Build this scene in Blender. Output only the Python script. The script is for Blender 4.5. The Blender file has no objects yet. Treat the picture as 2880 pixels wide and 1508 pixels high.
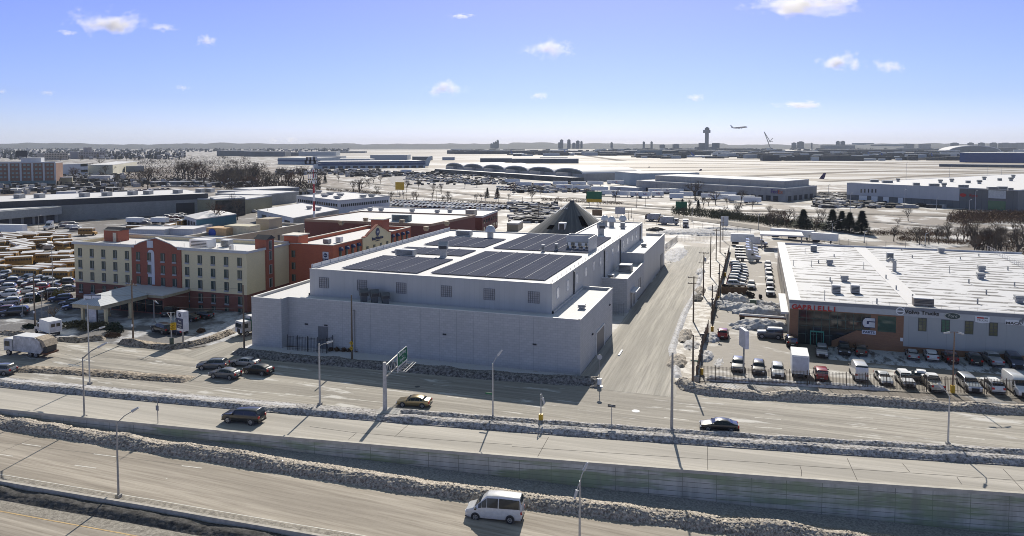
import bpy, math, random
from math import sin, cos, tan, pi, radians, atan2, sqrt, exp
from mathutils import Vector, Matrix, noise as NZ
random.seed(7)
# ------------------------------------------------------------ camera, world, sun, exposure
sc = bpy.context.scene
COL = sc.collection
FPX, CXP, HYP, PT, YAW, CAMH = 2046.0, 1440.0, 407.0, radians(3.0), radians(18.6), 36.0
cam_d = bpy.data.cameras.new("camera"); cam = bpy.data.objects.new("camera", cam_d); COL.objects.link(cam)
sc.camera = cam
cam.location = (0, 0, CAMH); cam.rotation_euler = (pi/2 - PT, 0, YAW)
cam_d.sensor_fit = 'HORIZONTAL'; cam_d.sensor_width = 36.0; cam_d.lens = 36.0*FPX/2880.0
CYP = HYP + FPX*tan(PT)
cam_d.shift_y = (CYP - 754.0)/2880.0
cam_d.clip_start = 0.5; cam_d.clip_end = 60000
SUN_AZ, SUN_EL = radians(11.6), radians(34.0)          # azimuth measured left of +Y
w = bpy.data.worlds.new("World"); sc.world = w; w.use_nodes = True
wn, wl = w.node_tree.nodes, w.node_tree.links
for n in list(wn): wn.remove(n)
sky = wn.new('ShaderNodeTexSky'); sky.sky_type = 'NISHITA'; sky.sun_disc = False
sky.sun_elevation = SUN_EL; sky.sun_rotation = -SUN_AZ
sky.altitude = 30; sky.air_density = 1.0; sky.dust_density = 0.2; sky.ozone_density = 3.0
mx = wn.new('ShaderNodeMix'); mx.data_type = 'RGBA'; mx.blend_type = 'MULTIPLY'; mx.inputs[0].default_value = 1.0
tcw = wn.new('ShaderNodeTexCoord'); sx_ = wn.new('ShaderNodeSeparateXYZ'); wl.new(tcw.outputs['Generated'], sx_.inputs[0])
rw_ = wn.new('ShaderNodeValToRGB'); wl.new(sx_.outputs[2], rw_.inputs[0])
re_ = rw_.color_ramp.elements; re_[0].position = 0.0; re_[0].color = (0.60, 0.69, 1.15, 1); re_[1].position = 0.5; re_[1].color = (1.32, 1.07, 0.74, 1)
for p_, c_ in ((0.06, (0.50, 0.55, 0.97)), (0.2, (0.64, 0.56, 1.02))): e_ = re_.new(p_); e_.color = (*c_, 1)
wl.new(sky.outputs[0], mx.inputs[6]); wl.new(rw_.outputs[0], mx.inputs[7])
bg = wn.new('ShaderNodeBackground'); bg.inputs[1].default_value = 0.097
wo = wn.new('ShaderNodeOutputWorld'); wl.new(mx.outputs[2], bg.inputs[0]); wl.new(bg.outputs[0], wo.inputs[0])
sd = bpy.data.lights.new("sun", 'SUN'); so = bpy.data.objects.new("sun", sd); COL.objects.link(so)
sd.energy = 4.3; sd.angle = radians(0.5); sd.color = (1.0, 0.93, 0.82)
sdir = Vector((-sin(SUN_AZ)*cos(SUN_EL), cos(SUN_AZ)*cos(SUN_EL), sin(SUN_EL)))
so.rotation_euler = sdir.to_track_quat('Z', 'Y').to_euler(); so.location = (0, 60, 90)
sc.view_settings.view_transform = 'Standard'; sc.view_settings.look = 'None'
sc.view_settings.exposure = 0.4; sc.view_settings.gamma = 1.0
sc.cycles.pixel_filter_type = 'BLACKMAN_HARRIS'; sc.cycles.filter_width = 0.95; sc.cycles.max_bounces = 5; sc.cycles.diffuse_bounces = 2; sc.cycles.glossy_bounces = 2
sc.cycles.transparent_max_bounces = 8; sc.cycles.volume_bounces = 1
sc.cycles.caustics_reflective = False; sc.cycles.caustics_refractive = False

# ------------------------------------------------------------ pixel -> place (photo measured once, everything stands in the world)
_R = Vector((cos(YAW), sin(YAW), 0)); _F = Vector((-sin(YAW)*cos(PT), cos(YAW)*cos(PT), -sin(PT)))
_U = Vector((-sin(YAW)*sin(PT), cos(YAW)*sin(PT), cos(PT)))
def ray(x, y): return _F + _R*((x-CXP)/FPX) + _U*((CYP-y)/FPX)
def at(x, y, z=0.0):
    d = ray(x, y); t = (z-CAMH)/d.z
    return Vector((d.x*t, d.y*t, z))
def dist_at(x, y, D):                          # point at horizontal depth D
    d = ray(x, y); t = D/(d.x*-sin(YAW)+d.y*cos(YAW))
    return Vector((d.x*t, d.y*t, CAMH+d.z*t))
def depth(p): return p.x*-sin(YAW)+p.y*cos(YAW)
def hgt(x, ytop, base):                        # height of a vertical thing standing at base whose top is seen at ytop
    return CAMH + (HYP-ytop)/FPX*depth(base) - base.z
def onY(x, y, Y):
    d = ray(x, y); t = Y/d.y; return Vector((d.x*t, Y, CAMH+d.z*t))
def onX(x, y, X):
    d = ray(x, y); t = X/d.x; return Vector((X, d.y*t, CAMH+d.z*t))
def A_(k, x, y): return ((0, 720, 1440, 2160)[k]+x/3.55, (380, 380, 340, 340)[k]+y/3.55)
def B_(k, x, y): return ((0, 720, 1440, 2160)[k]+x/3.55, (740, 740, 700, 700)[k]+y/3.55)
def C_(k, x, y): return ((0, 720, 1440, 2160)[k]+x/(3.307, 3.307, 3.011, 3.011)[k], (1100, 1100, 1060, 1060)[k]+y/(3.307, 3.307, 3.011, 3.011)[k])

# ------------------------------------------------------------ materials
MATS = {}
def nodes_of(name):
    m = bpy.data.materials.new(name); m.use_nodes = True
    nt = m.node_tree; b = nt.nodes['Principled BSDF']
    return m, nt, b
def tc(nt, obj=True, scale=(1, 1, 1), rot=0.0):
    t = nt.nodes.new('ShaderNodeTexCoord'); mp = nt.nodes.new('ShaderNodeMapping')
    nt.links.new(t.outputs['Object'], mp.inputs[0]); mp.inputs['Scale'].default_value = scale
    mp.inputs['Rotation'].default_value = (0, 0, rot)
    return mp.outputs[0]
def nz(nt, vec, scale, detail=4, rough=0.6):
    n = nt.nodes.new('ShaderNodeTexNoise'); n.inputs['Scale'].default_value = scale
    n.inputs['Detail'].default_value = detail; n.inputs['Roughness'].default_value = rough
    nt.links.new(vec, n.inputs['Vector']); return n.outputs['Fac']
def ramp(nt, fac, stops):
    r = nt.nodes.new('ShaderNodeValToRGB'); e = r.color_ramp.elements
    while len(e) < len(stops): e.new(0.5)
    for el, (p, c) in zip(e, stops):
        el.position = p; el.color = (*c, 1) if len(c) == 3 else c
    nt.links.new(fac, r.inputs[0]); return r.outputs[0]
def mix(nt, f, a, b, mode='MIX'):
    m = nt.nodes.new('ShaderNodeMix'); m.data_type = 'RGBA'; m.blend_type = mode
    for i, v in ((0, f), (6, a), (7, b)):
        if hasattr(v, 'is_output'): nt.links.new(v, m.inputs[i])
        elif i == 0: m.inputs[0].default_value = v
        else: m.inputs[i].default_value = (*v, 1)
    return m.outputs[2]
def bump(nt, b, h, strength=0.3, dist=0.05):
    n = nt.nodes.new('ShaderNodeBump'); n.inputs['Strength'].default_value = strength; n.inputs['Distance'].default_value = dist
    nt.links.new(h, n.inputs['Height']); nt.links.new(n.outputs[0], b.inputs['Normal'])
def S3(c, k): return tuple(min(1, x*k) for x in c)
def mat(name, col, rough=0.6, var=0.15, scale=1.5, metal=0.0, bmp=0.0, bscale=8, stretch=(1, 1, 1), spec=0.5):
    if name in MATS: return MATS[name]
    m, nt, b = nodes_of(name); v = tc(nt, scale=stretch)
    f = nz(nt, v, scale)
    c = ramp(nt, f, [(0.3, S3(col, 1-var)), (0.7, S3(col, 1+var))])
    nt.links.new(c, b.inputs['Base Color']); b.inputs['Roughness'].default_value = rough; b.inputs['Metallic'].default_value = metal
    b.inputs['Specular IOR Level'].default_value = spec
    if bmp: bump(nt, b, nz(nt, v, bscale), bmp)
    MATS[name] = m; return m
def snow(name, col=(0.64, 0.64, 0.655), dirt=(0.35, 0.31, 0.26), lo=0.6, hi=0.72, scale=0.25, bs=0.35, stretch=(1, 1, 1), rot=0.0):
    if name in MATS: return MATS[name]
    m, nt, b = nodes_of(name); v = tc(nt, scale=stretch, rot=rot)
    f = nz(nt, v, scale, 7, 0.62)
    c = ramp(nt, f, [(lo, col), (hi, dirt)])
    g = nz(nt, v, scale*9, 4, 0.6)
    c2 = mix(nt, ramp(nt, g, [(0.35, (0, 0, 0)), (0.8, (0.5, 0.5, 0.5))]), c, S3(dirt, 1.5))
    nt.links.new(c2, b.inputs['Base Color']); b.inputs['Roughness'].default_value = 0.75
    bump(nt, b, g, bs, 0.2); MATS[name] = m; return m
def road(name, col, dark, rot, seed=0.0, lo=0.35, hi=0.68, snowy=0.0):
    m, nt, b = nodes_of(name)
    sw = rot > 1; SC_ = lambda a, b_: (b_, a, 1) if sw else (a, b_, 1)
    if sw: rot = 0
    v = tc(nt, scale=SC_(0.03, 1.0), rot=-rot); v2 = tc(nt, scale=(1, 1, 1), rot=-rot); v3 = tc(nt, scale=SC_(0.012, 0.35), rot=-rot)
    f = nz(nt, v, 2.2, 8, 0.72); f3 = nz(nt, v3, 1.0, 3, 0.5)
    c = ramp(nt, f, [(lo, dark), (hi, col)])
    c = mix(nt, ramp(nt, f3, [(0.42, (0, 0, 0)), (0.6, (0.6, 0.6, 0.6))]), c, S3(dark, 0.8))
    g = nz(nt, v2, 2.2, 9, 0.75)
    c = mix(nt, ramp(nt, g, [(0.35, (0.3, 0.3, 0.3)), (0.6, (0, 0, 0))]), c, S3(col, 0.78))
    if snowy:
        h = nz(nt, tc(nt, scale=(0.2, 1.0, 1), rot=-rot), 0.5, 8, 0.65)
        c = mix(nt, ramp(nt, h, [(0.62-snowy*0.2, (0, 0, 0)), (0.68-snowy*0.2, (1, 1, 1))]), c, (0.56, 0.54, 0.50))
    nt.links.new(c, b.inputs['Base Color']); b.inputs['Roughness'].default_value = 0.85; b.inputs['Specular IOR Level'].default_value = 0.25
    bump(nt, b, g, 0.35, 0.03); MATS[name] = m; return m
def brick(name, c1, c2, mortar, sc_=1.0, bw=0.4, rh=0.2, ms=0.012, rough=0.85, stain=0.25, grad=None):
    if name in MATS: return MATS[name]
    m, nt, b = nodes_of(name)
    t = nt.nodes.new('ShaderNodeTexCoord'); s = nt.nodes.new('ShaderNodeSeparateXYZ'); nt.links.new(t.outputs['Object'], s.inputs[0])
    a = nt.nodes.new('ShaderNodeMath'); a.operation = 'ADD'; nt.links.new(s.outputs[0], a.inputs[0]); nt.links.new(s.outputs[1], a.inputs[1])
    cb = nt.nodes.new('ShaderNodeCombineXYZ'); nt.links.new(a.outputs[0], cb.inputs[0]); nt.links.new(s.outputs[2], cb.inputs[1])
    br = nt.nodes.new('ShaderNodeTexBrick'); nt.links.new(cb.outputs[0], br.inputs[0])
    br.inputs['Color1'].default_value = (*c1, 1); br.inputs['Color2'].default_value = (*c2, 1); br.inputs['Mortar'].default_value = (*mortar, 1)
    br.inputs['Scale'].default_value = sc_; br.inputs['Brick Width'].default_value = bw; br.inputs['Row Height'].default_value = rh; br.inputs['Mortar Size'].default_value = ms
    f = nz(nt, tc(nt, scale=(1, 1, 0.35)), 0.35, 6, 0.6)
    c = mix(nt, ramp(nt, f, [(0.35, (stain,)*3), (0.65, (0, 0, 0))]), br.outputs[0], S3(c1, 0.6))
    nt.links.new(c, b.inputs['Base Color']); b.inputs['Roughness'].default_value = rough
    bump(nt, b, br.outputs['Fac'], -0.3, 0.02); MATS[name] = m; return m
def panel(name, col, pitch=0.6, rough=0.5, dark=0.75, metal=0.0, axis='XY', w_=0.06, pz=0.0):
    """siding: fine seams every pitch metres along the wall (and up it when pz)"""
    if name in MATS: return MATS[name]
    m, nt, b = nodes_of(name)
    br = nt.nodes.new('ShaderNodeTexBrick'); br.offset = 0.0
    t = nt.nodes.new('ShaderNodeTexCoord'); s = nt.nodes.new('ShaderNodeSeparateXYZ'); nt.links.new(t.outputs['Object'], s.inputs[0])
    cb = nt.nodes.new('ShaderNodeCombineXYZ')
    if axis == 'XY':
        a = nt.nodes.new('ShaderNodeMath'); a.operation = 'ADD'; nt.links.new(s.outputs[0], a.inputs[0]); nt.links.new(s.outputs[1], a.inputs[1])
        nt.links.new(a.outputs[0], cb.inputs[0]); nt.links.new(s.outputs[2], cb.inputs[1])
    else:
        nt.links.new(s.outputs[0], cb.inputs[0]); nt.links.new(s.outputs[1], cb.inputs[1])
    nt.links.new(cb.outputs[0], br.inputs[0])
    br.inputs['Color1'].default_value = (*col, 1); br.inputs['Color2'].default_value = (*S3(col, 1.06), 1); br.inputs['Mortar'].default_value = (*S3(col, dark), 1)
    br.inputs['Scale'].default_value = 1.0; br.inputs['Brick Width'].default_value = pitch; br.inputs['Row Height'].default_value = pz if pz else 400.0
    br.inputs['Mortar Size'].default_value = w_*0.5
    f = nz(nt, tc(nt, scale=(1, 1, 0.3)), 0.5, 5, 0.6)
    c = mix(nt, ramp(nt, f, [(0.3, (0.3,)*3), (0.6, (0, 0, 0))]), br.outputs[0], S3(col, 0.78))
    nt.links.new(c, b.inputs['Base Color']); b.inputs['Roughness'].default_value = rough; b.inputs['Metallic'].default_value = metal
    bump(nt, b, br.outputs['Fac'], -0.25, 0.02); MATS[name] = m; return m
def glossy(name, col, rough=0.25, metal=0.0, coat=0.0):
    if name in MATS: return MATS[name]
    m, nt, b = nodes_of(name)
    v = tc(nt); f = nz(nt, v, 3.0, 4)
    c = ramp(nt, f, [(0.3, S3(col, 0.88)), (0.7, S3(col, 1.1))])
    nt.links.new(c, b.inputs['Base Color']); b.inputs['Roughness'].default_value = rough; b.inputs['Metallic'].default_value = metal
    b.inputs['Coat Weight'].default_value = coat; b.inputs['Coat Roughness'].default_value = 0.08
    MATS[name] = m; return m
def glow(name, col, s):
    m, nt, b = nodes_of(name); b.inputs['Base Color'].default_value = (*col, 1)
    b.inputs['Emission Color'].default_value = (*col, 1); b.inputs['Emission Strength'].default_value = s; MATS[name] = m; return m
WHITE_PAINT = mat('white_paint', (0.78, 0.78, 0.76), 0.5, 0.06)
GALV = mat('galvanised_steel', (0.42, 0.43, 0.44), 0.45, 0.15, 4, metal=0.6)
POLEM = mat('weathered_pole_metal', (0.30, 0.29, 0.27), 0.6, 0.2, 4)
WOOD = mat('weathered_pole_wood', (0.16, 0.12, 0.085), 0.9, 0.3, 5, bmp=0.3, stretch=(1, 1, 0.1))
DARKM = mat('dark_metal', (0.035, 0.037, 0.042), 0.5, 0.3, 5)
HVACM = mat('rooftop_unit_paint', (0.36, 0.36, 0.35), 0.55, 0.2, 3)
RUBBER = mat('tyre_rubber', (0.02, 0.02, 0.022), 0.8, 0.3)
GLASS = glossy('dark_glass', (0.018, 0.024, 0.028), 0.08, 0.0, 0.15)
WINGL = glossy('window_glass', (0.03, 0.055, 0.05), 0.15, 0.0, 0.0)
CONC = mat('weathered_concrete', (0.36, 0.35, 0.33), 0.85, 0.25, 0.8, bmp=0.25)
SNOW = snow('clean_snow', lo=0.72, hi=0.95)
SNOWROOF = snow('roof_snow', col=(0.61, 0.605, 0.61), dirt=(0.40, 0.385, 0.37), lo=0.66, hi=0.9, scale=0.12, bs=0.2)
SNOWCAP = mat('snow_cap', (0.64, 0.645, 0.66), 0.7, 0.08, 3, bmp=0.3)
RIMM = mat('alloy_rim', (0.45, 0.45, 0.46), 0.35, 0.1, 6, metal=0.7)
REDL = glossy('red_lens', (0.45, 0.01, 0.01), 0.2); CLEARL = glossy('clear_lens', (0.75, 0.77, 0.8), 0.12)
YELLOW = mat('yellow_paint', (0.62, 0.38, 0.02), 0.5, 0.15)

# ------------------------------------------------------------ mesh building
class MB:
    def __init__(s, off=(0, 0, 0)): s.v = []; s.f = []; s.m = []; s.k = 0; s.o = Vector(off)
    def face(s, pts):
        n = len(s.v); s.v += [tuple(Vector(p)-s.o) for p in pts]; s.f.append(tuple(range(n, n+len(pts)))); s.m.append(s.k)
    def box(s, x0, y0, z0, x1, y1, z1):
        n = len(s.v)
        s.v += [tuple(Vector(p)-s.o) for p in ((x0, y0, z0), (x1, y0, z0), (x1, y1, z0), (x0, y1, z0), (x0, y0, z1), (x1, y0, z1), (x1, y1, z1), (x0, y1, z1))]
        for q in ((3, 2, 1, 0), (4, 5, 6, 7), (0, 1, 5, 4), (1, 2, 6, 5), (2, 3, 7, 6), (3, 0, 4, 7)):
            s.f.append(tuple(n+i for i in q)); s.m.append(s.k)
        return s
    def cbox(s, c, sx, sy, sz, rz=0.0):      # centred in x, y; sits on c.z
        n = len(s.v); ca, sa = cos(rz), sin(rz)
        for z in (0, sz):
            for a, b in ((-1, -1), (1, -1), (1, 1), (-1, 1)):
                x, y = a*sx/2, b*sy/2
                s.v.append(tuple(Vector((c[0]+x*ca-y*sa, c[1]+x*sa+y*ca, c[2]+z))-s.o))
        for q in ((3, 2, 1, 0), (4, 5, 6, 7), (0, 1, 5, 4), (1, 2, 6, 5), (2, 3, 7, 6), (3, 0, 4, 7)):
            s.f.append(tuple(n+i for i in q)); s.m.append(s.k)
        return s
    def prism(s, pts, z0, z1):                # vertical prism over a plan outline
        n = len(s.v); k = len(pts)
        a = sum(pts[i][0]*pts[(i+1) % k][1]-pts[(i+1) % k][0]*pts[i][1] for i in range(k))
        if a < 0: pts = pts[::-1]
        for z in (z0, z1): s.v += [tuple(Vector((p[0], p[1], z))-s.o) for p in pts]
        s.f.append(tuple(range(n+k-1, n-1, -1))); s.m.append(s.k)
        s.f.append(tuple(range(n+k, n+2*k))); s.m.append(s.k)
        for i in range(k):
            j = (i+1) % k; s.f.append((n+i, n+j, n+k+j, n+k+i)); s.m.append(s.k)
        return s
    def extrude(s, prof, vec):                # planar outline pushed along vec
        n = len(s.v); k = len(prof); vec = Vector(vec)
        s.v += [tuple(Vector(p)-s.o) for p in prof] + [tuple(Vector(p)+vec-s.o) for p in prof]
        s.f.append(tuple(range(n+k-1, n-1, -1))); s.m.append(s.k)
        s.f.append(tuple(range(n+k, n+2*k))); s.m.append(s.k)
        for i in range(k):
            j = (i+1) % k; s.f.append((n+i, n+j, n+k+j, n+k+i)); s.m.append(s.k)
        return s
    def tube(s, p, q, r, r2=None, n=6):
        p, q = Vector(p), Vector(q); r2 = r if r2 is None else r2
        d = (q-p).normalized(); a = d.orthogonal().normalized(); b = d.cross(a); k = len(s.v)
        for c, rr in ((p, r), (q, r2)):
            for i in range(n):
                t = 2*pi*i/n; s.v.append(tuple(c+a*cos(t)*rr+b*sin(t)*rr-s.o))
        for i in range(n):
            j = (i+1) % n; s.f.append((k+i, k+j, k+n+j, k+n+i)); s.m.append(s.k)
        s.f.append(tuple(range(k+n-1, k-1, -1))); s.m.append(s.k); s.f.append(tuple(range(k+n, k+2*n))); s.m.append(s.k)
        return s
    def grid(s, rows, close=False):
        n = len(s.v); w_ = len(rows[0])
        for r in rows: s.v += [tuple(Vector(p)-s.o) for p in r]
        for i in range(len(rows)-1):
            for j in range(w_-1+(1 if close else 0)):
                k = (j+1) % w_
                s.f.append((n+i*w_+j, n+i*w_+k, n+(i+1)*w_+k, n+(i+1)*w_+j)); s.m.append(s.k)
        return s
    def dome(s, c, r, rz, n=10, m=4):
        rows = [[(c[0]+r*cos(a)*cos(2*pi*j/n), c[1]+r*cos(a)*sin(2*pi*j/n), c[2]+rz*sin(a)) for j in range(n)] for a in [pi/2*i/m*0.999 for i in range(m+1)]]
        return s.grid(rows, True)
    def mesh(s, name, mats, smooth=False):
        me = bpy.data.meshes.new(name); me.from_pydata(s.v, [], s.f)
        for m_ in (mats if isinstance(mats, (list, tuple)) else [mats]): me.materials.append(m_)
        me.polygons.foreach_set('material_index', s.m)
        if smooth: me.polygons.foreach_set('use_smooth', [True]*len(s.f))
        me.update(); return me
    def build(s, name, mats, parent=None, smooth=False, loc=None):
        o = bpy.data.objects.new(name, s.mesh(name, mats, smooth)); COL.objects.link(o)
        if parent is not None: o.parent = parent
        if loc is not None: o.location = loc
        return o
def tag(o, label=None, cat=None, group=None, kind=None):
    if label: o['label'] = label
    if cat: o['category'] = cat
    if group: o['group'] = group
    if kind: o['kind'] = kind
    return o
def thing(name, label, cat, loc=(0, 0, 0), rz=0.0, group=None):
    o = bpy.data.objects.new(name, None); COL.objects.link(o); o.location = loc; o.rotation_euler = (0, 0, rz)
    o.empty_display_size = 0.3
    return tag(o, label, cat, group)
KIDS = {}
def copy_tree(o, parent=None, loc=None, rz=None, paint=None):
    c = o.copy(); COL.objects.link(c)
    if parent is not None: c.parent = parent
    if loc is not None: c.location = loc
    if rz is not None: c.rotation_euler = (0, 0, rz)
    if o.name not in KIDS: KIDS[o.name] = list(o.children)
    if paint is not None and o.type == 'MESH' and o.data.materials and o.data.materials[0] and o.data.materials[0].name.startswith('car_paint'):
        c.material_slots[0].link = 'OBJECT'; c.material_slots[0].material = paint
    for ch in KIDS[o.name]: copy_tree(ch, c, paint=paint)
    return c
def struct(o): o['kind'] = 'structure'; return o
ORD = ('first second third fourth fifth sixth seventh eighth ninth tenth eleventh twelfth thirteenth fourteenth fifteenth sixteenth '
       'seventeenth eighteenth nineteenth twentieth').split()
def nth(i): return ORD[i] if i < 20 else ('twenty-' + ORD[i-20] if i < 29 else ('thirtieth' if i == 29 else ('thirty-'+ORD[i-30] if i < 39 else 'last')))
def text(body, size, mat_, parent, loc, rot, name='lettering', extr=0.03, bold=0.0, align='CENTER', sx=1.0):
    cu = bpy.data.curves.new(name, 'FONT'); cu.body = body; cu.size = size; cu.extrude = extr; cu.offset = bold
    cu.align_x = align; cu.align_y = 'CENTER'; cu.materials.append(mat_)
    t_ = bpy.data.objects.new(name, cu); COL.objects.link(t_); dg = bpy.context.evaluated_depsgraph_get(); dg.update()
    me = bpy.data.meshes.new_from_object(t_.evaluated_get(dg)); me.name = name; bpy.data.objects.remove(t_); bpy.data.curves.remove(cu)
    o = bpy.data.objects.new(name, me); COL.objects.link(o); o.parent = parent; o.location = loc; o.rotation_euler = rot; o.scale = (sx, 1, 1)
    return o
FRONT = (pi/2, 0, 0)                           # a text standing up and facing the camera side (-Y)
# ------------------------------------------------------------ terrain, roads, snow banks
def Wy(x): return 81.4 + 0.156*x + 0.000366*x*x          # line of the retaining wall
def Wd(x): return 0.156 + 0.000732*x
def off(x, o):                                            # point o metres on the far side of that line (minus = expressway side)
    s = Wd(x); n = sqrt(1+s*s); return (x - o*s/n, Wy(x) + o/n)
def ze(x):                                                # level of the sunken expressway
    T = [(-400, -.7), (-100, -.85), (-60, -1.35), (-38, -1.9), (-26, -2.4), (-2, -3.2), (21, -4.1), (60, -5.2), (200, -7)]
    for (a, p), (b, q) in zip(T, T[1:]):
        if x <= b: return p + (q-p)*(max(x, a)-a)/(b-a)
    return -7
def ge(px, py, dz=0.0):
    z = -2.0
    for _ in range(12): p = at(px, py, z+dz); z = ze(p.x)
    p.z = z + dz; return p
XS = [-260, -220, -180, -150, -130, -115, -100, -90, -80, -70, -60, -50, -40, -30, -20, -10, 0, 10, 20, 30, 45, 60, 80, 110, 150, 200]
GROUND = snow('snowy_ground', col=(0.53, 0.525, 0.515), dirt=(0.15, 0.125, 0.10), lo=0.45, hi=0.51, scale=0.045, bs=0.3)
g = MB(); rows = []
far = lambda x, k: x*(1+k)
for x in XS:
    px, py = off(x, 0.0); z = ze(x)
    r = [(px*1.0, -60, z-.06), (px, py+.12, z-.06), (px, py+.14, -.06), (px*1.0, 180, -.06)]
    rows.append(r)
g.grid(rows)
g.face([(-2500, 180, -.06), (-260, 180, -.06), (-260, Wy(-260), -.06), (-2500, Wy(-260), -.06)][::-1])
g.face([(200, Wy(200), -.06), (200, 180, -.06), (1500, 180, -.06), (1500, Wy(200), -.06)][::-1])
g.face([(-16000, 180, -.06), (10000, 180, -.06), (10000, 16000, -.06), (-16000, 16000, -.06)])
struct(g.build('ground', GROUND))
ROADE = road('expressway_concrete', (0.47, 0.42, 0.35), (0.25, 0.215, 0.175), radians(8), lo=0.35, hi=0.58)
ROADB = road('boulevard_asphalt', (0.47, 0.435, 0.375), (0.24, 0.22, 0.19), radians(8), lo=0.36, hi=0.6, snowy=.25)
ROADR = road('ramp_concrete', (0.52, 0.485, 0.425), (0.35, 0.325, 0.285), radians(8), lo=0.3, hi=0.6)
ROADS = road('side_street_asphalt', (0.46, 0.43, 0.375), (0.25, 0.235, 0.205), radians(90), lo=0.36, hi=0.6)
def strip(name, xs, o0, o1, z, m, zf=None):
    b = MB(); f0 = o0 if callable(o0) else (lambda x: o0); f1 = o1 if callable(o1) else (lambda x: o1)
    b.grid([[(*off(x, f0(x)), (zf(x) if zf else 0)+z), (*off(x, f1(x)), (zf(x) if zf else 0)+z)] for x in xs])
    return struct(b.build(name, m))
fine = [(-260+i*5) for i in range(93)]
strip('expressway', fine, -19.5, -0.5, 0.0, ROADE, ze)
strip('expressway_far_carriageway', fine, -60, -20.0, 0.0, ROADE, ze)
strip('ramp_road', fine, 0.3, 8.6, 0.0, ROADR)
# boulevard: from the median to the far kerb, widening to the left
far_k = [(-260, 82.5), (-200, 85), (-160, 91), (-133, 99.5), (-105, 101.5), (-80, 101), (-57.6, 102.4), (-35, 103.5), (-22.5, 105.5), (-8.3, 107.2), (2, 107.2), (16, 109.3), (34, 111.6), (60, 117), (100, 126), (160, 142)]
def fk(x):
    for (a, p), (b, q) in zip(far_k, far_k[1:]):
        if x <= b: return p+(q-p)*(x-a)/(b-a)
    return 142
b = MB(); b.grid([[(x, off(x, 7.6)[1], 0.004), (x, fk(x)+.3, 0.004)] for x in [-260+i*5 for i in range(84)]]); struct(b.build('boulevard', ROADB))
# bank: a ridge of ploughed snow, its own rough mesh
def bank_mesh(path, prof, step, amp, fr=1.3, seed=0.0, flat=0.0, peak=1.0):
    """path: list of (x, y, z) centre-line points; prof: list of (offset, height)"""
    P_ = [Vector(p) for p in path]; L = [0]
    for a, b_ in zip(P_, P_[1:]): L.append(L[-1]+(b_-a).length)
    n = max(2, int(L[-1]/step)); m = []
    for (o0, h0), (o1, h1) in zip(prof, prof[1:]):
        k = max(1, int(abs(o1-o0)/step+abs(h1-h0)/step)+1)
        m += [(o0+(o1-o0)*i/k, h0+(h1-h0)*i/k) for i in range(k)]
    m.append(prof[-1]); rows = []; si = 0
    for i in range(n+1):
        s = L[-1]*i/n
        while si < len(L)-2 and s > L[si+1]: si += 1
        t = (s-L[si])/max(1e-6, L[si+1]-L[si]); c = P_[si].lerp(P_[si+1], t); d = (P_[si+1]-P_[si]).normalized()
        nn = Vector((-d.y, d.x, 0)).normalized(); row = []
        end = min(1.0, s/0.8, (L[-1]-s)/0.8)
        for o_, h_ in m:
            q = c + nn*o_; e = 1.0 if h_ > 0.03 else 0.15
            v = Vector((q.x*fr*1.5, q.y*fr*1.5, seed))
            dz = (NZ.noise(v)*0.5+abs(NZ.noise(v*2.1))*0.6+NZ.noise(v*4.3)*0.4-0.2)*amp*e*(.22+.2*NZ.noise(v*.2))
            h_ *= .85
            wv = 1+0.5*NZ.noise(Vector((q.x*0.25, q.y*0.25, seed+9)))
            dx = NZ.noise(v*2.0+Vector((5, 0, 0)))*amp*0.7*e
            row.append((q.x+nn.x*dx, q.y+nn.y*dx, q.z+max(-0.02, (h_*wv*peak+dz)*max(0.05, end))))
        rows.append(row)
    return rows
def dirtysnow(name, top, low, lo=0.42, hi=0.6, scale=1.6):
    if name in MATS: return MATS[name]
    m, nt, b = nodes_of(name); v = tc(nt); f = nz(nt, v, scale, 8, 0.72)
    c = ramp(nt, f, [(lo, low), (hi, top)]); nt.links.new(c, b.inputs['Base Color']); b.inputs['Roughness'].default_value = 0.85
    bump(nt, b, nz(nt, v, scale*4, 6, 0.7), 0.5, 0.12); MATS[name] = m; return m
BANKD = dirtysnow('dirty_ploughed_snow', (0.56, 0.50, 0.425), (0.15, 0.125, 0.10), lo=0.38, hi=0.60, scale=3.5)
BANKG = dirtysnow('grey_ploughed_snow', (0.50, 0.48, 0.47), (0.12, 0.11, 0.10), lo=0.38, hi=0.58, scale=2.4)
BANKM = dirtysnow('muddy_ploughed_snow', (0.44, 0.37, 0.29), (0.09, 0.07, 0.05), lo=0.4, hi=0.6, scale=1.8)
BANKB = dirtysnow('black_slush', (0.16, 0.15, 0.14), (0.03, 0.028, 0.026), lo=0.4, hi=0.75)
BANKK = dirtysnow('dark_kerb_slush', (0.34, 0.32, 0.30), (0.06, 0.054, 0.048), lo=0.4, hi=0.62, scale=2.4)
GRAVS = dirtysnow('speckled_slush', (0.50, 0.49, 0.48), (0.22, 0.215, 0.21), lo=0.42, hi=0.68, scale=4.0)
def bank(name, label, path, prof, m, step=0.16, amp=0.28, fr=1.3, seed=0.0, cat='snow bank', peak=1.0, group=None):
    o = MB().grid(bank_mesh(path, prof, step, amp, fr, seed, peak=peak)).build(name, m, smooth=True)
    tag(o, label, cat, group); return o
def opath(xs, o, z=0.0, zf=None):
    f = o if callable(o) else (lambda x: o); return [(*off(x, f(x)), (zf(x) if zf else 0)+z) for x in xs]
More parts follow.
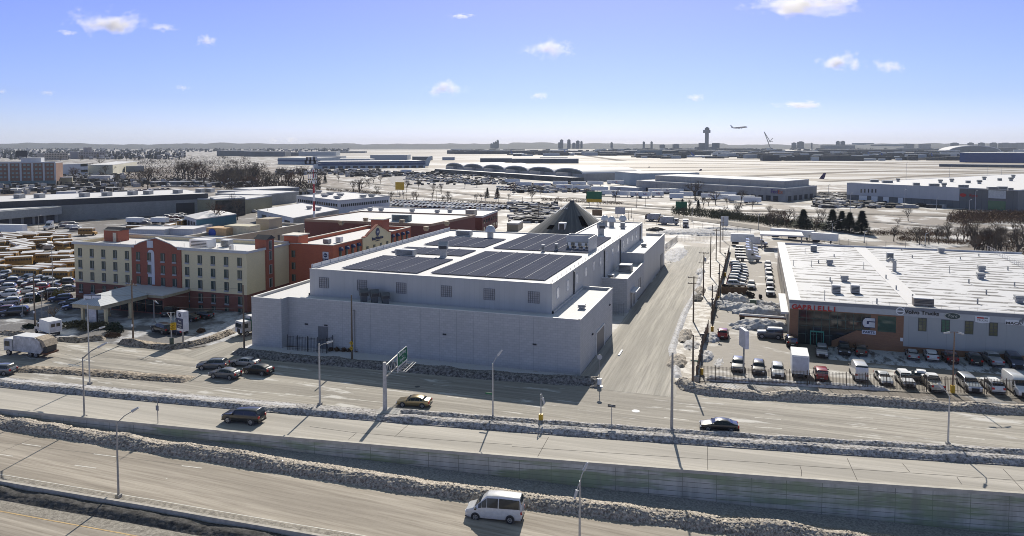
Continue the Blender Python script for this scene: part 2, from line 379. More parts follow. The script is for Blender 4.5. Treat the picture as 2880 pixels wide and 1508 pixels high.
# the speckled dark slush strip at the wall's foot
def bo(x): return -5.9 if x > -38 else -5.9+(-38-x)*0.058 if x > -97 else -2.4
vs = [-120+i*4 for i in range(48)]
strip('wall_foot_slush', vs, lambda x: bo(x)-0.2, -0.1, 0.10, GRAVS, ze)
bank('snow_bank', 'long brown crusted snow ridge between the retaining wall and the expressway lanes',
     opath([-120+i*3 for i in range(62)], lambda x: bo(x)+0.9, 0.0, ze), [(-1.7, -0.05), (-1.4, .1), (-.95, .7), (-.3, 1.0), (.5, .95), (1.3, .5), (2.0, .15), (2.3, -.05)], BANKD, 0.13, 0.6, 1.9, 3.0)
# median between ramp road and boulevard
strip('median_strip', fine, 7.5, lambda x: 11.3 + (1.2 if x > 10 else 0), 0.10, BANKG)
bank('snow_bank', 'low grey snow ridge along the near edge of the narrow median beside the boulevard',
     opath([-150+i*4 for i in range(60)], 8.5), [(-1.0, -0.05), (-.8, .2), (-.3, .62), (.4, .7), (1.0, .35), (1.6, .1), (1.8, -.05)], BANKG, 0.15, 0.34, 2.2, 11.0)
bank('snow_bank', 'thin white snow crust on the far edge of the median east of the sign gantry',
     opath([-44+i*4 for i in range(30)], 11.2), [(-.9, -0.05), (-.5, .25), (0, .5), (.4, .4), (.7, -.05)], BANKG, 0.16, 0.3, 2.6, 17.0)
# far-carriageway barrier and its black bank
def bar_o(x): return -16.2-max(0, x+80)*0.045
BARP = [x for x in range(-150, 26, 3)]
mb = MB()
for sx, (o_a, o_b, z0, z1) in enumerate(((-0.32, 0.32, -.05, .28), (-0.17, 0.17, .28, .88))):
    rows = []
    for x in BARP: rows.append([(*off(x, bar_o(x)+o_a), ze(x)+z0), (*off(x, bar_o(x)+o_a), ze(x)+z1), (*off(x, bar_o(x)+o_b), ze(x)+z1), (*off(x, bar_o(x)+o_b), ze(x)+z0)])
    mb.grid(rows)
tag(mb.build('median_barrier', mat('barrier_concrete', (0.42, 0.39, 0.34), 0.85, 0.2, 2, bmp=0.2)), 'long low concrete barrier dividing the two expressway carriageways, bottom left', 'barrier')
bank('snow_bank', 'black slush heap along the near side of the concrete median barrier',
     opath(BARP, lambda x: bar_o(x)-1.05, 0, ze), [(-1.1, -.05), (-.8, .12), (-.2, .5), (.4, .62), (.8, .5)], BANKB, 0.2, 0.22, 1.8, 23.0)
# muddy shoulders either side of the barrier
MUD = dirtysnow('muddy_grit', (0.36, 0.33, 0.28), (0.13, 0.115, 0.095), lo=0.35, hi=0.62, scale=2.4)
strip('grit_shoulder', BARP, lambda x: bar_o(x)+0.34, lambda x: bar_o(x)+2.3, 0.008, MUD, ze)
strip('grit_shoulder', BARP, lambda x: bar_o(x)-3.6, lambda x: bar_o(x)-0.34, 0.008, MUD, ze)
# retaining wall with coping
def wall_mat():
    m, nt, b = nodes_of('retaining_wall_concrete'); t = nt.nodes.new('ShaderNodeTexCoord'); s = nt.nodes.new('ShaderNodeSeparateXYZ'); nt.links.new(t.outputs['Object'], s.inputs[0])
    cb = nt.nodes.new('ShaderNodeCombineXYZ'); nt.links.new(s.outputs[0], cb.inputs[0]); nt.links.new(s.outputs[2], cb.inputs[1])
    br = nt.nodes.new('ShaderNodeTexBrick'); br.offset = 0; nt.links.new(cb.outputs[0], br.inputs[0])
    br.inputs['Brick Width'].default_value = 3.6; br.inputs['Row Height'].default_value = 0.55; br.inputs['Mortar Size'].default_value = 0.03; br.inputs['Scale'].default_value = 1
    br.inputs['Color1'].default_value = (.50, .485, .43, 1); br.inputs['Color2'].default_value = (.58, .56, .50, 1); br.inputs['Mortar'].default_value = (.2, .2, .17, 1)
    f = nz(nt, tc(nt, scale=(0.09, 0.09, 0.7)), 0.9, 4); c = mix(nt, ramp(nt, f, [(0.46, (0, 0, 0)), (0.56, (0.75,)*3)]), br.outputs[0], (0.22, 0.28, 0.14))
    f2 = nz(nt, tc(nt, scale=(.9, .9, 0.12)), 0.8, 6); c = mix(nt, ramp(nt, f2, [(0.45, (0, 0, 0)), (0.7, (0.6,)*3)]), c, (0.24, 0.235, 0.20))
    nt.links.new(c, b.inputs['Base Color']); b.inputs['Roughness'].default_value = 0.9; bump(nt, b, f2, 0.3, 0.05); return m
rw = thing('retaining_wall', 'long mossy concrete retaining wall holding up the ramp road above the expressway', 'wall')
mb = MB(); xs = [-125+i*4 for i in range(50)]
mb.grid([[(*off(x, -.05), ze(x)-.3), (*off(x, -.05), 0.0), (*off(x, 0.3), 0.0)] for x in xs]); mb.build('wall', wall_mat(), rw)
mb = MB(); mb.grid([[(*off(x, -.12), -.06), (*off(x, -.12), .3), (*off(x, 0.32), .3), (*off(x, .32), -.02)] for x in xs]); mb.build('coping', mat('coping_concrete', (0.46, 0.43, 0.37), 0.8, 0.15, 1.0, bmp=0.1), rw)
# lane dashes, edge lines and joints
PAINTL = mat('worn_lane_paint', (0.62, 0.60, 0.54), 0.7, 0.2, 3)
JOINT = mat('joint_filler', (0.10, 0.092, 0.08), 0.9, 0.3, 2)
def line(pts, w_, z, mb):
    for a, b_ in zip(pts, pts[1:]):
        a, b_ = Vector(a), Vector(b_); d = (b_-a); d.z = 0; n_ = Vector((-d.y, d.x, 0)).normalized()*w_/2; u = Vector((0, 0, z))
        mb.face([a-n_+u, b_-n_+u, b_+n_+u, a+n_+u])
mb = MB()
for k, a, b_ in [(0, (205, 490), (380, 515)), (0, (870, 585), (1080, 612)), (0, (1690, 695), (1880, 718)), (1, (275, 828), (510, 862)), (1, (1215, 962), (1460, 1000)),
                 (0, (-420, 530), (-300, 545)), (0, (0, 590), (120, 607)), (0, (695, 690), (895, 718)), (0, (1545, 813), (1760, 845)), (1, (95, 950), (325, 985)), (1, (1030, 1090), (1285, 1128)), (2, (810, 1256), (1075, 1296)), (2, (0, 1140), (1, 1141)),
                 (0, (490, 1302), (715, 1345)), (2, (1170, 1215), (1230, 1222)), (0, (330, 760), (560, 815))]:
    p, q = ge(*C_(k, *a)), ge(*C_(k, *b_))
    if (p-q).length > 0.2 and not (k == 0 and a[0] == 330): line([p, q], 0.15, 0.014, mb)
def gelocus(k, pts): return [ge(*C_(k, *p)) for p in pts]
struct(mb.build('lane_markings', PAINTL))
mb = MB(); line(opath([x for x in range(-120, -20, 4)], lambda x: bar_o(x)-3.8, 0, ze), 0.15, 0.014, mb); struct(mb.build('yellow_edge_line', mat('worn_yellow_paint', (0.52, 0.36, 0.16), 0.7, 0.25, 2)))
mb = MB(); line(opath([x for x in range(-120, 20, 4)], lambda x: bar_o(x)+2.5, 0, ze), 0.12, 0.014, mb); struct(mb.build('edge_line', PAINTL))
mb = MB()
for k, pts in [(0, [(0, 570), (380, 410)]), (0, [(660, 870), (1080, 655)]), (0, [(1740, 1050), (2320, 665)]), (1, [(610, 1195), (1000, 830)]), (2, [(105, 1300), (205, 1165)]), (0, [(60, 1170), (290, 1055)]), (0, [(700, 720), (1550, 815)]),
               (2, [(1485, 1230), (1500, 1349)])]:
    line(gelocus(k, pts), 0.07, 0.010, mb)
line(gelocus(0, [(0, 480), (900, 585), (1700, 690), (2381, 785)])+gelocus(1, [(600, 880), (1500, 1000)])+gelocus(2, [(180, 1160), (800, 1260), (1600, 1349)]), 0.05, 0.010, mb)
line(gelocus(0, [(0, 600), (1100, 735), (2381, 925)])+gelocus(1, [(800, 1030), (1700, 1170)]), 0.05, 0.010, mb)
for k, pts in [(1, [(860, 450), (935, 390)]), (1, [(1290, 425), (1420, 310)]), (2, [(210, 690), (310, 510)]), (2, [(1655, 590), (1658, 800)]), (3, [(670, 690), (760, 885)]), (3, [(1140, 735), (1200, 805)]), (3, [(1600, 850), (1640, 910)]), (3, [(1990, 780), (2160, 960)]),
               (1, [(500, 330), (900, 385), (1600, 445), (2381, 500)]), (2, [(0, 590), (900, 650), (2168, 730)]), (3, [(0, 735), (1000, 800), (2168, 880)]), (3, [(270, 755), (285, 800), (280, 850)])]:
    line([at(*C_(k, *p)) for p in pts], 0.07, 0.010, mb)
struct(mb.build('road_joints', JOINT))
mb = MB()
for k, a, b_ in [(2, (1305, 272), (1500, 290)), (2, (1290, 345), (1500, 368)), (2, (2055, 345), (2168, 352)), (2, (2060, 425), (2168, 432)), (3, (0, 355), (110, 362)), (3, (0, 430), (120, 440)), (3, (710, 418), (925, 440)), (3, (725, 500), (975, 528)), (3, (1590, 505), (1835, 532)), (3, (1560, 415), (1740, 435)), (3, (700, 340), (890, 352)),
                 (1, (1780, 50), (1960, 72))]:
    line([at(*C_(k, *a)), at(*C_(k, *b_))], 0.13, 0.010, mb)
for a, b_ in [((480, 1195), (640, 1210)), ((900, 1245), (1100, 1262)), ((1500, 1275), (1700, 1290)), ((1770, 1215), (1960, 1230)), ((1300, 1195), (1480, 1210))]: line([at(*B_(1, *a)), at(*B_(1, *b_))], 0.13, 0.010, mb)
line([at(*C_(1, *p)) for p in [(-330, -30), (0, 8), (440, 45), (900, 80), (1180, 105)]], 0.12, 0.010, mb)
struct(mb.build('boulevard_lane_markings', PAINTL))
# manholes
mb = MB(); mp = at(*C_(2, 1048, 290)); mb.prism([(mp.x+.55*cos(i*pi/6), mp.y+.55*sin(i*pi/6)) for i in range(12)], .006, .02); tag(mb.build('manhole_cover', SNOWCAP), 'round snow-whitened manhole cover in the boulevard lanes near the one-way sign', 'manhole cover')
mb = MB(); mp = at(*B_(1, 1610, 1235)); mb.prism([(mp.x+.4*cos(i*pi/6), mp.y+.4*sin(i*pi/6)) for i in range(12)], .006, .02); tag(mb.build('manhole_cover', DARKM), 'dark round manhole cover in the shaded boulevard lanes', 'manhole cover')
# far kerb bank in front of the big grey building, its shaded forecourt snow
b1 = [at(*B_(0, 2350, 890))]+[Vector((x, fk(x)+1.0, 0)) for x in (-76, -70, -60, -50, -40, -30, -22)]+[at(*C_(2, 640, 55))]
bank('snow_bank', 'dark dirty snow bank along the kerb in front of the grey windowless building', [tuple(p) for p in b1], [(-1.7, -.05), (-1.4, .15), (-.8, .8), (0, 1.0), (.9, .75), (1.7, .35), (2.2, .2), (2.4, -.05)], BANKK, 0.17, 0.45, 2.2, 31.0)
fsn = MB(); fsn.grid([[(x, fk(x)+1.5, .02), (x, 110.2 if x > -79 else 108.2, .05)] for x in (-86, -79.3, -79.2, -70, -60, -50, -40, -30, -26)]); struct(fsn.build('forecourt_snow', snow('forecourt_snow', lo=0.6, hi=0.8, scale=0.6, bs=0.7)))
p3 = [at(*C_(2, x, y)) for x, y in [(1420, 60), (1500, 118), (1620, 150), (1900, 175), (2168, 195)]]+[at(*C_(3, x, y)) for x, y in [(300, 205), (900, 235), (1500, 280), (2168, 320)]]+[Vector((60, 117.5, 0)), Vector((80, 122, 0))]
for p in p3: p.y += 0.9
bank('snow_bank', 'tall tan and grey snow bank along the kerb in front of the iron fence, right', [tuple(p) for p in p3], [(-1.3, -.05), (-1.1, .2), (-.6, .85), (.2, 1.05), (.9, .8), (1.5, .3), (1.8, -.05)], BANKD, 0.17, 0.5, 2.2, 41.0)
# side street
st = MB(); L_ = [(2, 700, 60), (2, 1010, 1240-1080)]
sL = [at(*C_(2, 690, 60)), at(*B_(2, 1170, 875)), at(*B_(2, 1370, 610)), at(*B_(2, 1540, 260)), at(1890, 740), at(1925, 700), at(1920, 670), at(1925, 645), at(1960, 620)]
sR = [at(*C_(2, 1400, 110)), at(*B_(2, 1570, 1000)), at(*B_(2, 1700, 640)), at(*B_(2, 1810, 450)), at(*B_(2, 1900, 170)), at(1990, 730), at(2010, 700), at(2015, 680), at(2000, 660)]
yl = MB(); ys = [106.5+i*4 for i in range(52)]
def inter(pl, y):
    pl = sorted(pl, key=lambda p: p.y)
    if y <= pl[0].y: return pl[0].x
    for a, b_ in zip(pl, pl[1:]):
        if y <= b_.y: return a.x+(b_.x-a.x)*(y-a.y)/max(1e-6, b_.y-a.y)
    return pl[-1].x
yl.grid([[(-25.9 if y < 225 else -30, y, 0.012), (-5.5 if y < 190 else -5.0, y, 0.012)] for y in ys]); struct(yl.build('side_street', ROADS))
# ------------------------------------------------------------ the big grey warehouse
GREYB = brick('painted_grey_block', (0.47, 0.465, 0.455), (0.53, 0.52, 0.51), (0.38, 0.375, 0.37), 1.0, 0.8, 0.4, 0.02, 0.8, 0.15)
GREYP = panel('grey_ribbed_siding', (0.46, 0.455, 0.445), 0.9, 0.5, 0.93, w_=0.06)
CAPM = mat('parapet_cap', (0.70, 0.69, 0.66), 0.6, 0.08, 2)
wh = thing('warehouse', 'large pale grey two-tier windowless warehouse with a snowy solar-panelled roof', 'warehouse', (-55, 140, 0)); WO = (-55, 140, 0)
def walls(mb, x0, y0, x1, y1, z0, z1, t=0.3):
    """four parapeted walls as a ring butted end to end"""
    mb.box(x0, y0, z0, x1, y0+t, z1); mb.box(x0, y1-t, z0, x1, y1, z1); mb.box(x0, y0+t, z0, x0+t, y1-t, z1); mb.box(x1-t, y0+t, z0, x1, y1-t, z1)
def ring_cap(mb, x0, y0, x1, y1, z, t=0.3, h=0.06, e=0.04):
    walls(mb, x0-e, y0-e, x1+e, y1+e, z, z+h, t+2*e)
# lower tier outline (plan), left corner block stands 2 m proud
low = [(-85.4, 107.4), (-79.1, 107.4), (-79.1, 109.4), (-25.6, 109.4), (-25.6, 136), (-31.4, 136), (-31.4, 113.8), (-77.5, 113.8), (-77.5, 150), (-85.4, 150)]
def outline_walls(mb, pts, z0, z1, t=0.3, skip=()):
    n = len(pts)
    for i in range(n):
        if i in skip: continue
        a, b_ = Vector((*pts[i], 0)), Vector((*pts[(i+1) % n], 0)); d = (b_-a).normalized(); nn = Vector((-d.y, d.x, 0))*t
        mb.face([a+Vector((0, 0, z0)), b_+Vector((0, 0, z0)), b_+Vector((0, 0, z1)), a+Vector((0, 0, z1))])
        mb.face([b_+nn+Vector((0, 0, z0)), a+nn+Vector((0, 0, z0)), a+nn+Vector((0, 0, z1)), b_+nn+Vector((0, 0, z1))])
        if i not in skip:
            p, q = a-d*0.0, b_+d*0.0
            mb.face([a+Vector((0, 0, z1)), b_+Vector((0, 0, z1)), b_+nn+Vector((0, 0, z1)), a+nn+Vector((0, 0, z1))])
mb = MB(WO); outline_walls(mb, low, -.1, 8.75, 0.32, skip=(6,)); mb.build('lower_wall', GREYB, wh)
mb = MB(WO); n_ = len(low)
for i in (0, 1, 2, 3, 4, 9):
    a, b_ = Vector((*low[i], 0)), Vector((*low[(i+1) % n_], 0)); d = (b_-a).normalized(); nn = Vector((-d.y, d.x, 0))
    mb.extrude([a-nn*.05+Vector((0, 0, 8.752)), a-nn*.05+Vector((0, 0, 8.83)), a+nn*.36+Vector((0, 0, 8.83)), a+nn*.36+Vector((0, 0, 8.752))], b_-a)
mb.build('lower_coping', CAPM, wh)
mb = MB(WO); mb.prism([(-85.1, 107.7), (-79.4, 107.7), (-79.4, 109.7), (-25.9, 109.7), (-25.9, 135.7), (-31.4, 135.7), (-31.4, 113.8), (-77.5, 113.8), (-77.5, 149.7), (-85.1, 149.7)], 8.0, 8.3); mb.build('lower_roof', SNOWROOF, wh)
up = [(-77.5, 113.8), (-31.4, 113.8), (-31.4, 213.1), (-43.9, 213.1), (-43.9, 178.3), (-77.5, 178.3)]
mb = MB(WO); outline_walls(mb, up, 6.0, 13.2, 0.25); mb.face([(-31.4, 136, -.1), (-31.4, 213.1, -.1), (-31.4, 213.1, 6.0), (-31.4, 136, 6.0)])
mb.face([(-43.9, 213.1, -.1), (-43.9, 213.1, 6), (-31.4, 213.1, 6), (-31.4, 213.1, -.1)]); mb.face([(-77.5, 113.8, -.1), (-77.5, 178.3, -.1), (-77.5, 178.3, 6), (-77.5, 113.8, 6)][::-1])
mb.build('upper_wall', GREYP, wh)
mb = MB(WO)
for i in range(6):
    a, b_ = Vector((*up[i], 0)), Vector((*up[(i+1) % 6], 0)); d = (b_-a).normalized(); nn = Vector((-d.y, d.x, 0)); z1 = 13.22
    mb.extrude([a-nn*.04+Vector((0, 0, z1)), a-nn*.04+Vector((0, 0, z1+.07)), a+nn*.3+Vector((0, 0, z1+.07)), a+nn*.3+Vector((0, 0, z1))], b_-a)
mb.build('upper_coping', CAPM, wh)
mb = MB(WO); mb.prism([(-77.25, 114.05), (-31.65, 114.05), (-31.65, 212.85), (-43.65, 212.85), (-43.65, 178.05), (-77.25, 178.05)], 12.6, 13.0); mb.build('upper_roof', SNOWROOF, wh)
# windows with grilles
GRILLE = mat('window_grille', (0.13, 0.13, 0.135), 0.6, 0.1); SHADE = mat('blank_grey_pane', (0.33, 0.33, 0.34), 0.35, 0.1)
WFR = mat('white_window_frame', (0.55, 0.55, 0.56), 0.5, 0.05)
proto = None
for x in (-74.5, -66.6, -58.8, -50.2, -42.35, -34.5):
    if proto is None:
        f = MB(); f.box(-.95, -.03, -.95, .95, .04, .95); proto = f.build('window', SHADE, wh)
        g_ = MB()
        for i in range(6): g_.box(-.95+i*.38-.025, -.09, -.97, -.95+i*.38+.025, -.03, .97)
        for i in range(6): g_.box(-.97, -.105, -.95+i*.38-.02, .97, -.09, -.95+i*.38+.02)
        g_.build('grille', GRILLE, proto)
        proto.location = (x+55, 113.8-140, 10.85)
    else: copy_tree(proto, wh, (x+55, 113.8-140, 10.85))
proto = None
for i, y in enumerate([117.4, 124.3, 131.2, 138.7, 146, 152.6, 159.6, 166.5, 173.5, 180.4, 187.1, 194.1, 201.4]):
    if proto is None:
        f = MB(); f.box(-.04, -.85, -.95, .05, .85, .95); proto = f.build('side_window', WFR, wh)
        g_ = MB(); g_.box(.05, -.68, -.8, .06, .68, .8); g_.build('pane', mat('bright_pane', (0.62, 0.63, 0.65), 0.2, 0.08), proto); proto.location = (-31.4+55, y-140, 11.1)
    else: copy_tree(proto, wh, (-31.4+55, y-140, 11.1))
for y in (128.5, 156.5, 176.0, 208.0): MB(WO).box(-31.4, y-.1, 8.3 if y < 136 or y > 178.9 else 7, -31.15, y+.1, 12.9).build('downpipe', DARKM, wh)
# roll-up door, man door, wall lamps, forecourt enclosure on the grey front
mb = MB(WO); mb.box(-25.6, 121.2, -.05, -25.5, 127.7, 3.7); d_ = mb.build('loading_door', mat('dark_rollup_door', (0.13, 0.13, 0.14), 0.5, 0.15, 6), wh)
mb = MB(WO); mb.box(-25.62, 120.9, 3.7, -25.44, 128.0, 3.95); mb.box(-25.6, 120.9, 0, -25.44, 121.2, 3.7); mb.box(-25.6, 127.7, 0, -25.44, 128.0, 3.7); mb.build('door_frame', CAPM, wh)
mb = MB(WO); mb.box(-72.9, 109.3, 0, -71.0, 109.42, 4.0); mb.build('door', mat('dark_steel_door', (0.15, 0.155, 0.165), 0.5), wh)
for x, y, z in ((-75.3, 109.33, 4.2), (-71.3, 109.33, 4.3), (-48.6, 109.33, 4.6), (-33.0, 109.33, 4.3), (-25.54, 118, 4.4), (-25.54, 133, 6.2)):
    mb = MB(WO); mb.box(x-.3, y-.12 if y < 110 else y-.3, z-.12, x+.3 if y < 110 else x+.15, y+.05 if y < 110 else y+.3, z+.1); mb.build('wall_lamp', DARKM, wh)
mb = MB(WO); mb.tube((-65.6, 109.3, 0), (-65.6, 109.3, 7.4), .09); mb.tube((-65.6, 109.3, 7.4), (-65.6, 108.9, 7.4), .1); mb.build('conduit', POLEM, wh)
for x in (-68, -62.5, -57, -53, -49.5, -46.5, -43.5, -40.8, -38.2, -35.6, -33.2, -29.2):
    mb = MB(WO); mb.box(x-.025, 109.385, 0, x+.025, 109.4, 8.7); mb.build('joint_strip', mat('joint_strip_grey', (0.36, 0.36, 0.36), 0.8), wh)
# side annexes
mb = MB(WO); outline_walls(mb, [(-31.4, 154.5), (-25.9, 154.5), (-25.9, 178.9), (-31.4, 178.9)], -.1, 7.15, .25, skip=(2, 3)); mb.build('middle_annex_wall', GREYB, wh)
mb = MB(WO); mb.box(-31.39, 154.75, 6.2, -26.15, 178.9, 6.5); mb.build('middle_annex_roof', SNOWROOF, wh)
mb = MB(WO); mb.box(-31.4, 154.45, 7.16, -25.85, 154.78, 7.25); mb.box(-26.2, 154.78, 7.16, -25.85, 178.9, 7.25); mb.build('middle_annex_coping', CAPM, wh)
mb = MB(WO); outline_walls(mb, [(-31.4, 178.9), (-25.9, 178.9), (-25.9, 221), (-31.4, 221)], -.1, 9.2, .25, skip=(3,)); mb.build('rear_annex_wall', GREYP, wh)
mb = MB(WO); mb.box(-31.39, 179.15, 8.2, -26.15, 220.75, 8.5); mb.build('rear_annex_roof', SNOWROOF, wh)
mb = MB(WO); mb.box(-31.4, 178.85, 9.21, -25.85, 179.18, 9.3); mb.box(-26.2, 179.18, 9.21, -25.85, 221.0, 9.3); mb.build('rear_annex_coping', CAPM, wh)
for ya, za, yb, zb, nm in ((159, 0, 160.6, 3.4, 'annex_door'), (163.2, 0, 164.2, 2.3, 'annex_door'), (170.5, 2, 171, 4.5, 'slit_window'), (173.2, 2, 173.7, 4.3, 'slit_window'), (211, 0, 216, 4.2, 'annex_door')): MB(WO).box(-25.9, ya, za, -25.82, yb, zb).build(nm, mat('dark_steel_door', (0.15, 0.155, 0.165)), wh)
mb = MB(WO); mb.box(-25.88, 158.6, 3.5, -24.6, 164.5, 3.7); mb.build('door_canopy', SNOWCAP, wh)
mb = MB(WO); mb.box(-31.39, 153.7, 0, -25.9, 153.8, 2.8) if False else mb.box(-31.2, 136.4, 0, -31.1, 154.2, .02); mb = None
# left parapet railing (bright metal strip with posts)
mb = MB(); mb.box(-77.46, 114.3, 13.3, -77.40, 178, 13.95)
for i in range(22): mb.box(-77.40, 114.5+i*3, 13.0, -77.30, 114.6+i*3, 14.05)
tag(mb.build('parapet_screen', mat('bright_sheet_metal', (0.55, 0.56, 0.58), 0.45, 0.06, metal=0.3)), 'low metal guard screen along the left roof edge of the grey warehouse', 'guard rail')
def rail(name, label, pts, h=1.05, post=3.0, m=GALV, r=0.03):
    mb = MB()
    for a, b_ in zip(pts, pts[1:]):
        a, b_ = Vector(a), Vector(b_); n = max(1, int((b_-a).length/post)); u = Vector((0, 0, h))
        mb.tube(a+u, b_+u, r, n=4); mb.tube(a+u*.5, b_+u*.5, r*.8, n=4)
        for i in range(n+1): p = a.lerp(b_, i/n); mb.tube(p, p+u, r, n=4)
    return tag(mb.build(name, m), label, 'railing')
mb = MB()
for i in range(31): y = 115+i*3.1; mb.box(-31.72, y-.03, 13.0, -31.66, y+.03, 13.75)
tag(mb.build('roof_edge_posts', GALV), 'row of short metal posts along the right roof edge of the grey warehouse', 'guard posts')
# solar arrays: rows of tilted panels, real gaps between rows
SOLAR = None
def solar_mat():
    m, nt, b = nodes_of('solar_cells'); t = nt.nodes.new('ShaderNodeTexCoord'); br = nt.nodes.new('ShaderNodeTexBrick'); br.offset = 0
    nt.links.new(t.outputs['Object'], br.inputs[0]); br.inputs['Scale'].default_value = 1; br.inputs['Brick Width'].default_value = 1.05; br.inputs['Row Height'].default_value = 50; br.inputs['Mortar Size'].default_value = 0.03
    br.inputs['Color1'].default_value = (.10, .11, .15, 1); br.inputs['Color2'].default_value = (.12, .13, .17, 1); br.inputs['Mortar'].default_value = (.2, .21, .26, 1)
    f = nz(nt, tc(nt), 0.5, 4); c = mix(nt, ramp(nt, f, [(0.3, (0, 0, 0)), (0.75, (0.35,)*3)]), br.outputs[0], (0.11, 0.11, 0.14))
    nt.links.new(c, b.inputs['Base Color']); b.inputs['Roughness'].default_value = 0.6; b.inputs['Specular IOR Level'].default_value = 0.0; return m
SOLAR = solar_mat()
def solar(label, x0, y0, x1, y1, shear=0.0):
    t = thing('solar_array', label, 'solar panels', ((x0+x1)/2, (y0+y1)/2, 13.0), 0, 'solar arrays on the grey warehouse roof')
    mb = MB((t.location)); fr = MB(t.location); n = int((y1-y0)/1.15)
    for i in range(n):
        ya = y0+i*1.15; mb.face([(x0, ya, 13.18), (x1, ya, 13.18), (x1, ya+1.0, 13.30), (x0, ya+1.0, 13.30)])
        fr.face([(x1, ya+1.02, 13.30), (x0, ya+1.02, 13.30), (x0, ya+1.04, 13.02), (x1, ya+1.04, 13.02)])
    k = int((x1-x0)/3.3)
    for i in range(1, k): fr.box(x0+i*(x1-x0)/k-.025, y0, 13.2, x0+i*(x1-x0)/k+.025, y1, 13.325)
    mb.build('panels', SOLAR, t); fr.build('rails', mat('dull_aluminium', (0.32, 0.33, 0.37), 0.6, 0.05), t)
    return t
solar('big solar array at the front right of the warehouse roof', -54.8, 117.2, -33.6, 145.6)
solar('solar array at the rear right of the warehouse roof, behind the equipment screen', -55.0, 149.9, -33.6, 177.2)
solar('solar array at the front left of the warehouse roof', -72.6, 116.5, -57.0, 133.2)
solar('narrow middle solar array on the left of the warehouse roof', -73.6, 137.5, -57.2, 146.6)
solar('rear left solar array on the warehouse roof', -72.0, 150.4, -57.2, 166.0)
# equipment screen
es = thing('equipment_screen', 'boxy sheet-metal enclosure of electrical gear on the warehouse roof', 'roof enclosure', (-36.5, 154, 13)); EO = es.location
mb = MB(EO); mb.box(-39.5, 155.2, 13, -39.35, 158.6, 16.1); mb.box(-33.6, 150.6, 13, -33.45, 158.6, 16.1); mb.box(-39.35, 158.45, 13, -33.6, 158.6, 16.1); mb.box(-39.5, 155.0, 14.6, -33.6, 155.15, 16.1); mb.build('panel', mat('screen_sheet', (0.42, 0.43, 0.44), 0.5, 0.08), es)
mb = MB(EO)
for i, x in enumerate((-39.0, -37.4, -35.9, -34.6)):
    mb.box(x, 154.2, 13.9, x+.7, 154.5, 14.6); mb.box(x+.3, 154.25, 13.2, x+.8, 154.5, 13.8)
mb.build('switch_box', WHITE_PAINT, es)
mb = MB(EO)
for i in range(16): x = -39.2+i*.36; mb.tube((x, 154.5, 13), (x, 154.5, 14.4), .04, n=4)
for z in (13.3, 13.8, 14.3): mb.tube((-39.3, 154.45, z), (-33.8, 154.45, z), .05, n=4)
mb.build('conduit', DARKM, es)
# rooftop units
def unit(label, p, sx, sy, sz, kind='box', rz=0.0, group=None, m=None, cat='rooftop unit'):
    t = thing('rooftop_unit', label, cat, p, rz, group)
    mb = MB(); 
    if kind == 'box':
        mb.box(-sx/2, -sy/2, .12, sx/2, sy/2, sz); mb.build('casing', m or HVACM, t)
        g_ = MB(); 
        for i in range(4): z = .12+sz*(.2+.17*i); g_.box(-sx*.42, -sy/2-.02, z, sx*.42, -sy/2, z+sz*.08)
        g_.box(-sx*.42, -sy*.4, 0, sx*.42, sy*.4, .12); g_.build('grille', DARKM, t)
        c = MB(); c.box(-sx/2+.02, -sy/2+.02, sz, sx/2-.02, sy/2-.02, sz+.1); c.build('snow', SNOWCAP, t)
    elif kind == 'fan':       # round hood on a duct
        mb.box(-sx*.35, -sy*.35, 0, sx*.35, sy*.35, sz*.5); mb.build('duct', m or HVACM, t)
        h = MB(); h.extrude([(-sx/2, -sy/2, sz*.5), (-sx/2, sy*.2, sz*.5), (-sx/2, sy/2, sz*.72), (-sx/2, sy*.35, sz*.95), (-sx/2, 0, sz), (-sx/2, -sy/2, sz*.78)], (sx, 0, 0)); h.build('hood', m or HVACM, t)
        g_ = MB(); g_.box(-sx*.4, -sy/2-.03, sz*.54, sx*.4, -sy/2, sz*.74); g_.build('opening', DARKM, t)
    elif kind == 'turbine':
        mb.tube((0, 0, 0), (0, 0, sz*.5), sx*.3, n=10); mb.build('duct', m or HVACM, t)
        h = MB(); h.dome((0, 0, sz*.5), sx/2, sz*.5, 12, 4); h.build('hood', mat('translucent_hood', (0.5, 0.52, 0.54), 0.35, 0.1), t)
    elif kind == 'mushroom':
        mb.box(-sx*.35, -sy*.35, 0, sx*.35, sy*.35, sz*.35); mb.build('curb', m or HVACM, t)
        h = MB(); h.box(-sx/2, -sy/2, sz*.35, sx/2, sy/2, sz*.6); h.box(-sx*.38, -sy*.38, sz*.6, sx*.38, sy*.38, sz*.72); h.box(-sx*.48, -sy*.48, sz*.72, sx*.48, sy*.48, sz); h.build('hood', m or HVACM, t)
    return t
unit('tall hooded metal exhaust duct standing between the left solar arrays', (-60.6, 136.0, 13.0), 1.9, 1.9, 3.2, 'fan', 0.3)
unit('long low louvred unit beside the front left solar array', (-68.6, 134.9, 13.0), 4.2, 1.4, 1.3)
unit('low louvred unit near the rear left corner of the warehouse roof', (-69.8, 169.5, 13.0), 4.0, 1.6, 1.3)
unit('round-hooded exhaust fan behind the rear left solar array', (-62, 167.5, 13.0), 2.6, 2.6, 3.2, 'turbine')
unit('tall curved-hood exhaust duct alone on the narrow rear roof', (-37.4, 182.4, 13.0), 1.8, 1.8, 3.2, 'fan', 0.5)
for i, (x, y) in enumerate([(-40.6, 203.4), (-38.2, 201.0), (-35.8, 205.0)]): unit('%s of three bubble-hooded fans at the far end of the roof' % ('left', 'middle', 'right')[i], (x, y, 13), 2.3, 2.3, 3.1, 'turbine')
unit('small square vent box right of the three bubble-hooded fans', (-34.6, 198.2, 13), 1.2, 1.0, 1.6)
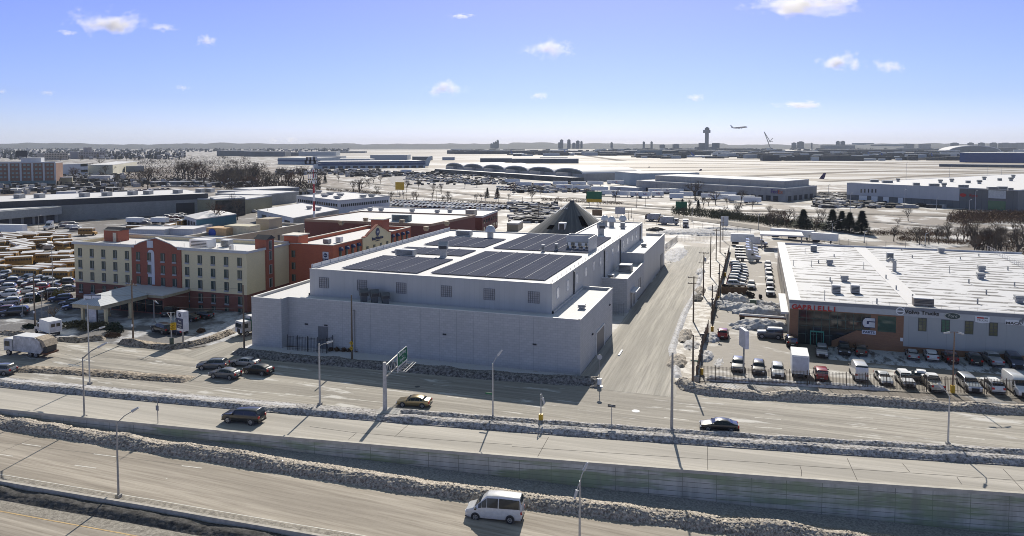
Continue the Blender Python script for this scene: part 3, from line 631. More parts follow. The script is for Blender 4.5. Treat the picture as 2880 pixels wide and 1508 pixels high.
unit('narrow upright vent left of the equipment screen', (-43.2, 149.4, 13), .7, .7, 1.5); unit('narrow upright vent touching the left side of the equipment screen', (-40.9, 151.8, 13), .7, .7, 1.5)
for i, x in enumerate((-65.0, -62.9, -60.8)): unit('%s of three dark exhaust fans on the lower front roof' % ('leftmost', 'middle', 'rightmost')[i], (x, 111.6, 8.3), 1.5, 1.5, 2.5 - (.4 if i == 2 else 0), 'fan', 0.7, m=mat('dark_fan_metal', (0.12, 0.125, 0.13), 0.5, 0.2, metal=0.3))
unit('squat roof vent on the lower right roof of the warehouse', (-27.6, 119.0, 8.3), 1.2, 1.2, .8, 'mushroom')
unit('small grey unit at the near end of the middle annex roof', (-29.9, 157.0, 6.5), 1.3, 1.3, 1.0); unit('boxy duct unit with a pipe on the middle annex roof', (-28.6, 168, 6.5), 3.0, 2.6, 1.6); unit('small round vent on the rear annex roof', (-28.5, 196, 8.5), 1.4, 1.4, .9, 'mushroom')

# ------------------------------------------------------------ window helper for hotels and offices
def window(parent, loc, w_, h_, rz=0.0, frame=None, sill=True, name='window', ac=False, mull=True):
    key = (round(w_, 2), round(h_, 2), frame.name if frame else '', sill, ac, name)
    if key in WPRO: return copy_tree(WPRO[key], parent, loc, rz)
    f = MB(); f.box(-w_/2-.07, -.06, -h_/2-.07, w_/2+.07, -.004, h_/2+.07); o = f.build(name, frame or mat('dark_window_frame', (0.06, 0.065, 0.065), 0.5), parent)
    p = MB(); p.box(-w_/2, -.075, -h_/2, (-.03 if mull else w_/2), -.06, h_/2)
    if mull: p.box(.03, -.075, -h_/2, w_/2, -.06, h_/2)
    p.build('pane', WINGL, o)
    if mull: c = MB(); c.box(w_*.12, -.079, -h_/2+.05, w_*.40, -.075, h_/2-.05); c.build('curtain', mat('pale_curtain', (0.20, 0.21, 0.18), 0.8, 0.3, 2), o)
    if sill: s_ = MB(); s_.box(-w_/2-.08, -.13, -h_/2-(.42 if ac else .2), w_/2+.08, -.004, -h_/2-.08); s_.build('vent_grille' if ac else 'sill', mat('grey_vent_grille', (0.33, 0.34, 0.36), 0.6), o)
    o.location = loc; o.rotation_euler = (0, 0, rz); WPRO[key] = o; return o
WPRO = {}
# ------------------------------------------------------------ tan and red hotel
TANB = brick('tan_brick', (0.76, 0.65, 0.40), (0.82, 0.70, 0.44), (0.56, 0.50, 0.34), 1, 0.4, 0.1, 0.01, 0.85, 0.12)
REDB = brick('red_brick', (0.31, 0.09, 0.055), (0.36, 0.11, 0.065), (0.22, 0.10, 0.08), 1, 0.4, 0.1, 0.01, 0.85, 0.15)
ORGB = brick('orange_red_brick', (0.46, 0.12, 0.06), (0.52, 0.145, 0.07), (0.33, 0.13, 0.09), 1, 0.4, 0.1, 0.01, 0.85, 0.15)
BASEB = brick('maroon_brick', (0.20, 0.075, 0.055), (0.24, 0.09, 0.065), (0.2, 0.1, 0.08), 1, 0.4, 0.1, 0.01, 0.85, 0.15)
CORN = mat('grey_cornice', (0.50, 0.50, 0.50), 0.6, 0.06)
ht = thing('hotel', 'tan brick hotel with red brick centre bay, five storeys beside the grey warehouse', 'hotel', (-127, 135, 0)); HO = Vector(ht.location)
mb = MB(HO); walls(mb, -151.7, 128.2, -103.0, 143.0, 3.8, 13.2, .3); mb.build('upper_wall', TANB, ht)
mb = MB(HO); walls(mb, -151.68, 128.22, -103.02, 142.98, -.1, 3.8, .3); mb.build('ground_floor_wall', BASEB, ht)
mb = MB(HO); mb.box(-151.4, 128.5, 12.2, -103.3, 142.7, 12.5); mb.build('roof', SNOWROOF, ht)
mb = MB(HO); mb.box(-152.1, 127.85, 12.75, -133.4, 128.19, 13.25); mb.box(-121.2, 127.85, 12.75, -102.6, 128.19, 13.25); mb.box(-102.99, 128.19, 12.75, -102.6, 134.3, 13.25); mb.box(-102.99, 137.2, 12.75, -102.7, 143, 13.2); mb.box(-151.7, 142.75, 13.21, -103, 143.1, 13.5); mb.box(-152.1, 128.2, 12.75, -151.71, 143, 13.3); mb.box(-151.9, 128.0, 13.26, -133.4, 128.5, 13.34); mb.box(-121.2, 128.0, 13.26, -102.8, 128.5, 13.34); mb.build('cornice', CORN, ht)
ga = [(-134.2, 0), (-120.3, 0), (-120.3, 13.2), (-121.6, 13.3), (-122.9, 13.9), (-125, 14.5), (-127.2, 15.1), (-129.5, 14.5), (-131.6, 13.9), (-132.9, 13.3), (-134.2, 13.2)]
mb = MB(HO); mb.extrude([(x, 127.95, z) for x, z in ga], (0, .5, 0)); mb.build('gable_bay', REDB, ht)
mb = MB(HO)
for (x, z), (x2, z2) in zip(ga[2:], ga[3:]): mb.extrude([(x, 127.8, z), (x, 127.8, z+.18), (x2, 127.8, z2+.18), (x2, 127.8, z2)], (0, .8, 0))
mb.build('gable_coping', CORN, ht)
mb = MB(HO); mb.box(-129.6, 127.85, 12.9, -127.9, 127.95, 14.5); mb.extrude([(-128.6+a, 127.9, z) for a, z in [(-.95, 4.6), (.95, 4.6), (.95, 11.5)]+[(.95*cos(t), 11.5+.95*sin(t)) for t in [pi*i/8 for i in range(1, 8)]]+[(-.95, 11.5)]], (0, .05, 0)); mb.build('blank_sign_panel', mat('blank_grey_panel', (0.55, 0.56, 0.60), 0.5, 0.05), ht)
cx_l = [-149.9, -146.3, -142.8, -139.3, -135.8]; cx_m = [-132.3, -129.2+.1, -125.3, -122.1]; cx_r = [-118.8, -115.3, -111.8, -108.3, -104.8]
rows_z = [10.9, 8.15, 5.4, 2.5]
for rz_ in rows_z:
    for x in cx_l+cx_r: window(ht, (x+127, 128.2-135, rz_), 1.0, 1.65, ac=True)
    for x in cx_m:
        if rz_ > 4: window(ht, (x+127, 127.95-135, rz_), 1.0, 1.65, ac=True)
for x in cx_r: window(ht, (x+127, 128.2-135, .15), 1.0, 1.1, ac=False, sill=False)
# stair towers
mb = MB(HO); mb.box(-105.6, 134.4, -.1, -102.6, 137.1, 15.0); mb.build('stair_tower', REDB, ht)
mb = MB(HO); mb.extrude([(-105.9, 134.1, 15.0), (-105.9, 135.75, 15.9), (-105.9, 137.4, 15.0)], (3.6, 0, 0)); mb.build('tower_roof', mat('dark_roof_felt', (0.05, 0.05, 0.055), 0.9), ht)
for z in (11.3, 8.2, 5.2, 13.6): window(ht, (-102.6+127, 135.75-135, z), .9, 1.9, pi/2, frame=mat('white_window_frame', (0.55, 0.55, 0.56)), sill=False)
mb = MB(HO); mb.box(-150.5, 135.4, 12.5, -146.0, 138.6, 15.2); mb.build('roof_hut', REDB, ht)
mb = MB(HO); mb.extrude([(-150.9, 135.1, 15.2), (-150.9, 136.0, 15.35), (-150.9, 137, 15.9), (-150.9, 138.9, 15.4), (-150.9, 138.9, 15.2)], (5.2, 0, 0)); mb.build('hut_roof', mat('dark_roof_felt', (0.05, 0.05, 0.055)), ht)
mb = MB(HO); mb.box(-147.6, 135.33, 12.5, -146.6, 135.4, 14.7); mb.build('hut_door', mat('cream_door', (0.55, 0.5, 0.4)), ht)
mb = MB()
for i in range(9): mb.tube((-144+i*4.6, 129.8, 12.5), (-144+i*4.6, 129.8, 14.0), .04, n=4)
tag(mb.build('roof_posts', POLEM), 'row of thin bare posts on the snowy roof of the tan hotel', 'posts')
unit('large rust-streaked white box unit on the tan hotel roof right of the gable', (-119.6, 134.0, 12.5), 5.2, 2.6, 1.9, m=WHITE_PAINT)
unit('small grey cooling unit on the tan hotel roof beside the big white box', (-115.6, 137.2, 12.5), 2.2, 1.6, 1.5)
unit('small white vent near the right end of the tan hotel roof', (-110.2, 132.2, 12.5), .7, .7, 1.2, m=WHITE_PAINT)
# low entrance wing and canopy
mb = MB(HO); mb.box(-133.0, 121.0, -.1, -118.5, 128.15, 3.6); mb.build('lobby_wall', BASEB, ht)
mb = MB(HO); mb.box(-133.4, 120.4, 3.6, -118.0, 127.9, 4.1); mb.build('lobby_roof_edge', mat('tan_fascia', (0.40, 0.35, 0.24), 0.7), ht)
mb = MB(HO); mb.box(-133.1, 120.7, 4.1, -118.3, 127.8, 4.35); mb.build('lobby_roof', SNOWROOF, ht)
for i in range(6): 
    mb = MB(HO); x = -132.6+i*2.35; mb.box(x, 120.93, .3, x+2.0, 120.99, 3.0); mb.build('lobby_window', GLASS, ht)
cn = thing('entrance_canopy', 'blue-snowed hipped porch canopy on tan columns at the hotel entrance', 'canopy', (-126, 113, 0)); CO = Vector(cn.location)
x0, x1, y0, y1 = -129.6, -122.2, 108.7, 120.3
mb = MB(CO); mb.box(x0, y0, 3.4, x1, y1, 4.2); mb.build('fascia', mat('tan_fascia', (0.40, 0.35, 0.24), 0.7), cn)
rx0, rx1 = (x0+x1)/2, (x0+x1)/2
mb = MB(CO); a, b_, c, d = (x0-.3, y0-.3, 4.22), (x1+.3, y0-.3, 4.22), (x1+.3, y1, 4.22), (x0-.3, y1, 4.22); e, f_ = (rx0, y0+2.2, 5.9), (rx0, y1-1.0, 5.9)
mb.face([a, b_, e]); mb.face([b_, c, f_, e]); mb.face([c, d, f_]); mb.face([d, a, e, f_])
mb.build('roof', panel('standing_seam_snow', (0.46, 0.49, 0.52), 0.5, 0.6, 0.55, axis='XYP'), cn)
for x in (x0+.5, x1-.9):
    for y in (y0+1.5, y0+7.5):
        mb = MB(CO); mb.box(x, y, 0, x+.5, y+.5, 3.4); mb.box(x-.12, y-.12, 0, x+.62, y+.62, .5); mb.build('column', TANB, cn)
# ------------------------------------------------------------ red hotel wing with awnings (behind and right of the tan hotel)
rh = thing('hotel_wing', 'orange-red brick hotel wing with dome awnings and a tan scroll gable', 'hotel', (-96, 170, 0)); RO = Vector(rh.location)
mb = MB(RO); walls(mb, -104.5, 143.3, -91.3, 182.5, -.1, 13.0, .3); mb.build('wall', ORGB, rh)
mb = MB(RO); mb.box(-104.2, 143.6, 11.9, -91.6, 182.2, 12.2); mb.build('roof', SNOWROOF, rh)
mb = MB(RO); ring_cap(mb, -104.5, 143.3, -91.3, 182.5, 13.01, .3, .14, .12); mb.build('coping', mat('pale_stone_coping', (0.62, 0.58, 0.5), 0.7), rh)
mb = MB(RO); g0 = [(156.0, 5), (170.2, 5), (170.2, 13.2), (168.8, 13.3), (167.2, 14.1), (163.1, 15.7), (159.0, 14.1), (157.4, 13.3), (156.0, 13.2)]
mb.extrude([(-91.25, y, z) for y, z in g0], (.35, 0, 0)); mb.build('scroll_gable', TANB, rh)
mb = MB(RO)
for (y, z), (y2, z2) in zip(g0[2:], g0[3:]): mb.extrude([(-91.4, y, z), (-91.4, y, z+.2), (-91.4, y2, z2+.2), (-91.4, y2, z2)], (.75, 0, 0))
mb.build('gable_coping', REDB, rh)
NAVY = mat('navy_canvas', (0.02, 0.035, 0.10), 0.8); NAVYS = mat('navy_sign', (0.015, 0.03, 0.10), 0.4)
for zc in (11.3, 8.5):
    for y in (146.3, 149.0, 151.7, 154.3, 171.8, 174.5, 177.4, 180.2):
        window(rh, (-91.25+96, y-170, zc-.7), .9, 1.7, pi/2, sill=True)
        if zc > 10:
            mb = MB(RO); rows = [[(-91.2+.75*sin(a)*cos(b_), y+.75*cos(b_)*0+.75*sin(b_)*1.0, zc+.2+.75*cos(a)) for a in [pi/2*i/4 for i in range(5)]] for b_ in [-pi/2+pi*i/8 for i in range(9)]]
            mb.grid(rows).build('awning', NAVY, rh)
    for y in (158, 161.4, 164.8, 168.2): window(rh, (-90.88+96, y-170, zc-1.4), .9, 1.8, pi/2, sill=False)
for z in (10.6, 7.8, 5.0): window(rh, (-101.9+96, 143.25-170, z), .9, 1.5, sill=False, frame=mat('olive_window_frame', (0.18, 0.15, 0.09)))
mb = MB(RO); mb.extrude([(-90.84, 163.1+1.0*cos(t), 13.9+1.0*sin(t)) for t in [2*pi*i/20 for i in range(20)]], (.06, 0, 0)); mb.build('round_sign', NAVYS, rh)
text('BW', 0.75, WHITE_PAINT, rh, (-90.76+96, 163.1-170, 13.9), (pi/2, 0, pi/2))
text('Best Western', 1.0, NAVYS, rh, (-90.80+96, 163.1-170, 12.35), (pi/2, 0, pi/2), bold=.03, extr=.06)
text('JFK AIRPORT', .35, NAVYS, rh, (-90.82+96, 163.1-170, 11.7), (pi/2, 0, pi/2))
sg = thing('wall_sign', 'blue and white vertical hotel sign on the orange-red brick wall', 'sign', (-93.2, 143.15, 9.5))
mb = MB(); mb.box(-.75, -.06, -2.0, .75, .12, 2.0); mb.build('board', mat('pale_sign_face', (0.60, 0.61, 0.66), 0.4), sg)
mb = MB(); mb.box(-.75, -.075, -1.3, .75, -.061, .45); mb.build('navy_band', NAVYS, sg)
mb = MB(); mb.extrude([(.5*cos(t), -.075, 1.2+.5*sin(t)) for t in [2*pi*i/20 for i in range(20)]], (0, .012, 0)); mb.build('round_emblem', NAVYS, sg)
text('BW', .4, WHITE_PAINT, sg, (0, -.09, 1.2), FRONT); text('Best', .55, WHITE_PAINT, sg, (0, -.09, 0.05), FRONT); text('Western', .42, WHITE_PAINT, sg, (0, -.09, -.6), FRONT)
rt = [(-104.4, 144.2, 3.6, 3.2, 'at the near end'), (-99.8, 176.0, 3.4, 3.0, 'behind the scroll gable')]
mb = MB(RO); mb.box(-104.45, 143.25, 12.2, -100.6, 147.2, 14.8); mb.build('stair_tower', ORGB, rh); mb = MB(RO); mb.box(-104.8, 142.9, 14.8, -100.3, 147.5, 15.05); mb.build('tower_coping', mat('pale_stone_coping', (0.62, 0.58, 0.5)), rh)
mb = MB(RO); mb.box(-97.5, 171.5, 12.2, -94.0, 175.2, 16.0); mb.build('stair_tower', REDB, rh); mb = MB(RO); mb.box(-97.9, 171.1, 16.0, -93.6, 175.6, 16.25); mb.build('tower_coping', mat('pale_stone_coping', (0.62, 0.58, 0.5)), rh)
unit('small air-conditioning unit on the orange hotel wing roof', (-97.5, 150.5, 12.2), 1.6, 1.2, 1.1); unit('second small cooling unit further back on the orange hotel wing roof', (-96.0, 153.5, 12.2), 1.4, 1.2, 1.3, m=WHITE_PAINT)
# ------------------------------------------------------------ truck dealership, right
PANG = panel('pale_green_grey_panel', (0.40, 0.41, 0.39), 2.9, 0.6, 0.7, w_=0.04)
FASC = mat('fascia_sheet', (0.47, 0.475, 0.46), 0.55, 0.06)
DB = brick('brown_brick', (0.27, 0.14, 0.08), (0.33, 0.17, 0.095), (0.24, 0.15, 0.1), 1, 0.4, 0.1, 0.01, 0.85, 0.2)
SIDEW = panel('tan_side_siding', (0.42, 0.37, 0.30), 1.2, 0.7, 0.8)
gb = thing('truck_dealership', 'wide truck dealership with striped snowy roof, brown brick corner and brand signs', 'dealership', (30, 170, 0)); GO = Vector(gb.location)
YG, XL, XR_, YB = 139.8, 6.1, 66.0, 222.0
mb = MB(GO); mb.box(XL, YG, -.1, XL+1.5, YG+.3, 6.35); mb.box(19.4, YG, -.1, 24.6, YG+.3, 6.35); mb.box(XL+1.5, YG, 6.2, 19.4, YG+.3, 6.35)
mb.extrude([(13.2, YG, -.1), (19.4, YG, -.1), (19.4, YG, 3.2), (17.2, YG, 3.2), (13.2, YG, 1.0)], (0, .3, 0)); mb.build('brick_front', DB, gb)
mb = MB(GO); mb.box(XL+1.5, YG+.1, .0, 19.4, YG+.2, 6.2); mb.build('shop_glazing', GLASS, gb)
mb = MB(GO)
for i in range(10): x = XL+1.5+i*1.3; mb.box(x-.04, YG+.02, .3 if x < 13 else 3.2, x+.04, YG+.1, 6.2)
for z in (1.9, 3.4, 4.8): mb.box(XL+1.5, YG+.03, z-.03, 13.3 if z < 3 else 19.4, YG+.1, z+.03)
mb.build('mullion', mat('dark_green_mullion', (0.05, 0.10, 0.085), 0.4), gb)
mb = MB(GO); mb.box(9.6, YG-.05, 2.35, 11.9, YG+.0, 2.6); mb.box(9.6, YG-.05, 0, 9.75, YG, 2.35); mb.box(11.75, YG-.05, 0, 11.9, YG, 2.35); mb.box(10.65, YG-.04, 0, 10.75, YG, 2.35); mb.build('entrance_frame', mat('teal_door_frame', (0.06, 0.28, 0.21), 0.45), gb)
mb = MB(GO); mb.box(24.6, YG+.02, 1.05, XR_, YG+.3, 6.35); mb.build('panel_front', PANG, gb)
mb = MB(GO); mb.box(24.6, YG+.06, -.1, XR_, YG+.3, 1.05); mb.build('brick_plinth', DB, gb)
mb = MB(GO); mb.box(XL-.05, YG-.03, 6.35, XR_, YG+.35, 7.35); mb.build('sign_fascia', FASC, gb)
mb = MB(GO); mb.box(XL-.1, YG-.08, 7.35, XR_, YG+.4, 7.95); mb.build('grey_parapet', mat('slate_grey_sheet', (0.235, 0.24, 0.25), 0.6, 0.06), gb)
mb = MB(GO); mb.box(XL, YG+.3, -.1, XL+.3, YB, 7.6); mb.box(XL+.3, YB-.3, -.1, XR_, YB, 7.6); mb.build('side_wall', SIDEW, gb)
for i in range(8):
    mb = MB(GO); y = 146+i*9; mb.box(XL-.03, y, 3.6 if i else 2.6, XL, y+2.2, 5.4); mb.build('side_window', DARKM, gb)
mb = MB(GO); mb.box(XL-.1, YG+.4, 7.6, XL+1.9, YB, 7.9); mb.build('left_parapet', mat('snowy_white_parapet', (0.66, 0.68, 0.68), 0.5, 0.06), gb)
def striped_roof():
    m, nt, b = nodes_of('melting_striped_snow_roof'); v = tc(nt)
    f = nz(nt, tc(nt, scale=(0.05, 1.0, 1)), 0.9, 5, 0.6); st = nt.nodes.new('ShaderNodeTexWave'); st.wave_type = 'BANDS'; st.bands_direction = 'Y'; st.inputs['Scale'].default_value = 0.095; st.inputs['Distortion'].default_value = 0.5; st.inputs['Detail'].default_value = 2
    nt.links.new(tc(nt), st.inputs[0]); h = nz(nt, tc(nt, scale=(0.35, 0.7, 1)), 0.5, 5, 0.65); a = nt.nodes.new('ShaderNodeMath'); a.operation = 'MULTIPLY'
    s2 = ramp(nt, st.outputs[1], [(0.5, (0, 0, 0)), (0.6, (1, 1, 1))]); h2 = ramp(nt, h, [(0.47, (0, 0, 0)), (0.50, (1, 1, 1))])
    k = mix(nt, 1.0, s2, h2, 'MULTIPLY'); c = mix(nt, k, (0.58, 0.58, 0.59), (0.12, 0.115, 0.11))
    g2 = nz(nt, tc(nt, scale=(0.06, 1.4, 1)), 2.0, 5, 0.6); c = mix(nt, ramp(nt, g2, [(0.5, (0, 0, 0)), (0.8, (0.4,)*3)]), c, (0.5, 0.5, 0.5))
    nt.links.new(c, b.inputs['Base Color']); b.inputs['Roughness'].default_value = 0.75; bump(nt, b, f, 0.3, 0.15); return m
mb = MB(GO); mb.box(XL+1.9, YG+.4, 7.2, XR_, YB-.3, 7.45); mb.build('roof', striped_roof(), gb)
mb = MB(GO); mb.box(26.0, YG+.4, 7.45, 29.0, YB-.3, 7.52); mb.box(XL+1.9, YB-.6, 7.45, XR_, YB-.3, 7.9); mb.build('ridge_strip', SNOWROOF, gb)
gy = lambda x, y: onY(*B_(3, x, y), YG)
for xa, ya, xb, yb in ((1505, 692, 1578, 822), (1735, 708, 1810, 835), (1970, 722, 2045, 852), (2212, 738, 2288, 870)):
    p, q = gy(xa, ya), gy(xb, yb); w_, h_ = q.x-p.x, p.z-q.z
    o = MB().box(-w_/2-.06, -.03, -h_/2-.06, w_/2+.06, .01, h_/2+.06).build('window', mat('dark_window_frame', (0.06, 0.065, 0.065)), gb); o.location = ((p.x+q.x)/2-30, YG-170, (p.z+q.z)/2)
    c = MB()
    for i in range(2):
        for j in range(4): c.box(-w_/2+i*w_/2+.04, -.045, -h_/2+j*h_/4+.04, -w_/2+(i+1)*w_/2-.04, -.03, -h_/2+(j+1)*h_/4-.04)
    c.build('pane', mat('green_blind_glass', (0.04, 0.13, 0.085), 0.3) if xa == 1735 else glossy('olive_glass', (0.12, 0.13, 0.08), 0.12), o)
p, q = gy(1097, 668), gy(1275, 838)
o = MB().box(p.x, YG-.03, q.z, q.x, YG-.002, p.z); o.o = Vector((0, 0, 0)); o = o.build('display_window', glossy('green_glass', (0.03, 0.08, 0.065), 0.08), gb); o.location = -GO
mb = MB(GO); mb.box(4.7, 142.2, 4.7, 6.05, 160, 5.1); mb.build('side_canopy', SNOWCAP, gb)
# signs on the dealership
RLET = mat('red_letter', (0.45, 0.02, 0.015), 0.45, 0.08); BLET = mat('black_letter', (0.03, 0.03, 0.03), 0.5)
a, b_ = gy(245, 578), gy(680, 605)
s = thing('letter_sign', 'red block letters GABRIELLI on the pale fascia', 'sign', (a.x, YG-.1, (a.z+b_.z)/2)); wd = b_.x-a.x
for i, ch in enumerate('GABRIELLI'): text(ch, 1.15, RLET, s, (.35+i*(wd-.6)/8.0, 0, 0), FRONT, 'letter', .07, .045, 'CENTER', 1.12)
a, b_ = gy(1390, 632), gy(1680, 645)
s = thing('letter_sign', 'black letters VOLVO TRUCKS in mixed case on the fascia, right of the round emblem', 'sign', ((a.x+b_.x)/2, YG-.1, (a.z+b_.z)/2))
text('Volvo Trucks', .92, BLET, s, (0, 0, 0), FRONT, 'lettering', .05, .02, 'CENTER', 1.05)
a = gy(1320, 622); s = thing('round_emblem_sign', 'round white ring emblem with a bar and arrow on the dealership fascia', 'sign', (a.x, YG-.12, a.z))
mb = MB(); ring = lambda r, n=28: [(r*cos(2*pi*i/n), r*sin(2*pi*i/n)) for i in range(n)]
rows = [[(x*1.0, 0.0, z) for x, z in ring(.52)], [(x, 0.0, z) for x, z in ring(.70)], [(x, .1, z) for x, z in ring(.72)]]; mb.grid(rows, True); mb.extrude([(.42, 0, .5), (.72, 0, .52), (.70, 0, .82), (.62, 0, .62)], (0, .08, 0)); mb.build('ring', WHITE_PAINT, s)
mb = MB(); mb.extrude([(x, .02, z) for x, z in ring(.52)], (0, .06, 0)); mb.build('disc', mat('sign_grey', (0.2, 0.2, 0.2)), s)
mb = MB(); mb.box(-.5, -.03, -.12, .5, .02, .12); mb.build('bar', WHITE_PAINT, s)
a, b_ = gy(1762, 665), gy(1925, 665); s = thing('oval_sign', 'dark oval sign with a pale rim and script lettering on the dealership fascia', 'sign', ((a.x+b_.x)/2, YG-.12, a.z)); hw = (b_.x-a.x)/2
mb = MB(); mb.extrude([(x*hw, 0, z*.58) for x, z in ring(1)], (0, .08, 0)); mb.build('rim', mat('sign_cream', (0.6, 0.6, 0.5)), s)
mb = MB(); mb.extrude([(x*hw*.92, -.02, z*.5) for x, z in ring(1)], (0, .02, 0)); mb.build('face', mat('sign_dark_green', (0.05, 0.07, 0.06)), s); text('Ford', .7, mat('sign_cream', (0.6, 0.6, 0.5)), s, (0, -.03, 0), FRONT, extr=.01)
a, b_ = gy(2068, 665), gy(2208, 745); s = thing('shield_sign', 'white board with a red bar above the word TRUCKS on the dealership wall', 'sign', ((a.x+b_.x)/2, YG-.15, (a.z+b_.z)/2)); w_, h_ = (b_.x-a.x)/2, (a.z-b_.z)/2
mb = MB(); mb.extrude([(-w_, 0, -h_*.8), (0, 0, -h_*1.05), (w_, 0, -h_*.8), (w_, 0, h_*.9), (0, 0, h_*1.08), (-w_, 0, h_*.9)], (0, .12, 0)); mb.build('board', WHITE_PAINT, s)
mb = MB(); mb.box(-w_*.78, -.015, h_*.25, w_*.2, 0, h_*.65); mb.build('red_bar', RLET, s); mb = MB(); mb.box(w_*.26, -.015, h_*.25, w_*.78, 0, h_*.65); mb.build('grey_bar', mat('sign_grey', (0.2, 0.2, 0.2)), s); text('TRUCKS', .42, BLET, s, (0, -.015, -h_*.25), FRONT, extr=.01)
a, b_ = gy(2368, 698), gy(2556, 765); s = thing('brand_board', 'white board reading MACK with a dark dog emblem above its corner', 'sign', ((a.x+b_.x)/2, YG-.15, (a.z+b_.z)/2)); w_, h_ = (b_.x-a.x)/2, (a.z-b_.z)/2
mb = MB(); mb.box(-w_, 0, -h_, w_, .12, h_*.75); mb.build('board', WHITE_PAINT, s); text('MACK', .55, BLET, s, (-.15, -.015, -h_*.45), FRONT, extr=.01, bold=.02, sx=1.5)
mb = MB(); dg = [(-.5, -.5), (-.35, -.5), (-.3, -.1), (.05, -.15), (.1, -.5), (.25, -.5), (.3, 0), (.35, .35), (.5, .5), (.45, .75), (.2, .8), (.05, .6), (.0, .35), (-.35, .25), (-.5, .1)]; mb.extrude([(w_*.72+x*.8, -.03, h_*.45+z*.8) for x, z in dg], (0, .03, 0)); mb.build('dog_emblem', mat('sign_grey', (0.2, 0.2, 0.2)), s)
a, b_ = gy(945, 685), gy(1068, 790); s = thing('letter_emblem', 'big striped white letter G on the brown brick', 'sign', ((a.x+b_.x)/2, YG-.12, (a.z+b_.z)/2)); w_, h_ = (b_.x-a.x)/2, (a.z-b_.z)/2
mb = MB()
for i in range(9):
    z = -h_+.1+i*(2*h_-.1)/9; u = (z+.07)/h_; lft = -w_*sqrt(max(0.05, 1-u*u*.75))
    if -.35 < u < .35: mb.box(lft, -.03, z, -w_*.35, .02, z+.14); (mb.box(w_*.0, -.03, z, w_*(.95), .02, z+.14) if u < .1 else None)
    else: mb.box(lft, -.03, z, w_*.95, .02, z+.14)
mb.build('stripe', WHITE_PAINT, s); mb = MB(); mb.extrude([(-w_*1.08*cos(t)*-1 if False else x, .02, z) for x, z in [(-w_*1.1, -h_*.3), (-w_*.7, -h_*1.02), (w_*.95, -h_*1.05), (w_*1.05, h_*1.0), (-w_*.3, h_*1.05), (-w_*.95, h_*.55)]], (0, .05, 0)); mb.build('backing', NAVYS, s)
a, b_ = gy(937, 808), gy(1075, 858); s = thing('parts_board', 'small white board reading PARTS below the striped letter', 'sign', ((a.x+b_.x)/2, YG-.1, (a.z+b_.z)/2)); w_, h_ = (b_.x-a.x)/2, (a.z-b_.z)/2
mb = MB(); mb.box(-w_, 0, -h_, w_, .08, h_); mb.build('board', mat('pale_sign_face', (0.60, 0.61, 0.66)), s); text('PARTS', .55, NAVYS, s, (0, -.015, 0), FRONT, extr=.01, bold=.01, sx=1.2)
a = gy(1333, 905); tag(MB().box(a.x-.2, YG-.08, a.z-.3, a.x+.2, YG-.01, a.z+.3).build('wall_notice', WHITE_PAINT), 'small white notice plate at the brick and panel joint of the dealership', 'notice')
# rooftop units on the dealership
ru = lambda x, y: at(*B_(3, x, y), 7.45)
for (x, y, k, lab) in [(678, 440, 'box', 'left one of the paired tall grey box vents near the front'), (868, 440, 'box', 'right one of the paired tall grey box vents near the front'), (762, 325, 'mushroom', 'stacked louvred vent behind the pair of box vents'), (615, 160, 'mushroom', 'stacked louvred vent near the left side'), (1215, 100, 'box', 'pale box unit beyond the gooseneck vent'), (2130, 225, 'mushroom', 'farther of two stacked louvred vents on the right half'), (2122, 300, 'mushroom', 'nearer of two stacked louvred vents on the right half'), (2507, 535, 'mushroom', 'stacked louvred vent at the right frame edge'), (455, 25, 'box', 'boxy cooling unit at the far left corner'), (1728, 40, 'mushroom', 'small louvred vent near the far edge')]:
    unit('%s of the dealership roof' % lab, ru(x, y), 1.5, 1.5, 1.5 if k == 'box' else 1.3, k)
unit('wide open-framed cooling unit near the front edge of the dealership roof', ru(1545, 570), 3.2, 1.6, 1.4, m=mat('rusty_cooler', (0.2, 0.17, 0.14)))
p = ru(1262, 225); gn = MB(p); pr = None; q0 = Vector(p)
pts = [Vector(p)+Vector(v) for v in ((0, 0, 0), (0, 0, 1.9), (-.2, 0, 2.4), (-.8, 0, 2.7), (-1.3, 0, 2.5), (-1.5, 0, 2.1))]
for a, b_ in zip(pts, pts[1:]): gn.tube(a, b_, .42, n=10)
tag(gn.build('gooseneck_vent', HVACM, loc=p, smooth=False), 'fat curved gooseneck duct rising from the middle of the striped roof', 'rooftop vent')
k = 0
for (x, y, h_) in [(565, 515, 1.9), (434, 180, 1.5), (955, 205, 1.7), (620, 325, .9), (1178, 300, .9), (1280, 410, .9), (1443, 500, .9), (1812, 245, 1.6), (1440, 90, .7), (1920, 105, .7), (2005, 345, .9), (2180, 455, .9), (2092, 550, 1.0), (2395, 215, .9), (2461, 375, .9), (660, 80, .7), (1087, 550, 1.0), (370, 45, 1.4), (2105, 75, .7), (255, 170, 1.4), (1335, 15, .6), (505, 145, .8), (638, 355, .8)]:
    p = ru(x, y); o = MB().tube((0, 0, 0), (0, 0, h_), .13 if h_ < 1.2 else .06, n=6).build('vent_pipe', HVACM, loc=p)
    tag(o, 'thin bare pipe or mast standing on the striped dealership roof', 'vent pipe', 'vent pipes on the dealership roof')
rail('roof_railing', 'thin wire railing along the front edge of the dealership roof', [(9, YG+.8, 7.45), (60, YG+.8, 7.45)], 1.0, 2.6, r=.02)
rail('roof_railing', 'chain-link guard rail along the far right of the dealership roof', [tuple(at(*B_(3, 2190, 10), 7.45)), tuple(at(*B_(3, 2556, 205), 7.45))], 1.1, 1.5, r=.03)
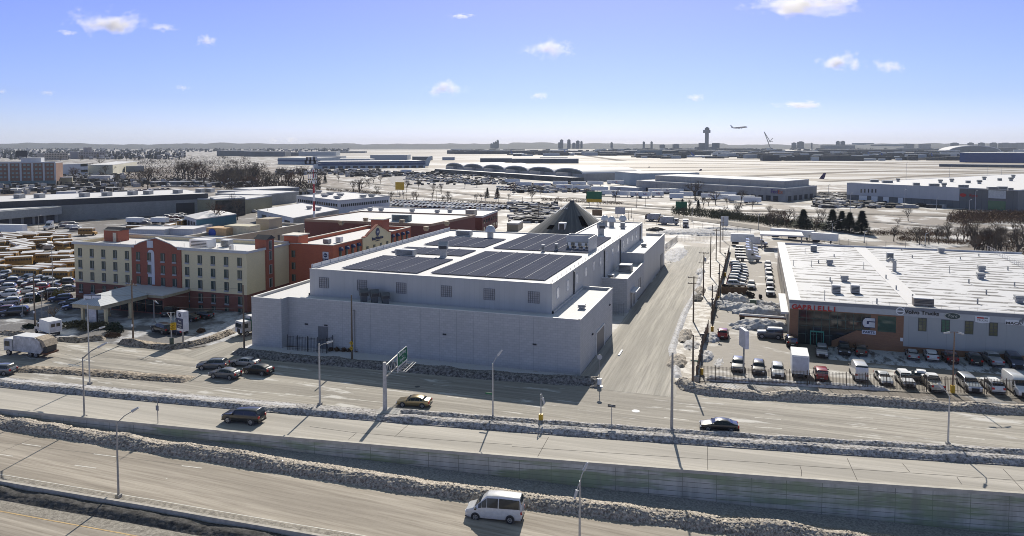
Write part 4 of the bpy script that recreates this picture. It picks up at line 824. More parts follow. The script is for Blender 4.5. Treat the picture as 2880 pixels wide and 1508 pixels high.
# ------------------------------------------------------------ neighbouring and far buildings
def local_frame(p, q):
    m = (p+q)/2; u = (q-p); rz = atan2(u.y, u.x); n = Vector((-sin(rz), cos(rz), 0))
    if depth(m+n) < depth(m): rz += pi
    return m, rz, u.length
def polyb(name, label, cat, base, H, wall, roof=None, cop=None, group=None, inset=0.3, par=0.35):
    """building over a plan outline (world points)"""
    c = sum(base, Vector((0, 0, 0)))/len(base); t = thing(name, label, cat, (c.x, c.y, 0), 0, group)
    loc = [(p.x-c.x, p.y-c.y) for p in base]
    a = sum(loc[i][0]*loc[(i+1) % len(loc)][1]-loc[(i+1) % len(loc)][0]*loc[i][1] for i in range(len(loc)))
    if a < 0: loc = loc[::-1]
    MB().prism(loc, -.2, H).build('wall', wall, t)
    cx_ = [(x-inset*(1 if x > 0 else -1), y-inset*(1 if y > 0 else -1)) for x, y in loc]
    MB().prism(cx_, H+.01, H+.14).build('roof', roof or SNOWROOF, t)
    mb = MB()
    for (x, y), (x2, y2) in zip(loc, loc[1:]+loc[:1]):
        d = Vector((x2-x, y2-y, 0)).normalized(); n = Vector((-d.y, d.x, 0)); z0 = H+.012; A0 = Vector((x, y, 0)); B0 = Vector((x2, y2, 0))
        mb.extrude([A0-n*.08+Vector((0, 0, z0-.25)), A0-n*.08+Vector((0, 0, z0+par)), A0+n*.3+Vector((0, 0, z0+par)), A0+n*.3+Vector((0, 0, z0))], B0-A0)
    mb.build('parapet', cop or CORN, t)
    return t, c
def para(A, B, D): return [A, B, B+(D-A), D]
def corner_b(name, label, cat, Lb, Nb, Rb, ytop, wall, **k):
    L, N, R = at(*Lb), at(*Nb), at(*Rb); H = hgt(Nb[0], ytop, N)
    return (*polyb(name, label, cat, [L, N, R, L+R-N], H, wall, **k), H, (L, N, R))
def bld(name, label, cat, pl, pr, ytop, dep, wall, rows=(), wm=None, group=None, roof=None, cop=None, par=0.3, ww=1.4, wh_=1.3, band=None, name_w='window'):
    P, Q = at(*pl), at(*pr); m, rz, W = local_frame(P, Q); H = hgt(pl[0], ytop, P)
    t = thing(name, label, cat, (m.x, m.y, 0), rz, group)
    MB().box(-W/2, 0, -.3, W/2, dep, H).build('wall', wall, t)
    MB().box(-W/2+.3, .3, H+.01, W/2-.3, dep-.3, H+.15).build('roof', roof or SNOWROOF, t)
    if par: mb = MB(); walls(mb, -W/2-.05, -.05, W/2+.05, dep+.05, H+.012-.3, H+par, .3); mb.build('parapet', cop or CORN, t)
    pr_ = None
    for (z, n, a, b_) in rows:
        for i in range(n):
            x = -W/2+W*(a+(b_-a)*(i+.5)/n)
            if pr_ is None: pr_ = MB().box(-ww/2, -.08, -wh_/2, ww/2, -.002, wh_/2).build(name_w, wm or GLASS, t)
            else: pr_ = copy_tree(pr_, t)
            pr_.location = (x, 0, z)
    if band:
        for z0, z1, mm in band: MB().box(-W/2-.06, -.07, z0, W/2+.06, -.055, z1).build('stripe', mm, t)
    return t, H, W, rz
CBL = brick('grey_cinder_block', (0.27, 0.28, 0.27), (0.32, 0.325, 0.31), (0.2, 0.2, 0.19), 1, 0.8, 0.4, 0.02, 0.9, 0.35)
BLACKF = panel('charcoal_fascia', (0.05, 0.053, 0.058), 1.5, 0.7, 0.6)
OLIVE = brick('olive_block', (0.29, 0.27, 0.18), (0.33, 0.31, 0.21), (0.25, 0.24, 0.17), 1, 0.8, 0.4, 0.02, 0.9, 0.2)
TEAL = panel('teal_siding', (0.05, 0.15, 0.19), 0.8, 0.6, 0.7)
WHITES = panel('white_siding', (0.55, 0.56, 0.58), 0.8, 0.6, 0.75)
PALEB = panel('pale_blue_sheet', (0.36, 0.42, 0.46), 2.0, 0.6, 0.85)
GCON = brick('stained_precast', (0.35, 0.34, 0.33), (0.39, 0.38, 0.37), (0.26, 0.25, 0.25), 1, 6.0, 3.0, 0.06, 0.85, 0.4)
DGREY = panel('dark_grey_sheet', (0.15, 0.155, 0.155), 1.0, 0.6, 0.7)
A = A_
lw, H, W, rz = bld('long_warehouse', 'very long low grey warehouse with a charcoal roof band, upper left', 'warehouse', A(0, -160, 903), A(0, 2080, 776), A(0, -160, 680)[1], 45, CBL)
MB().box(-W/2-.1, -.12, H-2.6, W/2+.1, -.06, H+.25).build('fascia', BLACKF, lw)
MB().box(W*.335, -.1, 0, W*.335+9, -.05, 5.8).build('loading_door', DARKM, lw)
dk, H, W, rz = bld('dock_building', 'low grey loading dock building in front of the long warehouse at the left frame edge', 'warehouse', A(0, -200, 945), A(0, 582, 868), A(0, -200, 778)[1], 17, CBL)
MB().box(-W/2, -2.5, H*.52, W/2+.2, -.06, H+.05).build('dock_canopy', mat('dock_canopy_grey', (0.3, 0.31, 0.3), 0.7, .15), dk)
for i in range(6): MB().box(-W/2+3+i*W*.15, -.08, 0.2, -W/2+3+i*W*.15+W*.11, -.03, H*.5).build('dock_door', DARKM, dk)
for i, (x, y) in enumerate([(0, 170), (1068, 1), (1325, -10), (1775, -25), (2000, -35), (2095, -38), (843, 10), (1480, -15), (395, 20), (195, 25)]):
    if i == 0: continue
    p = at(*A(0, x, 612+y-0), 9.9); unit('%s small box vent along the snowy roof of the long upper-left warehouse' % nth(i-1), p, 4, 3, 2.2)
# hospital-like brick block
hp, H, W, rz = bld('office_block', 'five-storey brick office block with grey piers at the upper left edge', 'office block', A(0, -260, 512), A(0, 556, 500), A(0, -260, 282)[1], 24, brick('dull_red_brick', (0.22, 0.12, 0.085), (0.26, 0.15, 0.105), (0.24, 0.18, 0.14), 1, 1.2, .4), rows=[(z, 20, .02, .98) for z in (18.2, 14.6, 11.0, 7.6)], wm=mat('pale_far_window', (0.20, 0.26, 0.24), 0.3, .4, .5), ww=1.9, wh_=1.7, par=.8)
for i in range(8): MB().box(-W/2+i*W/7-.7, -.3, -.1, -W/2+i*W/7+.7, -.081, H).build('pier', CORN, hp)
MB().box(-W/2-.2, -.4, -.1, W/2+.2, -.31, 4.2).build('ground_floor_glazing', mat('teal_shop_glass', (0.12, 0.19, 0.19), 0.3), hp)
MB().box(W*.05, 6, H+.2, W*.30, 16, H+4.5).build('penthouse', WHITES, hp)
p = at(*A(0, 52, 512)); q = at(*A(0, 163, 512)); p.z = q.z = 0
sb = thing('rooftop_billboard', 'black rooftop billboard frame on the brick office block', 'billboard', ((p.x+q.x)/2, p.y+12, 24.4)); MB().box(-6.5, 0, 1.0, 6.5, .5, 6.2).build('board', DARKM, sb); MB().box(-5, .6, 0, -4.5, 1, 3).box(4.5, .6, 0, 5, 1, 3).build('stand', DARKM, sb)
bld('clinic_building', 'plain white three-storey block right of the brick office block', 'office', A(0, 578, 414), A(0, 880, 400), A(0, 578, 296)[1], 25, WHITES, rows=[(12, 2, .78, .96), (5, 2, .78, .96)], ww=6, wh_=3)
bld('school_building', 'long cream block with one row of small dark windows', 'office', A(0, 882, 398), A(0, 1168, 345), A(0, 882, 300)[1], 26, mat('cream_wall', (0.50, 0.48, 0.38), .8), rows=[(9.5, 14, .1, .98)], ww=1.6, wh_=1.6)
bld('beige_hotel_block', 'distant beige slab hotel above the brick office block', 'hotel', A(0, 445, 255), A(0, 680, 250), A(0, 445, 183)[1], 25, mat('beige_far_wall', (0.33, 0.29, 0.25), .8), rows=[(z, 14, .03, .97) for z in (5, 9, 13, 17)], ww=2.4, wh_=2)
fh, H, W, rz = bld('grey_hotel_block', 'distant stepped grey hotel with a central tower, upper left', 'hotel', A(0, 780, 238), A(0, 1050, 232), A(0, 780, 168)[1], 25, mat('mauve_far_wall', (0.25, 0.23, 0.24), .8), rows=[(z, 16, .03, .97) for z in (5, 9, 13, 17)], ww=2.6, wh_=2)
MB().box(-W*.1, 5, H+.2, W*.06, 18, H+11).build('tower', mat('mauve_far_wall', (0.25, 0.23, 0.24)), fh)
for (x0, x1, yb, yt, lab, m_) in [(890, 1102, 468, 412, 'low white cylindrical-looking shed beyond the carports', WHITES), (590, 722, 492, 425, 'small salmon brick hut beside the white clinic', OLIVE), (1258, 1440, 372, 312, 'small grey shed left of the tree cluster', CBL), (240, 1185, 562, 530, 'row of dark garages with snowy roofs behind the long warehouse', DGREY), (0, 230, 575, 545, 'low dark sheds at the left edge behind the long warehouse', DGREY), (1500, 2050, 505, 468, 'long low snow-roofed shed under the bare trees', DGREY), (2100, 2480, 505, 475, 'low snow-roofed shed right of the bare trees', DGREY),
                               (560, 760, 600, 570, 'pale low shed among snowy cars behind the long warehouse', WHITES), (2170, 2556, 620, 560, 'low brown-grey flat building at the end of the long warehouse', CBL)]:
    bld('shed', lab, 'shed', A(0, x0, yb), A(0, x1, yb-3), A(0, x0, yt)[1], 9 if x1-x0 > 300 else 14, m_)
t, c, H, (L, N, R) = corner_b('teal_building', 'teal-sided low building with a snowy hipped roof and roll-up doors', 'building', A(0, 1843, 906), A(0, 1962, 945), A(0, 2362, 885), A(0, 1962, 845)[1], TEAL, par=.1)
fw = (N-L); fl = atan2(fw.y, fw.x); n_ = Vector((fw.y, -fw.x, 0)).normalized()
for i in range(4):
    s0 = L.lerp(N, .08+i*.23); s1 = L.lerp(N, .08+i*.23+.15); 
    for a_, z1, nm, m_ in ((.06, 3.0, 'roll_up_door', DARKM),): 
        mb = MB((c.x, c.y, 0)); mb.face([s0+n_*a_, s1+n_*a_, s1+n_*a_+Vector((0, 0, z1)), s0+n_*a_+Vector((0, 0, z1))]); mb.build(nm, m_, t)
mb = MB((c.x, c.y, 0)); mb.face([L+n_*.03, N+n_*.03, N+n_*.03+Vector((0, 0, H)), L+n_*.03+Vector((0, 0, H))]); mb.build('door_wall', WHITES, t)
rc = (L+R)/2; mb = MB((c.x, c.y, 0)); cs = [L, N, R, L+R-N]; e = L.lerp(R, .3); f_ = L.lerp(R, .62); z = Vector((0, 0, H+.15)); zz = Vector((0, 0, H+2.2))
for tri in ((cs[0]+z, cs[1]+z, rc+zz), (cs[1]+z, cs[2]+z, rc+zz), (cs[2]+z, cs[3]+z, rc+zz), (cs[3]+z, cs[0]+z, rc+zz)): mb.face(tri)
mb.build('hip_roof', SNOWROOF, t)
corner_b('olive_building', 'olive block building with a dark mural wall behind a bare tree', 'building', A(0, 2100, 800), A(0, 2148, 822), A(0, 2452, 802), A(0, 2148, 645)[1], OLIVE)
m_, rz, W = local_frame(at(*A(0, 2155, 823)), at(*A(0, 2448, 803)))
o = MB().box(-W/2, -.12, .3, W/2, -.05, 8.2).build('painted_wall', mat('dark_mural', (0.06, 0.055, 0.045), 0.8, 0.8, 0.35), loc=m_); o.rotation_euler = (0, 0, rz); tag(o, 'dark weathered mural painted on the olive building wall', 'mural')
bld('olive_shed', 'low olive shed with a snowy roof right of the olive building', 'shed', A(0, 2452, 790), A(1, 162, 742), A(0, 2452, 645)[1], 30, OLIVE)
bld('grey_shed', 'long low grey shed beyond the olive shed', 'shed', A(1, 62, 712), A(1, 430, 668), A(1, 62, 600)[1], 34, CBL)
bld('grey_shed', 'farthest flat grey shed left of the bare tree belt', 'shed', A(1, -60, 612), A(1, 432, 586), A(1, -60, 548)[1], 26, CBL)
t, c, H, (L, N, R) = corner_b('office_building', 'white two-sided office building with a ribbon of windows and many roof vents', 'office', A(1, 405, 722), A(1, 830, 784), A(1, 1335, 728), A(1, 830, 662)[1], WHITES, par=.5, inset=.5)
def ribbon(t, c, P, Q, z0, z1, n, gap=.25, m_=GLASS, name='window', g0=0.03, g1=.97):
    u = (Q-P); nn = Vector((u.y, -u.x, 0)).normalized()
    if depth(P+nn) > depth(P): nn = -nn
    for i in range(n):
        a = P.lerp(Q, g0+(g1-g0)*(i+gap/2)/n)+nn*.08; b_ = P.lerp(Q, g0+(g1-g0)*(i+1-gap/2)/n)+nn*.08
        mb = MB((c.x, c.y, 0)); mb.face([a+Vector((0, 0, z0)), b_+Vector((0, 0, z0)), b_+Vector((0, 0, z1)), a+Vector((0, 0, z1))]); mb.build(name, m_, t)
ribbon(t, c, L, N, H-3.0, H-1.5, 18, .35); ribbon(t, c, N, R, H-3.2, H-1.7, 26, .35)
for i, (x, y) in enumerate([(545, 570), (625, 578), (741, 595), (843, 608), (686, 617), (813, 635), (1070, 622), (1155, 615)]): unit('%s vent counted from the left on the white ribbon-window office roof' % nth(i), at(*A(1, x, y), 6.6), 3.6, 2.6, 1.5, 'mushroom')
t, c, H, (L, N, R) = corner_b('garage_building', 'white flat-roofed garage with roll-up doors on its left wall and grey side wall', 'garage', A(1, 15, 858), A(1, 375, 951), A(1, 825, 852), A(1, 375, 832)[1], CBL, par=.15, inset=.1)
n_ = Vector(((N-L).y, -(N-L).x, 0)).normalized(); mb = MB((c.x, c.y, 0)); mb.face([L+n_*.03, N+n_*.03, N+n_*.03+Vector((0, 0, H)), L+n_*.03+Vector((0, 0, H))]); mb.build('door_wall', WHITES, t)
ribbon(t, c, L, N, .1, 3.6, 4, .35, DARKM, 'roll_up_door', .1, .95)
for i, (x, y) in enumerate([(533, 740), (622, 752)]): unit('%s stacked vent on the white garage roof' % ('left', 'right')[i], at(*A(1, x, y), 5.3), 2.2, 2.2, 1.5, 'mushroom')
DKB = brick('deep_red_brick', (0.16, 0.055, 0.045), (0.19, 0.065, 0.05), (0.15, .07, .06), 1, .4, .1, .01, .85, .2)
t, c, H, (L, N, R) = corner_b('red_brick_building', 'long deep-red brick building with a snowy roof behind the orange hotel wing', 'building', A(1, 932, 942), A(1, 2260, 995), A(1, 2413, 922), A(1, 2260, 822)[1], DKB, par=.5)
ribbon(t, c, N, R, 1.2, 2.8, 6, .5, GLASS); ribbon(t, c, N, R, 4.2, 5.6, 6, .5, GLASS)
for i, (x, y) in enumerate([(1140, 758), (1250, 762), (1560, 772), (1810, 780), (1937, 775)]): unit('%s small vent counted from the left on the deep-red brick building' % nth(i), at(*A(1, x, y), 7.1), 1.8, 1.8, 1.5, 'mushroom')
unit('large pale hood unit at the right end of the deep-red brick roof', at(*A(1, 2150, 800), 7.1), 4, 3, 2.2, m=mat('tan_unit', (0.42, 0.37, 0.3)))
t, c, H, (L, N, R) = corner_b('low_brick_building', 'lower brick building with a wide white roof between the red building and the hotel', 'building', A(1, 487, 1076), A(1, 1744, 1140), A(1, 2190, 1018), A(1, 487, 908)[1]+0, DKB, par=.6, cop=mat('brown_coping', (0.30, 0.2, 0.14)))
LOWZ = H
for i, (x, y) in enumerate([(852, 900), (1095, 868), (1458, 888), (1905, 905), (1700, 958)]): unit('%s rusty roof vent counted from the left on the low white-roofed brick building' % nth(i), at(*A(1, x, y), H+.1), 1.5, 1.5, 1.5, 'mushroom', m=mat('rusty_tan_vent', (0.35, 0.28, 0.18)))
unit('teal-grey tank-like unit against the deep-red brick wall', at(*A(1, 1455, 862), H+.1), 7, 2.2, 2.4, m=mat('teal_grey_unit', (0.17, 0.22, 0.22)))
# beige hotel wing behind the tan hotel
z_ = 10.0; p = at(855, 630.4, z_); q = at(649, 671, z_)
bt = thing('beige_wing', 'long beige hotel wing with small windows behind the tan hotel', 'hotel', ((p.x)-6, (p.y+q.y)/2, 0)); bo_ = Vector(bt.location); x1, ya, yb_ = p.x, q.y-6, p.y
BEIG = brick('beige_brick', (0.38, 0.32, 0.23), (0.42, 0.36, 0.26), (.36, .31, .24), 1, .4, .1, .01, .85, .2)
mb = MB(bo_); walls(mb, x1-13, ya, x1, yb_, -.1, z_, .3); mb.build('wall', BEIG, bt); MB(bo_).box(x1-12.7, ya+.3, 9.0, x1-.3, yb_-.3, 9.3).build('roof', SNOWROOF, bt)
mb = MB(bo_); ring_cap(mb, x1-13, ya, x1, yb_, z_+.01, .3, .18, .12); mb.build('coping', mat('pale_stone_coping', (0.62, 0.58, 0.5)), bt)
for i in range(9):
    o = MB().box(0, -.5, -.8, .07, .5, .8).build('window', DARKM, bt); o.location = (x1-bo_.x, yb_-3-i*5.2-bo_.y, 7.2)
mb = MB(bo_); mb.box(x1-5.5, yb_-17, 9.3, x1-.8, yb_-10.5, 13.2); mb.build('stair_tower', BEIG, bt)
mb = MB(); p = at(*A(0, 2205, 1005), 9); tag(MB(p).prism([(p.x-3.5, p.y-2), (p.x+3.5, p.y-2), (p.x+3.5, p.y+3), (p.x-3.5, p.y+3)], 6, 11.5).build('arched_stair_hut', mat('orange_stucco', (0.50, 0.33, 0.17), .8), loc=p), 'orange stucco roof hut with a blue round sign, behind the tan hotel', 'roof hut')
o = MB().extrude([(.0+1.3*cos(t), 0, 1.3*sin(t)) for t in [2*pi*i/20 for i in range(20)]], (0, .15, 0)).build('round_sign', mat('royal_blue_sign', (0.03, 0.07, 0.32), .5), loc=(p.x-1.3, p.y-2.2, 10.0)); tag(o, 'blank royal blue disc sign on the orange stucco hut', 'sign')
p = at(*A(0, 2410, 1000), 9); tag(MB(p).box(p.x-4.5, p.y-2, 6, p.x+4.5, p.y+3, 12).build('stucco_hut', mat('cream_stucco', (0.52, 0.48, 0.35), .8), loc=p), 'cream stucco roof hut with an orange side, left of the beige wing', 'roof hut')
# gabled white building just behind the tan hotel
p = at(*A(0, 2020, 1060), 6); gbn = thing('gabled_shed', 'white gable-ended shed right behind the tan hotel roof', 'shed', (p.x, p.y, 0))
MB().extrude([(-9, 0, 0), (9, 0, 0), (9, 0, 5), (0, 0, 8.6), (-9, 0, 5)], (0, 14, 0)).build('wall', WHITES, gbn); MB().extrude([(-9.4, -.2, 4.95), (-9.4, -.2, 5.15), (0, -.2, 8.85), (9.4, -.2, 5.15), (9.4, -.2, 4.95), (0, -.2, 8.65)], (0, 14.4, 0)).build('roof', SNOWROOF, gbn)
for i, (x0, x1_, yb, yt) in enumerate([(1270, 1640, 1010, 950), (1560, 1930, 1000, 945), (1800, 1945, 960, 925)]):
    bld('white_shed', ('leftmost', 'middle', 'smallest')[i]+' of the low white sheds between the bus lot and the tan hotel', 'shed', A(0, x0, yb), A(0, x1_, yb+4), A(0, x0, yt)[1], 12, WHITES)
# salt dome
D_ = 265.0; c0 = dist_at(1609, 572.4, D_); ap = c0.z+1.2; cz = Vector((c0.x, c0.y, 0)); R_ = 18.4
sdm = thing('salt_dome', 'dark conical salt dome with snow-dusted peak behind the grey warehouse', 'salt dome', cz)
def dome_mat():
    m, nt, b = nodes_of('dome_shingles'); t = nt.nodes.new('ShaderNodeTexCoord'); s = nt.nodes.new('ShaderNodeSeparateXYZ'); nt.links.new(t.outputs['Object'], s.inputs[0])
    a = nt.nodes.new('ShaderNodeMath'); a.operation = 'ARCTAN2'; nt.links.new(s.outputs[1], a.inputs[0]); nt.links.new(s.outputs[0], a.inputs[1])
    cb = nt.nodes.new('ShaderNodeCombineXYZ'); nt.links.new(a.outputs[0], cb.inputs[0]); nt.links.new(s.outputs[2], cb.inputs[1])
    mp = nt.nodes.new('ShaderNodeMapping'); nt.links.new(cb.outputs[0], mp.inputs[0]); mp.inputs['Scale'].default_value = (9, 0.12, 1)
    f = nz(nt, mp.outputs[0], 1.2, 6, .7); c = ramp(nt, f, [(.3, (.05, .055, .057)), (.5, (.095, .10, .10)), (.7, (.17, .175, .17))])
    nt.links.new(c, b.inputs['Base Color']); b.inputs['Roughness'].default_value = .8; return m
n = 32; rows = [[(r*cos(2*pi*j/n), r*sin(2*pi*j/n), 2+(ap-2)*(1-r/R_)) for j in range(n)] for r in [R_*(1-i/10) for i in range(10)]+[1.0]]
MB().grid(rows, True).build('cone_roof', dome_mat(), sdm)
MB().prism([(R_*.97*cos(2*pi*j/n), R_*.97*sin(2*pi*j/n)) for j in range(n)], -.1, 2).build('base_wall', CONC, sdm)
MB().tube((0, 0, ap-.9), (0, 0, ap+.05), .9, .6, 12).build('vent_cap', DARKM, sdm)
def on_cone(ang, r, lift=.05): return Vector(((r)*cos(ang), (r)*sin(ang), 2+(ap-2)*(1-r/R_)+lift))
for a0, a1, r0, r1, nm, m_ in [(-1.02, -.80, 7.2, 11.5, 'dark_opening', DARKM), (-2.1, -1.9, 11.2, 13, 'dark_opening', DARKM), (-.75, -.55, 15, 16.6, 'dark_opening', DARKM)]:
    mb = MB(); mb.face([on_cone(a0, r1, .16), on_cone(a1, r1, .16), on_cone(a1, r0, .16), on_cone(a0, r0, .16)]); mb.build(nm, mat('black_opening', (.004, .004, .005), .9, spec=0.0), sdm)
pp = on_cone(-1.62, 12.2); mb = MB(); mb.box(pp.x-1.2, pp.y-.3, pp.z-.6, pp.x+1.2, pp.y+2.4, pp.z+2.0); mb.build('dormer', WHITE_PAINT, sdm); MB().box(pp.x-.9, pp.y-.36, pp.z-.5, pp.x+.9, pp.y-.3, pp.z+1.6).build('dormer_opening', DARKM, sdm)
mb = MB()
for a0, a1, r0, r1 in [(-2.9, -2.55, 1.5, 6.5), (-2.5, -2.3, 1.8, 4.6), (-2.2, -2.05, 3.4, 4.0), (-1.9, -1.8, 3.4, 4), (-.1, .3, 1.5, 19)]: mb.face([on_cone(a0, r1, .06), on_cone(a1, r1, .06), on_cone(a1, r0, .06), on_cone(a0, r0, .06)])
mb.build('snow_patch', SNOWCAP, sdm)
bld('yard_office', 'small beige flat-roofed office in the truck yard left of the salt dome', 'office', (1380+325/7.1, 590+425/7.1), (1380+545/7.1, 590+430/7.1), 590+285/7.1, 12, BEIG)
# ------------------------------------------------------------ airfield side
AC = A
BLUEB = mat('navy_band', (0.02, 0.05, 0.14), .5); 
t, H, W, rz = bld('cargo_terminal', 'very long pale blue cargo terminal with a navy stripe and a white swept fin', 'terminal', A(1, 622, 338), A(1, 1690, 326), A(1, 622, 268)[1], 70, PALEB)
MB().box(-W/2-.3, -.4, H-5.6, W/2+.3, -.07, H-2.2).build('stripe', BLUEB, t); MB().box(-W/2-.3, -.4, H-1.2, W/2+.3, -.07, H+.4).build('stripe', BLUEB, t); MB().extrude([(W/2-5, -.3, 2), (W/2+6, -.3, H+7), (W/2+11, -.3, H+8), (W/2+5, -.3, 2)], (0, 3, 0)).build('fin', PALEB, t)
for i in range(14): MB().box(-W/2+6+i*W/14.5, -.5, 0, -W/2+6+i*W/14.5+W*.045, -.07, 3.6).build('dock_door', DARKM, t)
t, H, W, rz = bld('cargo_terminal', 'shorter pale cargo terminal with a navy stripe left of the long one', 'terminal', A(1, 218, 292), A(1, 622, 298), A(1, 218, 228)[1], 60, PALEB); MB().box(-W/2-.3, -.4, H-6, W/2+.3, -.07, H-3).build('stripe', BLUEB, t)
FARW = mat('far_pale_wall', (0.40, 0.43, 0.45), .8); FARD = mat('far_dark_wall', (0.045, 0.055, 0.065), .8, .4, .03); FARG = mat('far_grey_wall', (0.12, 0.135, 0.15), .8, .3, .03)
for i, (k, x0, x1_, yb, yt, dep, m_, lab) in enumerate([(1, 1140, 1510, 248, 200, 60, FARW, 'white hangar behind the long pale blue cargo terminal'), (1, 690, 1140, 262, 238, 50, FARW, 'low pale hangar behind the long pale blue cargo terminal'), (1, 565, 845, 245, 213, 60, FARW, 'snow-roofed hangar far behind the cargo terminals'),
    (1, -120, 290, 215, 163, 60, FARG, 'long grey hangar at the far left of the airfield'), (0, 2165, 2600, 210, 155, 60, FARG, 'dark grey far hangar beside the left snowfield'), (1, 425, 797, 208, 165, 60, FARW, 'pale far hangar in the middle distance of the snowfield'), (1, 300, 425, 208, 172, 50, FARG, 'small grey hangar left of the pale far hangar'),
    (1, 795, 1090, 178, 163, 40, FARG, 'thin dark bar-like building on the far snowfield'), (1, 1560, 1745, 255, 215, 40, FARG, 'grey building just behind the white swept fin'), (1, 1860, 1978, 252, 222, 30, FARW, 'small white cube building alone on the airfield snow'), (1, 2238, 2556, 275, 232, 50, FARG, 'grey hangar directly behind the vaulted hangars'),
    (2, 0, 665, 425, 378, 45, FARG, 'long grey apron building behind the vaulted hangars'), (2, 285, 555, 380, 366, 30, FARD, 'dark upper block behind the vaulted hangars'), (1, 2100, 2550, 190, 160, 50, FARD, 'low dark far terminal on the snowfield')]):
    bld('airport_building', lab, 'airport building', A(k, x0, yb), A(k, x1_, yb), A(k, x0, yt)[1], dep, m_)
# vaulted hangar
La, Ra = at(*A(1, 1895, 372)), at(*A(2, 712, 610)); vh = thing('vaulted_hangar', 'row of six snow-covered barrel vault hangars joined side by side', 'hangar', ((La.x+Ra.x)/2, (La.y+Ra.y)/2, 0))
m_, rz, W = local_frame(La, Ra); vh.rotation_euler = (0, 0, rz); bw = W/6; Hh = 8.0; dep = 70
MB().box(-W/2, 0, -.2, W/2, dep, Hh-.2).build('wall', GCON, vh)
arc = [(bw/2*cos(t), 5.0*sin(t)) for t in [pi*i/12 for i in range(13)]]
v1 = v2 = None
for i in range(6):
    cx = -W/2+bw*(i+.5)
    if v1 is None:
        v1 = MB().extrude([(x, 0, z) for x, z in arc], (0, dep, 0)).build('vault_roof', SNOWROOF, vh); v2 = MB().extrude([(x*.93, -.25, z*.86-.4) for x, z in arc], (0, .24, 0)).build('vault_glazing', mat('dark_vault_front', (0.10, 0.115, 0.11), .6, .4, .2), vh)
    else: v1 = copy_tree(v1, vh); v2 = copy_tree(v2, vh)
    v1.location = (cx, 0, Hh-.1); v2.location = (cx, 0, Hh)
    MB().box(cx-bw*.28, -5, 4.6, cx+bw*.12, -.1, 8.3).build('penthouse', GCON, vh)
MB().box(-W/2, -16, -.1, W/2+1, -.05, 4.5).build('dock_wing', mat('dock_wing_dark', (0.12, 0.12, 0.11), .8, .4, .1), vh); MB().box(-W/2-1, -17, 4.5, W/2+2, -.05, 4.8).build('dock_roof', SNOWROOF, vh)
# parcel depot
PC = GCON
t, c, H, (L, N, R) = corner_b('parcel_depot', 'wide stained concrete parcel depot with stepped roof beside the trailer yard', 'depot', A(2, 1240, 700), A(3, 170, 806), A(3, 485, 768), A(3, 170, 682)[1], PC, par=.4)
ribbon(t, c, L, N, .1, 3.2, 22, .35, DARKM, 'dock_door', .03, .97); ribbon(t, c, N, R, .1, 3.2, 5, .4, DARKM, 'dock_door', .05, .9)
nb = (L-N).normalized(); rb = (R-N).normalized(); U4 = [N+nb*6+rb*10, L-nb*12+rb*10, L-nb*12+rb*((R-N).length), N+nb*6+rb*((R-N).length)]
polyb('parcel_depot_upper', 'set-back upper storey of the stained concrete parcel depot', 'depot', [Vector((p.x, p.y, 0)) for p in U4], H+4.2, PC, par=.3)
fx = lambda par_, loc, rot, s: (text('Fed', s, mat('purple_letter', (0.09, 0.03, 0.22), .5), par_, loc, rot, 'lettering', .02, .01, 'RIGHT'), text('Ex', s, mat('orange_letter', (0.6, 0.12, 0.03), .5), par_, loc, rot, 'lettering', .02, .01, 'LEFT'))
sg = thing('parcel_sign', 'purple and orange FedEx lettering near the corner of the parcel depot', 'sign', N+nb*5+Vector((0, 0, H-2.0))); rzz = atan2(-nb.y, -nb.x); sg.rotation_euler = (0, 0, rzz); fx(sg, (0, -.5, 0), FRONT, 3.6)
bld('parcel_annex', 'pale blue-grey annex joining the vaulted hangars to the parcel depot', 'depot', A(2, 1026, 622), A(2, 1268, 650), A(2, 1026, 508)[1], 60, PALEB)
bld('trailer_shed', 'long pale low shed behind the parcel trailers', 'shed', A(2, 975, 695), A(2, 1262, 712), A(2, 975, 658)[1], 14, WHITES)
# big depot at the right
Ab, Bb, Db = at(*A(3, 785, 800)), at(*A(3, 2490, 908)), at(*A(3, 2556, 664)); Hb = hgt(A(3, 785, 0)[0], A(3, 785, 622)[1], Ab)
t, c = polyb('logistics_depot', 'huge pale logistics depot with white upper wall and dark base, right background', 'depot', para(Ab, Bb, Db), Hb, DGREY, par=.3)
u_ = (Bb-Ab).normalized(); nn = Vector((u_.y, -u_.x, 0)); nn = nn if depth(Ab+nn) < depth(Ab) else -nn; LL = (Bb-Ab).length
def onw(s0, s1, z0, z1, nm, m_, d=.1):
    a = Ab+u_*s0*LL+nn*d; b_ = Ab+u_*s1*LL+nn*d; mb = MB((c.x, c.y, 0)); mb.face([a+Vector((0, 0, z0)), b_+Vector((0, 0, z0)), b_+Vector((0, 0, z1)), a+Vector((0, 0, z1))]); return mb.build(nm, m_, t)
def wall_s(px, py):                          # fraction along the depot's front for a pixel on it
    d = ray(*A(3, px, py)); nx, ny = nn.x, nn.y; tt = (nx*Ab.x+ny*Ab.y)/(nx*d.x+ny*d.y); p = Vector((d.x*tt, d.y*tt, CAMH+d.z*tt)); return ((p-Ab).dot(u_)/LL, p.z)
s1912 = wall_s(1912, 750)[0]
onw(0, s1912, Hb*.36, Hb+.1, 'white_cladding', panel('depot_white_sheet', (0.47, 0.48, 0.50), 2.0, .5, .9), .15)
for xa, xb in ((926, 938), (962, 974), (1000, 1010), (1035, 1047), (1072, 1083)): a = wall_s(xa, 680); b_ = wall_s(xb, 718); onw(a[0], b_[0], b_[1], a[1], 'slit_window', GLASS, .2)
for xa, xb in ((910, 990), (1033, 1095), (1152, 1207), (1300, 1348)): a = wall_s(xa, 755); b_ = wall_s(xb, 800); onw(a[0], b_[0], .1, 4.0, 'dock_door', WHITE_PAINT, .2)
